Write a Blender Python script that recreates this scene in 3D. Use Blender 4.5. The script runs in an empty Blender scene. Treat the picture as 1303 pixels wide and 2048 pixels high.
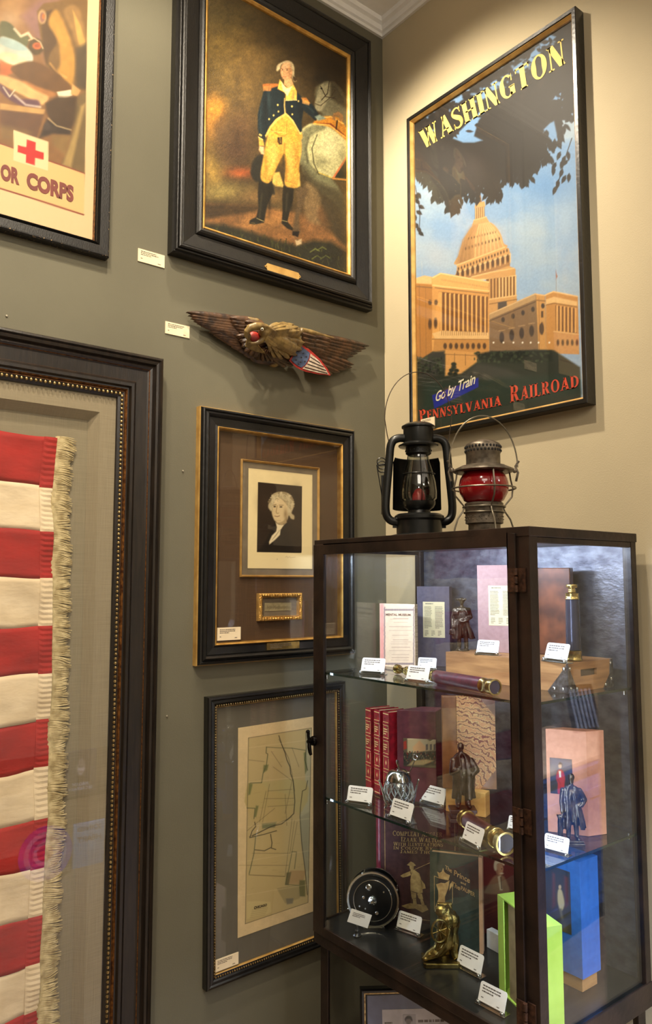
import bpy, bmesh, math, random
import numpy as np
from mathutils import Vector, Matrix
random.seed(7)
PI = math.pi
SC = bpy.context.scene
COL = SC.collection

# ------------------------------------------------------------------ camera
CAM = Vector((-1.85656, -1.99117, 1.6))
YAW, PIT, ROL, FPX = 0.671732, 0.0895296, 0.00113, 1516.306
cd_ = bpy.data.cameras.new('camera')
cam = bpy.data.objects.new('camera', cd_)
COL.objects.link(cam)
cam.location = CAM
cam.rotation_euler = (PI/2 + PIT, 0, -YAW)
cd_.sensor_fit = 'VERTICAL'
cd_.sensor_height = 36
cd_.sensor_width = 24
cd_.lens = FPX/2048*36
cd_.clip_start = 0.02
SC.camera = cam

# ------------------------------------------------------------------ world, exposure
w = bpy.data.worlds.new('world')
SC.world = w
w.use_nodes = True
w.node_tree.nodes['Background'].inputs[0].default_value = (1.0, .86, .7, 1)
w.node_tree.nodes['Background'].inputs[1].default_value = .05
SC.view_settings.view_transform = 'Standard'
SC.view_settings.look = 'None'
SC.view_settings.gamma = 1
SC.view_settings.use_curve_mapping = False
SC.view_settings.exposure = 0.08
try:
    SC.cycles.transparent_max_bounces = 40
    SC.cycles.max_bounces = 10
except Exception:
    pass

# ------------------------------------------------------------------ spotlights of the room, and added fill lights
WARM = (1.0, .86, .66)
def spot(name, loc, target, energy, size_deg, blend=.5, rad=.04, color=WARM):
    l = bpy.data.lights.new(name, 'SPOT')
    l.energy = energy; l.spot_size = math.radians(size_deg); l.spot_blend = blend
    l.shadow_soft_size = rad; l.color = color
    o = bpy.data.objects.new(name, l); COL.objects.link(o)
    o.location = loc
    o.rotation_euler = (Vector(target) - Vector(loc)).to_track_quat('-Z', 'Y').to_euler()
    return o
def area(name, loc, target, energy, sx, sy, color=WARM):
    l = bpy.data.lights.new(name, 'AREA')
    l.energy = energy; l.shape = 'RECTANGLE'; l.size = sx; l.size_y = sy; l.color = color
    o = bpy.data.objects.new(name, l); COL.objects.link(o)
    o.location = loc
    o.rotation_euler = (Vector(target) - Vector(loc)).to_track_quat('-Z', 'Y').to_euler()
    return o
spot('corner_spotlight', (-.85, -.37, 3.62), (0.0, -.38, 2.35), 125, 92, .75, .03)
spot('gallery_spotlight', (-1.28, -.86, 3.62), (-.55, 0, 2.35), 88, 92, .6, .03)
spot('poster_spotlight', (-1.75, -.95, 3.62), (-1.35, 0, 2.8), 52, 76, .6, .03)
spot('wall_washer', (-1.95, -1.55, 3.62), (-1.0, 0, 1.15), 150, 62, .8, .06)
area('overhead_fill', (-2.6, -3.0, 3.62), (-2.2, -2.6, 0), 40, 1.4, 1.4, (1, .9, .76))  # added soft fill from overhead, stands for no known fixture
for _x, _y in ((-3.4, -3.6), (-1.0, -3.9), (1.2, -3.4)):
    pl_ = bpy.data.lights.new('rear_fill', 'POINT'); pl_.energy = 32; pl_.color = (1, .93, .84); pl_.shadow_soft_size = .12  # added point fills behind the camera to lift the ceiling, not real pendants
    po_ = bpy.data.objects.new('rear_fill', pl_); COL.objects.link(po_); po_.location = (_x, _y, 3.1)

# ------------------------------------------------------------------ mesh helpers
def lin(c):
    if isinstance(c, (int, float)): c = (c, c, c)
    return tuple(((x/255/12.92) if x/255 <= .04045 else ((x/255+.055)/1.055)**2.4) for x in c)

class MB:
    """collects shapes, then links them as ONE mesh object"""
    def __init__(s): s.v = []; s.f = []; s.m = []; s.M = Matrix.Identity(4); s.mi = 0
    def _add(s, vs, fs, mi=None):
        b = len(s.v); s.v += [tuple(s.M @ Vector(v)) for v in vs]
        s.f += [tuple(b+i for i in f) for f in fs]; s.m += [s.mi if mi is None else mi]*len(fs)
        return s
    def box(s, x0, x1, y0, y1, z0, z1, mi=None):
        return s._add([(x0,y0,z0),(x1,y0,z0),(x1,y1,z0),(x0,y1,z0),(x0,y0,z1),(x1,y0,z1),(x1,y1,z1),(x0,y1,z1)],
            [(3,2,1,0),(4,5,6,7),(0,1,5,4),(1,2,6,5),(2,3,7,6),(3,0,4,7)], mi)
    def prism(s, poly, h0, h1, fn=None, mi=None):
        """poly in 2-D, extruded between h0 and h1; fn(a,b,h)->xyz"""
        fn = fn or (lambda a, b, h: (a, b, h)); n = len(poly)
        vs = [fn(a, b, h0) for a, b in poly] + [fn(a, b, h1) for a, b in poly]
        fs = [tuple(range(n))[::-1], tuple(range(n, 2*n))] + [(i, (i+1) % n, n+(i+1) % n, n+i) for i in range(n)]
        return s._add(vs, fs, mi)
    def lathe(s, prof, c=(0,0,0), seg=32, mi=None, axis=None, a0=0, a1=2*PI):
        full = abs(a1-a0-2*PI) < 1e-6; n = seg if full else seg+1
        R = Matrix.Identity(4)
        if axis is not None: R = Vector(axis).to_track_quat('Z', 'Y').to_matrix().to_4x4()
        c = Vector(c); vs = []
        for r, z in prof:
            for k in range(n):
                a = a0 + (a1-a0)*k/seg
                vs.append(c + R @ Vector((r*math.cos(a), r*math.sin(a), z)))
        fs = []
        for i in range(len(prof)-1):
            for k in range(seg):
                k2 = (k+1) % n
                fs.append((i*n+k, i*n+k2, (i+1)*n+k2, (i+1)*n+k))
        return s._add(vs, fs, mi)
    def tube(s, pts, r, seg=8, mi=None, closed=False, cap=True):
        pts = [Vector(p) for p in pts]; n = len(pts)
        rs = r if isinstance(r, (list, tuple)) else [r]*n
        vs = []; prev = None
        for i, p in enumerate(pts):
            a = pts[(i-1) % n] if (closed or i > 0) else p
            b = pts[(i+1) % n] if (closed or i < n-1) else p
            t = (b-a).normalized()
            if prev is None:
                u = t.orthogonal().normalized()
            else:
                u = (prev - t*prev.dot(t))
                u = u.normalized() if u.length > 1e-6 else t.orthogonal().normalized()
            prev = u; w_ = t.cross(u)
            for k in range(seg):
                an = 2*PI*k/seg
                vs.append(p + (u*math.cos(an) + w_*math.sin(an))*rs[i])
        fs = []
        for i in range(n if closed else n-1):
            j = (i+1) % n
            for k in range(seg):
                k2 = (k+1) % seg
                fs.append((i*seg+k, i*seg+k2, j*seg+k2, j*seg+k))
        if cap and not closed:
            fs.append(tuple(range(seg))[::-1]); fs.append(tuple(range((n-1)*seg, n*seg)))
        return s._add(vs, fs, mi)
    def ball(s, c, r, seg=12, mi=None, rot=None):
        rx, ry, rz = (r, r, r) if isinstance(r, (int, float)) else r
        R = rot or Matrix.Identity(3); c = Vector(c); vs = []; fs = []; h = max(4, seg//2)
        for i in range(h+1):
            th = PI*i/h
            for k in range(seg):
                a = 2*PI*k/seg
                vs.append(c + R @ Vector((rx*math.sin(th)*math.cos(a), ry*math.sin(th)*math.sin(a), rz*math.cos(th))))
        for i in range(h):
            for k in range(seg):
                k2 = (k+1) % seg
                fs.append((i*seg+k, (i+1)*seg+k, (i+1)*seg+k2, i*seg+k2))
        return s._add(vs, fs, mi)
    def build(s, name, mats, parent=None, smooth=False, world=False, bevel=0, label=None):
        me = bpy.data.meshes.new(name)
        vs = s.v
        if world and parent is not None:
            L = Vector(parent.location); vs = [tuple(Vector(v)-L) for v in vs]
        me.from_pydata(vs, [], s.f); me.update()
        if not isinstance(mats, (list, tuple)): mats = [mats]
        for m_ in mats: me.materials.append(m_)
        if len(mats) > 1: me.polygons.foreach_set('material_index', s.m)
        bm = bmesh.new(); bm.from_mesh(me)
        bmesh.ops.remove_doubles(bm, verts=bm.verts, dist=1e-6)
        bmesh.ops.recalc_face_normals(bm, faces=bm.faces); bm.to_mesh(me); bm.free()
        if smooth:
            me.polygons.foreach_set('use_smooth', [True]*len(me.polygons))
            try: me.set_sharp_from_angle(angle=math.radians(42))
            except Exception: pass
        o = bpy.data.objects.new(name, me); COL.objects.link(o)
        if parent is not None: o.parent = parent
        if bevel:
            b = o.modifiers.new('bevel', 'BEVEL'); b.width = bevel; b.segments = 2; b.limit_method = 'ANGLE'; b.angle_limit = math.radians(50)
        if label: o['label'] = label
        return o

def thing(name, label, cat, loc=(0,0,0), rz=0, group=None, rot=None):
    o = bpy.data.objects.new(name, None); COL.objects.link(o)
    o.empty_display_size = .02
    o.location = loc; o.rotation_euler = rot or (0, 0, rz)
    o['label'] = label; o['category'] = cat
    if group: o['group'] = group
    return o
def tag(o, label, cat, group=None):
    o['label'] = label; o['category'] = cat
    if group: o['group'] = group
    return o
def struct(o): o['kind'] = 'structure'; return o
def dup(root, loc, rz, label, group=None):
    r = root.copy(); COL.objects.link(r); r.location = loc; r.rotation_euler = (0, 0, rz)
    r['label'] = label
    if group: r['group'] = group
    for ch in list(root.children):
        c = ch.copy(); COL.objects.link(c); c.parent = r
        for g in list(ch.children):
            d = g.copy(); COL.objects.link(d); d.parent = c
    return r

# ------------------------------------------------------------------ materials
def mat(name, col, rough=.5, metal=0, col2=None, nscale=20, bump=0, bscale=60, spec=.5, coat=0, stretch=(1,1,1), sharp=(.35,.65), detail=6):
    m = bpy.data.materials.new(name); m.use_nodes = True
    nt = m.node_tree; p = nt.nodes['Principled BSDF']
    p.inputs['Base Color'].default_value = (*lin(col), 1)
    p.inputs['Roughness'].default_value = rough
    p.inputs['Metallic'].default_value = metal
    p.inputs['Specular IOR Level'].default_value = spec
    if coat: p.inputs['Coat Weight'].default_value = coat; p.inputs['Coat Roughness'].default_value = .15
    tc = nt.nodes.new('ShaderNodeTexCoord'); mp = nt.nodes.new('ShaderNodeMapping')
    mp.inputs['Scale'].default_value = stretch
    nt.links.new(tc.outputs['Object'], mp.inputs['Vector'])
    if col2 is None: col2 = tuple(x*.88 for x in (col if not isinstance(col, (int,float)) else (col,)*3))
    n = nt.nodes.new('ShaderNodeTexNoise'); n.inputs['Scale'].default_value = nscale; n.inputs['Detail'].default_value = detail
    nt.links.new(mp.outputs[0], n.inputs['Vector'])
    r = nt.nodes.new('ShaderNodeValToRGB')
    r.color_ramp.elements[0].position = sharp[0]; r.color_ramp.elements[0].color = (*lin(col2), 1)
    r.color_ramp.elements[1].position = sharp[1]; r.color_ramp.elements[1].color = (*lin(col), 1)
    nt.links.new(n.outputs['Fac'], r.inputs[0]); nt.links.new(r.outputs[0], p.inputs['Base Color'])
    if bump:
        n2 = nt.nodes.new('ShaderNodeTexNoise'); n2.inputs['Scale'].default_value = bscale; n2.inputs['Detail'].default_value = 4
        nt.links.new(mp.outputs[0], n2.inputs['Vector'])
        b = nt.nodes.new('ShaderNodeBump'); b.inputs['Strength'].default_value = bump; b.inputs['Distance'].default_value = .004
        nt.links.new(n2.outputs['Fac'], b.inputs['Height']); nt.links.new(b.outputs[0], p.inputs['Normal'])
    return m

def weave(name, col, col2, scale=900, rough=.9):
    """woven cloth: two crossed wave textures"""
    m = bpy.data.materials.new(name); m.use_nodes = True
    nt = m.node_tree; p = nt.nodes['Principled BSDF']; p.inputs['Roughness'].default_value = rough
    tc = nt.nodes.new('ShaderNodeTexCoord')
    outs = []
    for sc in ((9, 3, 700), (700, 3, 9)):
        mp = nt.nodes.new('ShaderNodeMapping'); mp.inputs['Scale'].default_value = sc
        n = nt.nodes.new('ShaderNodeTexNoise'); n.inputs['Scale'].default_value = scale/700; n.inputs['Detail'].default_value = 3
        nt.links.new(tc.outputs['Object'], mp.inputs[0]); nt.links.new(mp.outputs[0], n.inputs['Vector']); outs.append(n)
    a = nt.nodes.new('ShaderNodeMath'); a.operation = 'ADD'
    nt.links.new(outs[0].outputs['Fac'], a.inputs[0]); nt.links.new(outs[1].outputs['Fac'], a.inputs[1])
    r = nt.nodes.new('ShaderNodeValToRGB'); r.color_ramp.elements[0].position = .35; r.color_ramp.elements[1].position = .65
    h = nt.nodes.new('ShaderNodeMath'); h.operation = 'MULTIPLY'; h.inputs[1].default_value = .5
    nt.links.new(a.outputs[0], h.inputs[0]); nt.links.new(h.outputs[0], r.inputs[0])
    r.color_ramp.elements[0].color = (*lin(col2), 1); r.color_ramp.elements[1].color = (*lin(col), 1)
    nt.links.new(r.outputs[0], p.inputs['Base Color'])
    return m

def glassmat(name, tint=(1,1,1), r0=.045, rough=0.0, dens=1.0):
    """thin pane: clear transmission plus an angle-dependent mirror (Schlick)"""
    m = bpy.data.materials.new(name); m.use_nodes = True
    nt = m.node_tree; nt.nodes.clear(); L = nt.links.new; N = nt.nodes.new
    out = N('ShaderNodeOutputMaterial'); tr = N('ShaderNodeBsdfTransparent'); gl = N('ShaderNodeBsdfGlossy'); mx = N('ShaderNodeMixShader')
    tr.inputs[0].default_value = (*tint, 1); gl.inputs['Roughness'].default_value = rough
    ge = N('ShaderNodeNewGeometry'); dt = N('ShaderNodeVectorMath'); dt.operation = 'DOT_PRODUCT'
    L(ge.outputs['Normal'], dt.inputs[0]); L(ge.outputs['Incoming'], dt.inputs[1])
    ab = N('ShaderNodeMath'); ab.operation = 'ABSOLUTE'; L(dt.outputs['Value'], ab.inputs[0])
    su = N('ShaderNodeMath'); su.operation = 'SUBTRACT'; su.inputs[0].default_value = 1; L(ab.outputs[0], su.inputs[1])
    pw = N('ShaderNodeMath'); pw.operation = 'POWER'; pw.inputs[1].default_value = 5; L(su.outputs[0], pw.inputs[0])
    ma = N('ShaderNodeMath'); ma.operation = 'MULTIPLY_ADD'; ma.inputs[1].default_value = 1-r0; ma.inputs[2].default_value = r0; L(pw.outputs[0], ma.inputs[0])
    L(ma.outputs[0], mx.inputs[0]); L(tr.outputs[0], mx.inputs[1]); L(gl.outputs[0], mx.inputs[2]); L(mx.outputs[0], out.inputs[0])
    return m

def emit(name, col, st):
    m = bpy.data.materials.new(name); m.use_nodes = True
    nt = m.node_tree; p = nt.nodes['Principled BSDF']
    p.inputs['Base Color'].default_value = (*lin(col), 1)
    p.inputs['Emission Color'].default_value = (*lin(col), 1); p.inputs['Emission Strength'].default_value = st
    return m

def printmat(name, rough=.55, bump=0, bscale=300, spec=.3):
    """colours of a print or painting, read from the mesh's colour attribute"""
    m = bpy.data.materials.new(name); m.use_nodes = True
    nt = m.node_tree; p = nt.nodes['Principled BSDF']; p.inputs['Roughness'].default_value = rough
    p.inputs['Specular IOR Level'].default_value = spec
    a = nt.nodes.new('ShaderNodeAttribute'); a.attribute_name = 'Col'
    nt.links.new(a.outputs['Color'], p.inputs['Base Color'])
    if bump:
        tc = nt.nodes.new('ShaderNodeTexCoord')
        n2 = nt.nodes.new('ShaderNodeTexNoise'); n2.inputs['Scale'].default_value = bscale; n2.inputs['Detail'].default_value = 5
        nt.links.new(tc.outputs['Object'], n2.inputs['Vector'])
        b = nt.nodes.new('ShaderNodeBump'); b.inputs['Strength'].default_value = bump; b.inputs['Distance'].default_value = .002
        nt.links.new(n2.outputs['Fac'], b.inputs['Height']); nt.links.new(b.outputs[0], p.inputs['Normal'])
    return m

M = {}
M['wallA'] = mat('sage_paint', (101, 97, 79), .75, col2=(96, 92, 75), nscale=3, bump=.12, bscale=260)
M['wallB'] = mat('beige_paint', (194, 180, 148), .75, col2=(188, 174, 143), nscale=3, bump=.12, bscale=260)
M['ceil'] = mat('ceiling_white', (244, 242, 238), .8, col2=(238, 236, 231))
M['floor'] = mat('floor_wood', (152, 128, 100), .5, col2=(128, 104, 78), nscale=6, stretch=(1, 12, 1))
M['black'] = mat('black_lacquer', (22, 20, 18), .32, col2=(14, 13, 12), nscale=30, bump=.15, bscale=90, coat=.2)
M['blackwood'] = mat('black_wood', (25, 23, 20), .42, col2=(17, 15, 13), nscale=30, bump=.2, bscale=120, stretch=(4,4,1))
M['worn'] = mat('worn_black', (26, 24, 22), .5, col2=(150, 125, 90), nscale=160, sharp=(.33,.37), bump=.3, bscale=200)
M['umber'] = mat('umber_wood', (36, 28, 21), .33, col2=(20, 15, 11), nscale=18, stretch=(6,6,.6), bump=.1)
M['gold'] = mat('gold_leaf', (204, 162, 88), .5, .85, col2=(170, 126, 62), nscale=30)
M['goldpaint'] = mat('gold_paint', (206, 166, 96), .5, .4, col2=(180, 138, 72), nscale=25)
M['rubbed'] = mat('rubbed_gold', (140, 92, 44), .45, .5, col2=(70, 38, 20), nscale=120)
M['bead'] = mat('silver_gilt_bead', (196, 172, 120), .3, .9, col2=(130, 105, 66), nscale=120)
M['brass'] = mat('brass', (196, 172, 108), .27, 1, col2=(140, 118, 66), nscale=40)
M['oldbrass'] = mat('aged_brass', (150, 128, 70), .33, 1, col2=(84, 70, 34), nscale=50, bump=.2, bscale=120)
M['card'] = mat('card_stock', (232, 214, 180), .7, col2=(226, 207, 172))
M['cardw'] = mat('white_card', (240, 234, 224), .7, col2=(234, 228, 216))
M['ink'] = mat('grey_ink', (96, 84, 74), .8)
M['paper'] = mat('cream_paper', (226, 208, 160), .8, col2=(220, 200, 150), nscale=8)
M['glass'] = glassmat('picture_glass', r0=.035)
M['cabglass'] = glassmat('cabinet_glass', tint=(.985,.995,.99), r0=.05)
M['print'] = printmat('printed_sheet')
M['oil'] = printmat('oil_paint', .42, .5, 420, .5)
M['linen'] = weave('grey_linen', (150, 138, 112), (128, 117, 94))
M['linenback'] = weave('grey_linen_back', (140, 130, 106), (122, 113, 90))
M['steel'] = mat('chrome', (210, 208, 200), .15, 1, col2=(180, 178, 170))

# ------------------------------------------------------------------ image rays -> points on the surfaces of the room
_fw = Vector((math.sin(YAW)*math.cos(PIT), math.cos(YAW)*math.cos(PIT), math.sin(PIT)))
_r = Vector((math.cos(YAW), -math.sin(YAW), 0)); _u = _r.cross(_fw)
def ray(x, y): return _r*((x-651.5)/FPX) - _u*((y-1024)/FPX) + _fw
def on(x, y, ax, v):
    d = ray(x, y); t = (v-CAM[ax])/d[ax]; return CAM + d*t
def zat(p, y):
    """height above point p (x,y) that is seen on image row y"""
    lo, hi = -1.0, 5.0
    for _ in range(40):
        mid = (lo+hi)/2; q = Vector((p[0], p[1], mid)) - CAM
        yy = 1024 - FPX*q.dot(_u)/q.dot(_fw)
        if yy > y: lo = mid
        else: hi = mid
    return (lo+hi)/2
class Plane:
    def __init__(s, o, a, b): s.o = Vector(o); s.a = Vector(a).normalized(); s.b = Vector(b).normalized(); s.n = s.a.cross(s.b).normalized()
    def at(s, u, v, n=0): return s.o + s.a*u + s.b*v + s.n*n
    def px(s, x, y, n=0):
        d = ray(x, y); o = s.o + s.n*n; t = (o-CAM).dot(s.n)/d.dot(s.n); q = CAM + d*t - s.o
        return (q.dot(s.a), q.dot(s.b))
PA_ = Plane((0,0,0), (1,0,0), (0,0,1))       # left wall, normal -y
PB_ = Plane((0,0,0), (0,-1,0), (0,0,1))      # right wall, normal -x
def pixels(P, U, V, n):
    """numpy: plane coordinates -> image coordinates"""
    X = P.o[0]+P.a[0]*U+P.b[0]*V+P.n[0]*n-CAM[0]; Y = P.o[1]+P.a[1]*U+P.b[1]*V+P.n[1]*n-CAM[1]; Z = P.o[2]+P.a[2]*U+P.b[2]*V+P.n[2]*n-CAM[2]
    d = X*_fw[0]+Y*_fw[1]+Z*_fw[2]
    return 651.5+FPX*(X*_r[0]+Y*_r[1]+Z*_r[2])/d, 1024-FPX*(X*_u[0]+Y*_u[1]+Z*_u[2])/d

# ------------------------------------------------------------------ printed pictures: colours laid on a fine grid
def vnoise(X, Y, sc, seed=0, oct=4):
    out = np.zeros_like(X); amp = 1; tot = 0
    for o in range(oct):
        rng = np.random.RandomState(seed+o*17); T = rng.rand(64, 64)
        x = X/sc*(2**o)+100; y = Y/sc*(2**o)+100
        xi = np.floor(x).astype(int); yi = np.floor(y).astype(int); fx = x-xi; fy = y-yi
        fx = fx*fx*(3-2*fx); fy = fy*fy*(3-2*fy)
        g = lambda a, b: T[a % 64, b % 64]
        out += amp*((g(xi,yi)*(1-fx)+g(xi+1,yi)*fx)*(1-fy)+(g(xi,yi+1)*(1-fx)+g(xi+1,yi+1)*fx)*fy)
        tot += amp; amp *= .5
    return out/tot
class Cv:
    def __init__(s, X, Y, base): s.X = X; s.Y = Y; s.c = np.tile(np.array(base, float), (len(X), 1)); s.jit = None
    def mix(s, mask, col):
        mask = np.clip(mask, 0, 1)[:, None]; s.c = s.c*(1-mask) + np.array(col, float)*mask
    def sel(s, x0, x1, y0, y1): return np.nonzero((s.X > x0) & (s.X < x1) & (s.Y > y0) & (s.Y < y1))[0]
    def put(s, idx, mask, col):
        mask = np.clip(mask, 0, 1)[:, None]; s.c[idx] = s.c[idx]*(1-mask) + np.array(col, float)*mask
    def _pd(s, idx, pts, closed=True):
        x = s.X[idx]; y = s.Y[idx]; d = np.full(len(x), 1e9); ins = np.zeros(len(x), bool)
        n = len(pts)
        for i in range(n if closed else n-1):
            ax, ay = pts[i]; bx, by = pts[(i+1) % n]; ex, ey = bx-ax, by-ay; l2 = ex*ex+ey*ey+1e-9
            t = np.clip(((x-ax)*ex+(y-ay)*ey)/l2, 0, 1)
            d = np.minimum(d, (x-ax-t*ex)**2+(y-ay-t*ey)**2)
            if closed:
                cr = ((ay > y) != (by > y)); xs = ax+(y-ay)*ex/(ey if abs(ey) > 1e-9 else 1e-9); ins ^= cr & (x < xs)
        return np.sqrt(d), ins
    def poly(s, pts, col, soft=2, a=1, smooth=False):
        if smooth: pts = spline(pts)
        xs = [p[0] for p in pts]; ys = [p[1] for p in pts]
        idx = s.sel(min(xs)-soft, max(xs)+soft, min(ys)-soft, max(ys)+soft)
        if not len(idx): return
        d, ins = s._pd(idx, pts); sd = np.where(ins, d, -d)
        s.put(idx, a*(sd/soft*.5+.5).clip(0, 1), col)
    def ell(s, cx, cy, rx, ry, col, soft=2, ang=0, a=1):
        R = max(rx, ry)+soft; idx = s.sel(cx-R, cx+R, cy-R, cy+R)
        if not len(idx): return
        x = s.X[idx]-cx; y = s.Y[idx]-cy; c_, s_ = math.cos(ang), math.sin(ang)
        u = (x*c_+y*s_)/rx; v = (-x*s_+y*c_)/ry; rr = np.sqrt(u*u+v*v); sd = (1-rr)*min(rx, ry)
        s.put(idx, a*(sd/soft*.5+.5).clip(0, 1), col)
    def line(s, pts, w_, col, soft=1.5, a=1, smooth=False):
        if smooth: pts = spline(pts, False)
        xs = [p[0] for p in pts]; ys = [p[1] for p in pts]; m_ = w_+soft
        idx = s.sel(min(xs)-m_, max(xs)+m_, min(ys)-m_, max(ys)+m_)
        if not len(idx): return
        d, _ = s._pd(idx, pts, False); s.put(idx, a*((w_/2-d)/soft*.5+.5).clip(0, 1), col)
    def glow(s, cx, cy, rx, ry, col, a=1):
        q = ((s.X-cx)/rx)**2+((s.Y-cy)/ry)**2; s.mix(a*np.exp(-q*1.5), col)
    def grain(s, sc, amt, seed=0, oct=4, sx=1):
        s.c *= (1+amt*(vnoise(s.X*sx, s.Y, sc, seed, oct)-.5)*2)[:, None]
def spline(pts, closed=True, k=6):
    n = len(pts); out = []
    for i in range(n if closed else n-1):
        g = lambda j: pts[j % n] if closed else pts[min(max(j, 0), n-1)]
        p0, p1, p2, p3 = g(i-1), g(i), g(i+1), g(i+2)
        for q in range(k):
            t = q/k
            out.append(tuple(.5*((2*p1[a])+(-p0[a]+p2[a])*t+(2*p0[a]-5*p1[a]+4*p2[a]-p3[a])*t*t+(-p0[a]+3*p1[a]-3*p2[a]+p3[a])*t**3) for a in (0, 1)))
    if not closed: out.append(pts[-1])
    return out
def picture(name, P, u0, u1, v0, v1, n, step, off, sc, paint, base, m_, parent=None, world=True, gain=1.0, thick=.0012):
    """a printed or painted sheet; paint(canvas) works in the coordinates of the picture's own view"""
    nu = max(2, int((u1-u0)/step)); nv = max(2, int((v1-v0)/step))
    U, V = np.meshgrid(np.linspace(u0, u1, nu+1), np.linspace(v0, v1, nv+1)); U = U.ravel(); V = V.ravel()
    X, Y = pixels(P, U, V, n)
    cv = Cv((X-off[0])*sc, (Y-off[1])*sc, base); paint(cv)
    c = np.clip(cv.c, 0, 255)/255; c = np.where(c <= .04045, c/12.92, ((c+.055)/1.055)**2.4)*gain
    O = P.o+P.n*n - (Vector(parent.location) if (world and parent is not None) else Vector((0,0,0)))
    co = np.stack([O[k]+P.a[k]*U+P.b[k]*V for k in range(3)], 1)
    i = np.arange(nv)[:, None]*(nu+1)+np.arange(nu)[None, :]
    F = np.stack([i, i+1, i+nu+2, i+nu+1], -1).reshape(-1, 4)
    # turned edge of the sheet
    back = [tuple(O+P.a*a+P.b*b-P.n*thick) for a, b in ((u0,v0),(u1,v0),(u1,v1),(u0,v1))]
    nb = len(co); co = np.concatenate([co, np.array(back)])
    k0, k1, k2, k3 = 0, nu, (nu+1)*(nv+1)-1, (nu+1)*nv
    faces = F.tolist()+[[nb+3, nb+2, nb+1, nb], [nb, nb+1, k1, k0], [nb+1, nb+2, k2, k1], [nb+2, nb+3, k3, k2], [nb+3, nb, k0, k3]]
    me = bpy.data.meshes.new(name); me.from_pydata(co.tolist(), [], faces); me.update()
    at = me.color_attributes.new('Col', 'FLOAT_COLOR', 'POINT')
    cc = np.ones((len(co), 4)); cc[:len(c), :3] = c; cc[len(c):, :3] = c.mean(0); at.data.foreach_set('color', cc.ravel())
    me.materials.append(m_)
    o = bpy.data.objects.new(name, me); COL.objects.link(o)
    if parent is not None: o.parent = parent
    return o

# ------------------------------------------------------------------ lettering
_tc = {}
def text_shape(s, bold=0, shear=0, space=1):
    key = (s, bold, shear, space)
    if key in _tc: return _tc[key]
    cu = bpy.data.curves.new('t', 'FONT'); cu.body = s; cu.offset = bold; cu.shear = shear; cu.space_character = space; cu.resolution_u = 4
    o = bpy.data.objects.new('t', cu); COL.objects.link(o)
    dg = bpy.context.evaluated_depsgraph_get(); me = bpy.data.meshes.new_from_object(o.evaluated_get(dg))
    vs = np.array([v.co[:2] for v in me.vertices]); fs = [tuple(p.vertices) for p in me.polygons]
    bpy.data.objects.remove(o); bpy.data.curves.remove(cu); bpy.data.meshes.remove(me)
    lo = vs.min(0); hi = vs.max(0); vs = (vs-lo)/(hi-lo); _tc[key] = (vs, fs); return _tc[key]
# serif letters drawn from strokes: x 0..w, y 0..1
def _st(a, b, w1, w2=None, vert=True):
    w2 = w1 if w2 is None else w2
    if vert: return [(a[0]-w1/2, a[1]), (a[0]+w1/2, a[1]), (b[0]+w2/2, b[1]), (b[0]-w2/2, b[1])]
    return [(a[0], a[1]-w1/2), (b[0], b[1]-w2/2), (b[0], b[1]+w2/2), (a[0], a[1]+w1/2)]
def _arc(cx, cy, rx, ry, a0, a1, thick, thin, n=18):
    """ring segment, thick at the sides and thin at top and bottom; list of quads"""
    out = []; P = []
    for i in range(n+1):
        a = a0+(a1-a0)*i/n; w_ = thin+(thick-thin)*abs(math.cos(a))**1.5
        P.append(((cx+rx*math.cos(a), cy+ry*math.sin(a)), (cx+(rx-w_)*math.cos(a), cy+(ry-min(w_, thin*1.6))*math.sin(a))))
    for i in range(n): out.append([P[i][0], P[i+1][0], P[i+1][1], P[i][1]])
    return out
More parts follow.
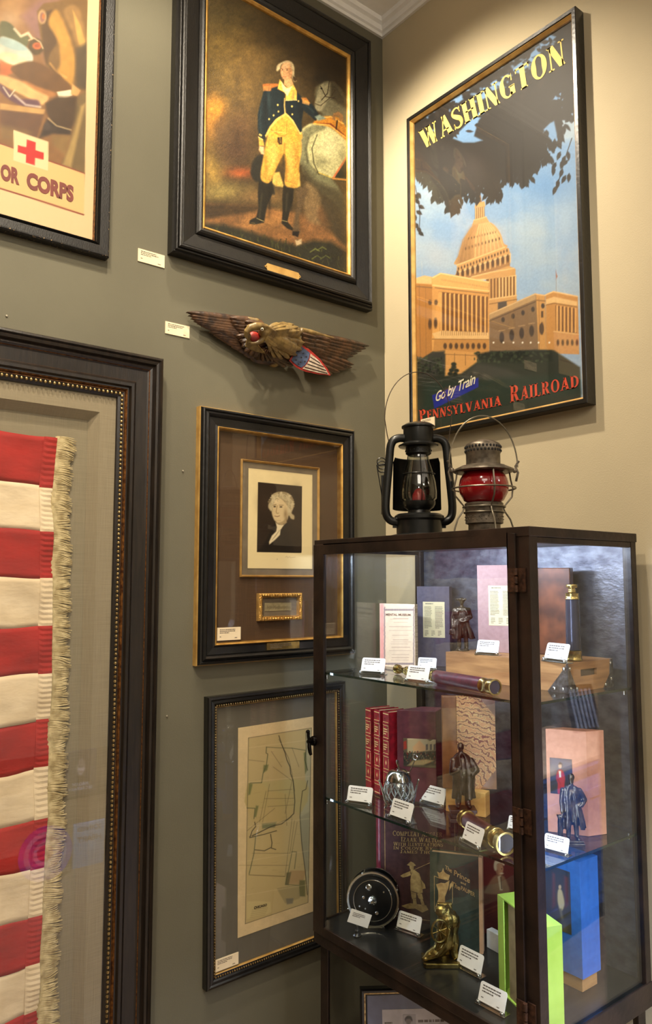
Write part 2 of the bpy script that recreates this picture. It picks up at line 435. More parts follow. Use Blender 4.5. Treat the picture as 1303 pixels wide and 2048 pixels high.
def glyph(ch, T=.2, t=.07, sf=.06):
    q = []; S = lambda x, y, w_=.3: q.append([(x-w_/2, y), (x+w_/2, y), (x+w_/2, y+sf), (x-w_/2, y+sf)])
    top = 1-sf
    if ch == ' ': return [], .35
    if ch == 'I': q.append(_st((.2,0),(.2,1),T)); S(.2,0,.38); S(.2,top,.38); return q, .4
    if ch == 'H': q += [_st((.2,0),(.2,1),T), _st((.68,0),(.68,1),T), _st((.2,.5),(.68,.5),t,t,False)]; [S(x,y,.36) for x in (.2,.68) for y in (0,top)]; return q, .88
    if ch == 'N': q += [_st((.14,0),(.14,1),t), _st((.16,1),(.68,0),T*1.15), _st((.7,0),(.7,1),t)]; S(.14,0,.28); S(.1,top,.22); S(.7,top,.28); return q, .86
    if ch == 'A': q += [_st((.12,0),(.42,1),t), _st((.66,0),(.42,1),T*1.15,T), _st((.22,.3),(.6,.3),t,t,False)]; S(.12,0,.26); S(.66,0,.36); return q, .84
    if ch == 'V': q += [_st((.12,1),(.4,0),T*1.15), _st((.68,1),(.42,0),t)]; S(.14,top,.36); S(.68,top,.24); return q, .8
    if ch == 'W': q += [_st((.14,1),(.36,0),T*1.1), _st((.6,1),(.38,0),t), _st((.6,1),(.82,0),T*1.1), _st((1.04,1),(.84,0),t)]; S(.14,top,.34); S(.6,top,.34); S(1.04,top,.24); return q, 1.18
    if ch == 'Y': q += [_st((.14,1),(.4,.45),T), _st((.68,1),(.42,.45),t), _st((.4,0),(.4,.5),T)]; S(.14,top,.34); S(.68,top,.26); S(.4,0,.36); return q, .8
    if ch == 'T': q += [_st((.4,0),(.4,1),T), _st((.04,1-t/1.4),(.76,1-t/1.4),t*1.2,t*1.2,False)]; S(.4,0,.38); q.append([(.04,.8),(.1,.8),(.1,1),(.04,1)]); q.append([(.7,.8),(.76,.8),(.76,1),(.7,1)]); return q, .8
    if ch == 'L': q += [_st((.2,0),(.2,1),T), _st((.2,t/2),(.62,t/2),t,t,False)]; S(.2,0,.36); S(.2,top,.36); q.append([(.56,0),(.63,0),(.63,.28),(.6,.28)]); return q, .68
    if ch == 'E': q += [_st((.2,0),(.2,1),T), _st((.2,t/2),(.62,t/2),t,t,False), _st((.2,1-t/2),(.6,1-t/2),t,t,False), _st((.2,.52),(.5,.52),t,t,False)]; S(.2,0,.36); S(.2,top,.36); q += [[(.56,0),(.63,0),(.63,.26),(.6,.26)], [(.54,.76),(.6,.76),(.61,1),(.55,1)], [(.46,.4),(.52,.4),(.52,.64),(.46,.64)]]; return q, .68
    if ch in 'PR':
        q += [_st((.2,0),(.2,1),T)]; S(.2,0,.36); S(.2,top,.36); q += _arc(.36,.74,.34,.26,-PI/2,PI/2,T,t)
        q += [_st((.2,1-t/2),(.38,1-t/2),t,t,False), _st((.2,.48+t/2),(.38,.48+t/2),t,t,False)]
        if ch == 'R': q.append(_st((.42,.52),(.68,0),T)); S(.7,0,.26); return q, .84
        return q, .74
    if ch == 'D': q += [_st((.2,0),(.2,1),T)]; S(.2,0,.36); S(.2,top,.36); q += _arc(.32,.5,.46,.5,-PI/2,PI/2,T,t); q += [_st((.2,1-t/2),(.34,1-t/2),t,t,False), _st((.2,t/2),(.34,t/2),t,t,False)]; return q, .82
    if ch == 'O': return _arc(.42,.5,.4,.51,0,2*PI,T,t,36), .84
    if ch == 'C': return _arc(.42,.5,.4,.51,.28*PI,1.72*PI,T,t,30)+[[(.66,.66),(.72,.66),(.72,.98),(.68,.9)]], .78
    if ch == 'G': return _arc(.42,.5,.4,.51,.28*PI,1.74*PI,T,t,30)+[[(.66,.66),(.72,.66),(.72,.98),(.68,.9)], _st((.68,.06),(.68,.44),T), [(.5,.4),(.82,.4),(.82,.46),(.5,.46)]], .86
    if ch == 'M': q += [_st((.12,0),(.16,1),t), _st((.18,1),(.5,0),T*1.1), _st((.84,1),(.52,0),t), _st((.86,0),(.86,1),T)]; S(.12,0,.24); S(.14,top,.24); S(.86,0,.34); S(.88,top,.28); return q, 1.04
    if ch == 'K': q += [_st((.2,0),(.2,1),T), _st((.66,1),(.3,.42),t), _st((.38,.56),(.68,0),T)]; S(.2,0,.36); S(.2,top,.36); S(.66,top,.26); S(.7,0,.26); return q, .84
    if ch == 'Z': q += [_st((.60,1),(.12,0),T), _st((.08,1-t/2),(.66,1-t/2),t,t,False), _st((.08,t/2),(.68,t/2),t,t,False)]; return q, .74
    if ch == 'J': q += [_st((.3,.16),(.3,1),T)]; S(.3,top,.36); q += _arc(.2,.2,.2,.22,-PI,0,T*.6,t); return q, .52
    if ch == 'B': q += [_st((.2,0),(.2,1),T)]; S(.2,0,.36); S(.2,top,.36); q += _arc(.36,.76,.28,.24,-PI/2,PI/2,T,t)+_arc(.36,.26,.34,.26,-PI/2,PI/2,T,t); return q, .76
    if ch == 'S':
        pts = spline([(.56,.8),(.46,.95),(.3,.97),(.13,.86),(.12,.7),(.3,.55),(.48,.42),(.54,.24),(.46,.08),(.28,.03),(.13,.1),(.08,.24)], False, 4); n = len(pts)
        for i in range(n-1):
            a, b = pts[i], pts[i+1]; m_ = .5*(i+.5)/n*2; w_ = t+(T*.9-t)*math.exp(-((i/n-.5)/.2)**2)
            dx, dy = b[0]-a[0], b[1]-a[1]; l = math.hypot(dx, dy)+1e-9; nx, ny = -dy/l*w_/2, dx/l*w_/2
            q.append([(a[0]-nx,a[1]-ny),(b[0]-nx,b[1]-ny),(b[0]+nx,b[1]+ny),(a[0]+nx,a[1]+ny)])
        q += [[(.52,.72),(.57,.72),(.58,1),(.54,1)], [(.06,0),(.1,0),(.12,.28),(.07,.28)]]
        return q, .64
    return [], .5
def serif_shape(s, T=.2, t=.07, small=None, space=.06):
    """word in serif capitals; small = height of the letters after the first of each word"""
    vs = []; fs = []; x = 0; first = True
    for ch in s:
        q, w_ = glyph(ch, T, t); k = 1 if (first or small is None) else small
        for poly in q:
            b = len(vs); vs += [(x+p[0]*k, p[1]*k) for p in poly]; fs.append(tuple(range(b, b+len(poly))))
        x += (w_+space)*k; first = (ch == ' ')
    vs = np.array(vs); vs[:, 0] = (vs[:, 0]-vs[:, 0].min())/(vs[:, 0].max()-vs[:, 0].min()); return vs, fs
def letters(name, shape, P, quad, n, m_, parent=None, world=True, off=(0,0), sc=1, uv=False, lift=.0006, label=None):
    """lay a word on plane P inside the quad TL,TR,BR,BL"""
    vs, fs = shape
    c = [(q if uv else P.px(q[0]/sc+off[0], q[1]/sc+off[1], n)) for q in quad]
    TL, TR, BR, BL = [np.array(q) for q in c]
    O = Vector((0,0,0)) if not (world and parent is not None) else Vector(parent.location)
    V = []
    for x, y in vs:
        q = (TL*(1-x)+TR*x)*y+(BL*(1-x)+BR*x)*(1-y)
        V.append(tuple(P.at(q[0], q[1], n+lift)-O))
    me = bpy.data.meshes.new(name); me.from_pydata(V, [], fs); me.update(); me.materials.append(m_)
    o = bpy.data.objects.new(name, me); COL.objects.link(o)
    if parent is not None: o.parent = parent
    if label: o['label'] = label
    return o
def dashes(mb, P, u0, u1, v0, v1, n, rows, mi=None, h=.45, seed=0, fill=.9, O=None):
    """rows of small broken dashes standing for fine print"""
    rr = random.Random(seed); O = O or Vector((0,0,0)); dv = (v1-v0)/rows
    for i in range(rows):
        v = v1-dv*(i+.5); u = u0; end = u0+(u1-u0)*(fill if i < rows-1 else .55)*rr.uniform(.85, 1)
        while u < end:
            l = (u1-u0)*rr.uniform(.03, .12); l = min(l, end-u)
            a = [P.at(u, v-dv*h/2, n)-O, P.at(u+l, v-dv*h/2, n)-O, P.at(u+l, v+dv*h/2, n)-O, P.at(u, v+dv*h/2, n)-O]
            mb._add(a, [(0,1,2,3)], mi); u += l+(u1-u0)*.018

# ------------------------------------------------------------------ picture frames
def moulding(name, P, u0, u1, v0, v1, prof, mats, parent, tilt=0, smooth=True):
    """sweep a profile (inset, height, material) round a rectangle; one mesh"""
    mb = MB(); O = Vector(parent.location); n = len(prof)
    for i, pr in enumerate(prof):
        d, h = pr[0], pr[1]
        for a, b in ((u0+d,v0+d),(u1-d,v0+d),(u1-d,v1-d),(u0+d,v1-d)): mb.v.append(tuple(P.at(a, b, h)-O))
    for i in range(n-1):
        for k in range(4):
            k2 = (k+1) % 4; mb.f.append((i*4+k, i*4+k2, (i+1)*4+k2, (i+1)*4+k)); mb.m.append(prof[i][2] if len(prof[i]) > 2 else 0)
    for k in range(4):
        k2 = (k+1) % 4; mb.f.append(((n-1)*4+k, (n-1)*4+k2, k2, k)); mb.m.append(0)
    return mb.build(name, mats, parent)
def beading(name, P, u0, u1, v0, v1, n, r, pitch, m_, parent, vmin=-9, umin=-99):
    mb = MB(); O = Vector(parent.location)
    def run(a0, b0, a1, b1):
        L = math.hypot(a1-a0, b1-b0); k = int(L/pitch)
        for i in range(k):
            t = (i+.5)/k; a = a0+(a1-a0)*t; b = b0+(b1-b0)*t
            if b < vmin or a < umin: continue
            mb.ball(P.at(a, b, n)-O, r, 8)
    run(u0,v0,u1,v0); run(u1,v0,u1,v1); run(u1,v1,u0,v1); run(u0,v1,u0,v0)
    return mb.build(name, m_, parent, smooth=True)
def sheet(name, P, u0, u1, v0, v1, n0, n1, m_, parent, label=None):
    mb = MB(); O = Vector(parent.location)
    mb.prism([(u0,v0),(u1,v0),(u1,v1),(u0,v1)], n0, n1, lambda a, b, h: tuple(P.at(a, b, h)-O))
    return mb.build(name, m_, parent, label=label)
# ================================================================== THE ROOM
H = 3.65
def wallbox(name, x0, x1, y0, y1, z0, z1, m_):
    return struct(MB().box(x0, x1, y0, y1, z0, z1).build(name, m_))
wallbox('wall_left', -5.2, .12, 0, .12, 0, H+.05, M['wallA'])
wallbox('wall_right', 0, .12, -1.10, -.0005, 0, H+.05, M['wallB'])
wallbox('wall_return', .12, 3.2, -1.10, -.98, 0, H+.05, M['wallB'])
wallbox('wall_far', 3.2, 3.32, -5.4, -.98, 0, H+.05, M['wallB'])
wallbox('wall_rear', -5.2, 3.2, -5.4, -5.28, 0, H+.05, M['wallB'])
wallbox('wall_side', -5.32, -5.2, -5.4, .12, 0, H+.05, M['wallA'])
wallbox('floor', -5.2, 3.2, -5.28, .0, -.1, 0, M['floor'])
wallbox('ceiling', -5.2, 3.2, -5.28, 0, H+.05, H+.15, M['ceil'])
# crown moulding: profile swept along both walls, mitred in the corner
def crown():
    mb = MB(); prof = [(0, H), (.010, H), (.012, H+.010), (.020, H+.014), (.024, H+.030), (.036, H+.036), (.040, H+.05)]
    path = lambda d: [(-5.2, -d), (-d, -d), (-d, -1.1-d), (3.2, -1.1-d)]
    n = len(prof)
    for d, z in prof:
        mb.v += [(x, y, z) for x, y in path(d)]
    for i in range(n-1):
        for k in range(3): mb.f.append((i*4+k, i*4+k+1, (i+1)*4+k+1, (i+1)*4+k)); mb.m.append(0)
    return mb.build('trim_1', M['ceil'])
struct(crown())
M['skirt'] = mat('skirting_paint', (70, 66, 56), .5)
struct(MB().box(-5.2, -.016, -.016, -.0005, .0005, .14).build('baseboard_left', M['skirt']))
struct(MB().box(-.016, -.0005, -1.1, -.016, .0005, .14).build('baseboard_right', M['skirt']))

# ================================================================== RED CROSS POSTER
pf = thing('framed_poster', 'framed first aid poster with a red cross emblem in worn black frame, upper left', 'framed poster', (-1.063, 0, 2.49))
moulding('frame', PA_, -2.0, -1.063, 2.49, 3.5, [(0,0,1),(0,.026,1),(.003,.03,1),(.006,.0305),(.028,.029),(.030,.024),(.032,.029),(.034,.023),(.036,.027),(.038,.018),(.040,.02,2),(.043,.012)], [M['blackwood'], M['worn'], M['rubbed']], pf)
def paint_cross(c):
    X, Y = c.X, c.Y
    c.glow(250, 60, 160, 220, (150, 110, 86), .8)
    c.glow(60, 40, 120, 200, (196, 150, 96), .9); c.glow(60, 120, 90, 60, (214, 180, 140), .6)
    # far sky / tent
    c.poly([(130,100),(250,0),(360,0),(330,200),(300,420),(240,260)], (150,110,104), 20, .8)
    # standing helper's tunic
    c.poly([(230,70),(270,20),(420,0),(560,0),(540,560),(440,560),(380,520),(300,480),(262,300),(240,160)], (128,96,52), 6)
    c.poly([(262,110),(330,60),(380,120),(352,260),(310,330),(290,400),(270,300)], (96,70,40), 8, smooth=True)
    c.poly([(300,140),(350,60),(420,200),(460,330),(466,440),(440,540),(400,560),(330,480),(372,400),(360,260)], (196,146,66), 10, .95, smooth=True)
    c.poly([(396,60),(480,40),(520,160),(540,260),(500,330),(440,180)], (160,122,70), 10, .9, smooth=True)
    c.poly([(450,60),(500,160),(530,260),(505,335),(480,240)], (216,172,90), 6, .8)
    c.poly([(470,300),(560,250),(540,560),(470,540)], (84,70,50), 14, .9)
    c.ell(262, 105, 26, 44, (196,158,110), 5); c.ell(262, 108, 15, 30, (150,104,88), 4); c.ell(270, 102, 9, 16, (206,120,60), 3)
    # sleeve folds
    c.line([(310,395),(350,450),(410,480)], 12, (226,170,90), 6); c.poly([(300,390),(380,470),(400,540),(330,520)], (92,66,36), 8, .7)
    # seated person's light cap and shirt
    c.poly([(20,130),(70,150),(120,210),(180,230),(150,300),(60,250),(0,230),(0,150)], (104,104,70), 6, smooth=True)
    c.line([(90,180),(130,225),(175,205),(200,240)], 16, (226,212,176), 5, .9)
    c.ell(222, 290, 48, 52, (90,72,42), 8); c.ell(230, 285, 28, 22, (206,110,58), 5); c.ell(230, 283, 18, 12, (168,86,50), 4)
    c.line([(178,250),(210,236),(250,262),(266,300)], 7, (222,196,152), 4)
    c.poly([(0,235),(60,238),(130,270),(190,320),(205,370),(180,400),(90,400),(0,360)], (206,214,196), 6, smooth=True)
    c.poly([(0,235),(60,240),(130,272),(170,310),(90,310),(0,270)], (170,198,196), 6, .8, smooth=True)
    c.poly([(0,330),(60,325),(150,360),(160,400),(60,402),(0,388)], (244,226,180), 8, .9, smooth=True)
    c.poly([(0,370),(70,404),(80,450),(40,472),(0,470)], (206,110,58), 8, .9)
    # forearm and hands
    c.poly([(70,420),(180,380),(280,410),(430,520),(440,580),(360,590),(240,560),(140,500),(100,470)], (112,78,42), 8, smooth=True)
    c.poly([(140,500),(240,540),(350,580),(290,606),(180,580)], (196,130,70), 8, .8, smooth=True)
    c.poly([(0,465),(120,500),(220,560),(300,600),(260,650),(160,600),(80,560),(0,520)], (232,186,120), 8, .95, smooth=True)
    c.poly([(0,520),(60,560),(110,610),(230,620),(240,660),(150,660),(60,620),(0,560)], (104,70,86), 8, .9, smooth=True)
    c.line([(20,540),(60,600),(90,560)], 7, (236,224,190), 4); c.line([(90,590),(160,650),(250,664)], 12, (232,216,196), 6, .8)
    c.poly([(352,570),(440,556),(448,592),(372,630)], (246,232,196), 4); c.poly([(448,520),(500,560),(480,600),(440,585)], (222,170,104), 6)
    # seat edge, dark lower part
    c.poly([(0,640),(280,680),(270,710),(0,680)], (206,160,96), 5)
    c.poly([(0,682),(270,712),(230,860),(0,790)], (110,78,56), 8); c.poly([(0,770),(200,820),(100,880),(0,860)], (140,112,70), 14, .7)
    c.poly([(280,640),(360,600),(480,600),(500,700),(440,800),(320,760),(290,700)], (78,58,38), 10, .95)
    c.poly([(290,740),(440,800),(440,840),(330,830),(240,860)], (66,52,42), 10)
    c.line([(300,735),(350,780),(440,806)], 8, (226,196,140), 4, .8); c.ell(292, 785, 20, 26, (84,70,60), 5)
    c.poly([(480,600),(545,560),(530,1080),(380,1020),(430,900),(460,760)], (120,100,64), 12, .9)
    c.poly([(500,660),(530,640),(440,1040),(390,1020),(450,850)], (206,172,104), 10, .7); c.poly([(320,840),(440,840),(400,960),(330,900)], (140,112,66), 12, .8)
    c.grain(40, .10, 3)
    # sheet below the picture
    cream = (238, 208, 158)
    c.glow(-260, 300, 240, 260, (176,140,100), .8); c.glow(-520, 560, 260, 300, (96,74,50), .8); c.poly([(-420,60),(-260,20),(-120,120),(-90,420),(-200,640),(-420,600),(-500,300)], (126,98,56), 20, .9, smooth=True)
    c.ell(-250, -60, 70, 96, (214,170,124), 10)
    c.poly([(-3000,-175),(525,1075),(528,1800),(-3000,1800)], (236,198,132), 2)
    c.poly([(-3000,238),(518,1336),(700,1380),(700,1900),(-3000,1900)], cream, 2)
    c.poly([(562,-1200),(700,-1200),(640,1600),(517,1400),(526,1076)], cream, 2)
    c.line([(-3000,-168),(525,1076)], 7, (150,70,50), 2); c.line([(-3000,215),(518,1332)], 10, (146,70,52), 2)
    c.poly([(84,805),(300,880),(298,1060),(84,995)], (246,222,170), 2)
    cr = [(162,868),(220,884),(219,920),(271,938),(271,990),(217,976),(215,1024),(161,1010),(162,960),(110,944),(110,900),(161,914)]
    c.poly([(167,866),(221,883),(219,931),(271,947),(270,992),(217,978),(215,1025),(161,1008),(162,960),(110,944),(112,900),(164,914)], (206,42,38), 2)
picture('printed_sheet', PA_, -1.96, -1.106, 2.535, 3.46, .012, .0024, (0,0), 3.102, paint_cross, (146,104,62), M['print'], pf, gain=.66)
M['maroonink'] = mat('maroon_ink', (118, 52, 42), .7)
letters('lettering', text_shape('OR', .055), PA_, [(4,1012),(122,1048),(120,1150),(3,1114)], .0125, M['maroonink'], pf, sc=3.102)
letters('lettering', text_shape('CORPS', .055), PA_, [(166,1063),(458,1154),(455,1258),(164,1168)], .0125, M['maroonink'], pf, sc=3.102)
sheet('glass', PA_, -1.97, -1.104, 2.525, 3.47, .0165, .0185, M['glass'], pf)

# ================================================================== OFFICER PAINTING
wf = thing('framed_painting', 'large oil painting of an officer in blue coat beside a grey horse', 'framed painting', (-.48, 0, 2.56))
U0, U1, V0, V1 = -.874, -.085, 2.56, 3.585
moulding('frame', PA_, U0, U1, V0, V1, [(0,0),(0,.028),(.004,.034),(.007,.033),(.009,.040),(.012,.041),(.014,.037),(.016,.046),(.020,.049),(.024,.046),(.026,.041),(.030,.042),(.075,.030),(.077,.026),(.079,.031),(.084,.037),(.090,.040),(.096,.037),(.101,.031)], [M['blackwood']], wf)
moulding('gilt_slip', PA_, U0+.1005, U1-.1005, V0+.1005, V1-.1005, [(0,.015),(0,.031),(.002,.033),(.005,.032),(.010,.026),(.012,.016)], [M['gold']], wf)
def paint_officer(c):
    X, Y = c.X, c.Y
    c.glow(330, 330, 220, 400, (122, 98, 46), .9); c.glow(480, 420, 200, 260, (112, 84, 40), .6)
    c.glow(980, 400, 260, 420, (40, 29, 14), .9); c.glow(300, 80, 300, 120, (74, 62, 32), .8)
    c.glow(290, 640, 70, 90, (236, 156, 50), .95); c.glow(262, 700, 60, 160, (206, 140, 54), .7)
    c.glow(430, 760, 130, 170, (84, 60, 36), .9); c.glow(400, 880, 120, 90, (78, 54, 36), .8)
    c.glow(440, 1000, 120, 40, (170, 84, 40), .85); c.glow(270, 1000, 80, 160, (170, 136, 62), .8)
    c.glow(320, 1110, 170, 60, (160, 140, 76), .8); c.glow(560, 1140, 160, 50, (150, 112, 64), .7)
    c.poly([(300,720),(340,680),(360,760),(350,860),(380,940),(340,960),(296,860)], (96,70,42), 30, .6, smooth=True)
    c.poly([(200,1180),(500,1190),(760,1230),(900,1300),(1100,1460),(1100,1640),(200,1340)], (134,92,50), 14)
    c.poly([(200,1182),(420,1186),(560,1196),(520,1230),(360,1250),(230,1270),(200,1270)], (58,44,24), 12, .85)
    c.glow(560, 1290, 160, 40, (158, 112, 60), .7); c.glow(880, 1250, 120, 120, (112, 78, 48), .8)
    c.poly([(200,1290),(330,1300),(460,1330),(640,1390),(760,1420),(860,1390),(960,1400),(1090,1480),(1100,1700),(200,1420)], (38,36,20), 16)
    for i in range(90):
        rr = random.Random(i); x = rr.uniform(240, 1080); y = 1310+(x-240)*.26+rr.uniform(-30, 60); g = rr.choice([(58,62,28),(84,84,38),(30,32,16)])
        c.line([(x,y),(x+rr.uniform(-14,14), y-rr.uniform(14,34))], 4, g, 2, .8)
    for x, y in ((840,1460),(880,1450),(900,1500),(850,1500)): c.line([(x,y),(x+30,y-20),(x+52,y-6)], 6, (104,110,50), 3, .9)
    c.grain(60, .22, 5)
    # horse's neck and head
    c.poly([(870,560),(880,500),(940,470),(1000,500),(1060,600),(1080,700),(1080,760),(940,700),(900,650)], (96,90,66), 10, smooth=True)
    c.poly([(900,492),(942,466),(960,500),(950,560),(906,640),(872,636),(866,600),(884,540)], (130,122,92), 6, smooth=True)
    c.poly([(960,480),(1010,520),(1060,620),(1000,600),(960,560)], (46,38,24), 10, .7, smooth=True)
    c.line([(900,500),(930,560),(985,570)], 4, (34,22,12), 2); c.line([(950,470),(940,540),(905,580)], 4, (34,22,12), 2); c.ell(905, 512, 6, 5, (20,14,8), 2)
    c.line([(868,600),(900,612),(960,560),(984,520)], 3, (40,26,14), 2); c.poly([(860,440),(930,430),(960,470),(900,480),(866,470)], (30,24,14), 12, .8)
    # horse's quarter and legs
    c.poly([(770,800),(800,740),(860,712),(960,716),(1070,800),(1080,900),(1070,960),(980,1030),(900,1010),(840,960),(790,930)], (176,170,118), 6, smooth=True)
    c.glow(950, 850, 90, 110, (206, 198, 146), .9)
    c.poly([(775,790),(830,735),(900,722),(930,742),(860,776),(820,830),(828,920),(880,1000),(940,1020),(1000,1080),(1070,1240),(1080,1380),(1000,1200),(900,1110),(830,1040),(780,960),(764,870)], (112,110,78), 8, .95, smooth=True)
    c.line([(880,780),(850,860),(862,950),(890,1010)], 5, (60,56,36), 3); c.line([(830,800),(815,860),(826,940)], 10, (60,58,40), 6, .7)
    c.line([(890,1000),(970,1032)], 5, (190,160,60), 3)
    c.poly([(790,950),(880,1050),(1010,1110),(1060,1200),(1080,1440),(1000,1380),(900,1180),(820,1080)], (60,52,34), 16, .8, smooth=True)
    c.poly([(812,1060),(870,1090),(900,1160),(880,1240),(900,1300),(830,1280),(800,1180)], (128,104,68), 12, .8, smooth=True)
    c.poly([(760,1100),(830,1090),(800,1180),(776,1260),(780,1350),(740,1350),(752,1240),(766,1170)], (88,70,46), 8, .95, smooth=True)
    c.poly([(738,1340),(776,1340),(770,1375),(736,1362)], (22,16,12), 4); c.poly([(752,1392),(790,1384),(790,1412),(760,1424)], (190,166,124), 5); c.line([(750,1370),(768,1390)], 8, (112,84,54), 4)
    # saddle and cloth
    c.poly([(858,716),(900,680),(960,672),(1010,686),(1058,760),(1070,830),(960,740)], (178,116,36), 5, smooth=True)
    c.poly([(858,712),(960,726),(1050,800),(1070,850),(1070,834),(1040,782),(960,714)], (120,52,20), 3)
    c.line([(860,716),(950,724),(1050,800)], 6, (226,170,84), 3); c.line([(905,684),(960,676),(1030,716)], 5, (226,176,90), 3)
    c.poly([(966,690),(974,656),(1004,646),(1028,664),(1034,700),(1010,700),(1004,672),(984,676),(986,700)], (132,94,54), 4); c.line([(996,700),(990,746)], 8, (40,24,12), 3)
    c.poly([(974,1030),(1070,880),(1080,1060),(1000,1046)], (26,34,24), 4); c.line([(974,1030),(1068,884)], 11, (196,104,60), 4); c.line([(974,1034),(1072,1044)], 11, (190,130,56), 4)
    # hat in hand and coat tails
    c.poly([(540,900),(510,930),(494,1000),(520,1050),(560,1060),(630,1128),(624,1060),(600,960),(575,900)], (34,32,24), 6, smooth=True)
    c.poly([(560,880),(700,860),(790,960),(788,1080),(760,1090),(740,1084),(660,1088),(610,1060),(580,960)], (60,48,26), 6)
    c.poly([(625,1000),(662,996),(690,1086),(640,1078),(618,1060)], (196,164,80), 5); c.poly([(760,1000),(778,1000),(784,1078),(762,1088),(752,1060)], (200,164,78), 5)
    # boots
    c.poly([(542,1050),(618,1046),(628,1110),(590,1190),(572,1290),(520,1300),(488,1296),(490,1276),(528,1256),(540,1200),(536,1120)], (30,27,18), 4)
    c.poly([(684,1076),(744,1084),(742,1150),(720,1230),(708,1284),(740,1322),(738,1336),(708,1324),(674,1294),(680,1230),(678,1150)], (30,27,18), 4)
    c.line([(560,1120),(552,1200),(546,1260)], 8, (66,60,40), 5, .7); c.line([(706,1120),(700,1220)], 8, (60,54,36), 5, .7); c.line([(530,1264),(570,1282)], 3, (190,170,110), 2)
    c.line([(676,1276),(704,1284)], 3, (190,170,110), 2); c.line([(500,1290),(520,1294)], 4, (150,130,80), 2, .6)
    # breeches
    c.poly([(590,800),(600,760),(700,740),(776,790),(790,860),(776,960),(770,1076),(720,1086),(692,1060),(700,960),(690,890),(650,960),(610,1050),(580,1058),(552,1024),(570,900)], (206,154,62), 5, smooth=True)
    c.glow(624, 880, 34, 90, (228, 178, 84), .8); c.glow(722, 940, 24, 90, (222, 172, 80), .7)
    c.line([(692,830),(690,890),(702,960),(700,1050)], 7, (150,104,36), 5, .8); c.line([(740,800),(756,880),(752,1000)], 8, (176,126,46), 6, .7)
    c.line([(556,1010),(590,1040),(616,1046)], 5, (170,120,44), 3, .7); c.line([(694,1046),(760,1066)], 5, (170,120,44), 3, .7); c.line([(640,900),(600,1000)], 10, (236,194,100), 8, .6)
    # waistcoat
    c.poly([(600,740),(690,660),(740,690),(790,770),(786,810),(740,822),(700,780),(660,800),(604,770)], (202,152,56), 5, smooth=True)
    c.line([(704,700),(704,780)], 3, (140,96,34), 2, .8); c.line([(610,748),(660,782),(690,790),(700,780)], 5, (150,104,38), 3, .8); c.line([(612,760),(680,768),(700,772)], 3, (236,196,110), 2, .7)
    c.poly([(650,796),(676,794),(676,836),(660,838),(650,820)], (44,32,18), 3); c.line([(664,790),(668,826)], 3, (180,150,80), 2)
    # coat
    c.poly([(572,520),(640,504),(672,500),(700,560),(694,610),(694,660),(640,690),(600,740),(576,800),(566,850),(544,800),(536,740),(536,660),(556,580)], (22,33,36), 4)
    c.poly([(700,570),(760,530),(806,580),(850,600),(890,664),(872,700),(826,660),(800,640),(790,700),(792,760),(776,770),(740,700),(700,650),(694,600)], (20,30,34), 4)
    c.line([(560,600),(550,700),(556,790)], 8, (40,54,56), 6, .6); c.line([(806,600),(860,650)], 8, (44,58,58), 6, .6); c.line([(600,560),(606,660)], 12, (34,48,50), 8, .5)
    c.poly([(604,736),(640,690),(694,654),(700,664),(650,700),(612,740),(584,796),(578,786)], (226,184,90), 3); c.line([(692,570),(690,610),(694,654),(740,700),(782,776)], 7, (222,184,100), 3)
    c.poly([(540,790),(566,806),(574,846),(544,842)], (206,160,66), 3); c.line([(540,794),(566,810)], 3, (240,214,140), 2)
    c.poly([(546,846),(572,850),(574,896),(556,892),(542,868)], (216,170,120), 4)
    for x, y in ((652,608),(656,646),(628,668),(602,690),(734,616),(736,662),(772,586),(548,780),(556,784)): c.ell(x, y, 5, 6, (214,180,96), 2)
    # collar, lapels, epaulettes
    c.poly([(650,516),(664,460),(690,500),(712,510),(740,484),(762,530),(762,580),(694,582),(700,540)], (224,176,74), 3)
    c.poly([(672,470),(700,512),(734,500),(740,490),(712,550),(706,556),(680,520)], (236,214,150), 3)
    c.line([(696,582),(762,580)], 3, (244,220,150), 2); c.line([(652,514),(690,540),(696,580)], 3, (70,46,20), 2)
    c.poly([(566,488),(610,484),(652,486),(648,500),(618,510),(610,526),(574,520)], (166,96,42), 4, smooth=True)
    for k in range(6): c.line([(574+k*7,500),(570+k*7,526)], 4, (210,140,70), 2, .9)
    c.poly([(786,566),(816,566),(842,600),(800,596)], (176,110,46), 4)
    for k in range(6): c.line([(798+k*7,574+k*4),(796+k*7,598+k*2)], 4, (220,160,86), 2, .9)
    # right hand
    c.poly([(866,676),(892,664),(920,676),(930,688),(884,700)], (120,130,112), 5)
    # head
    c.poly([(690,460),(730,450),(742,486),(716,512),(688,490)], (206,156,100), 4)
    c.ell(704, 408, 36, 56, (200,148,98), 4, .08)
    c.poly([(664,400),(646,412),(646,384),(664,366),(700,352),(734,360),(748,392),(748,440),(762,462),(748,474),(734,452),(736,410),(722,384),(696,366),(672,376)], (186,166,122), 4, smooth=True)
    c.ell(706, 374, 22, 14, (214,168,118), 5); c.poly([(740,440),(770,458),(752,474),(738,462)], (60,44,24), 4)
    c.line([(672,398),(684,395)], 3, (96,62,36), 2); c.line([(698,396),(714,398)], 3, (96,62,36), 2); c.ell(680, 404, 4, 3, (44,28,20), 1.5); c.ell(706, 405, 4, 3, (44,28,20), 1.5)
    c.line([(690,402),(684,428),(692,432)], 3, (176,120,76), 2); c.line([(682,444),(700,444)], 3, (170,84,62), 2); c.glow(726, 430, 12, 30, (176, 124, 78), .6)
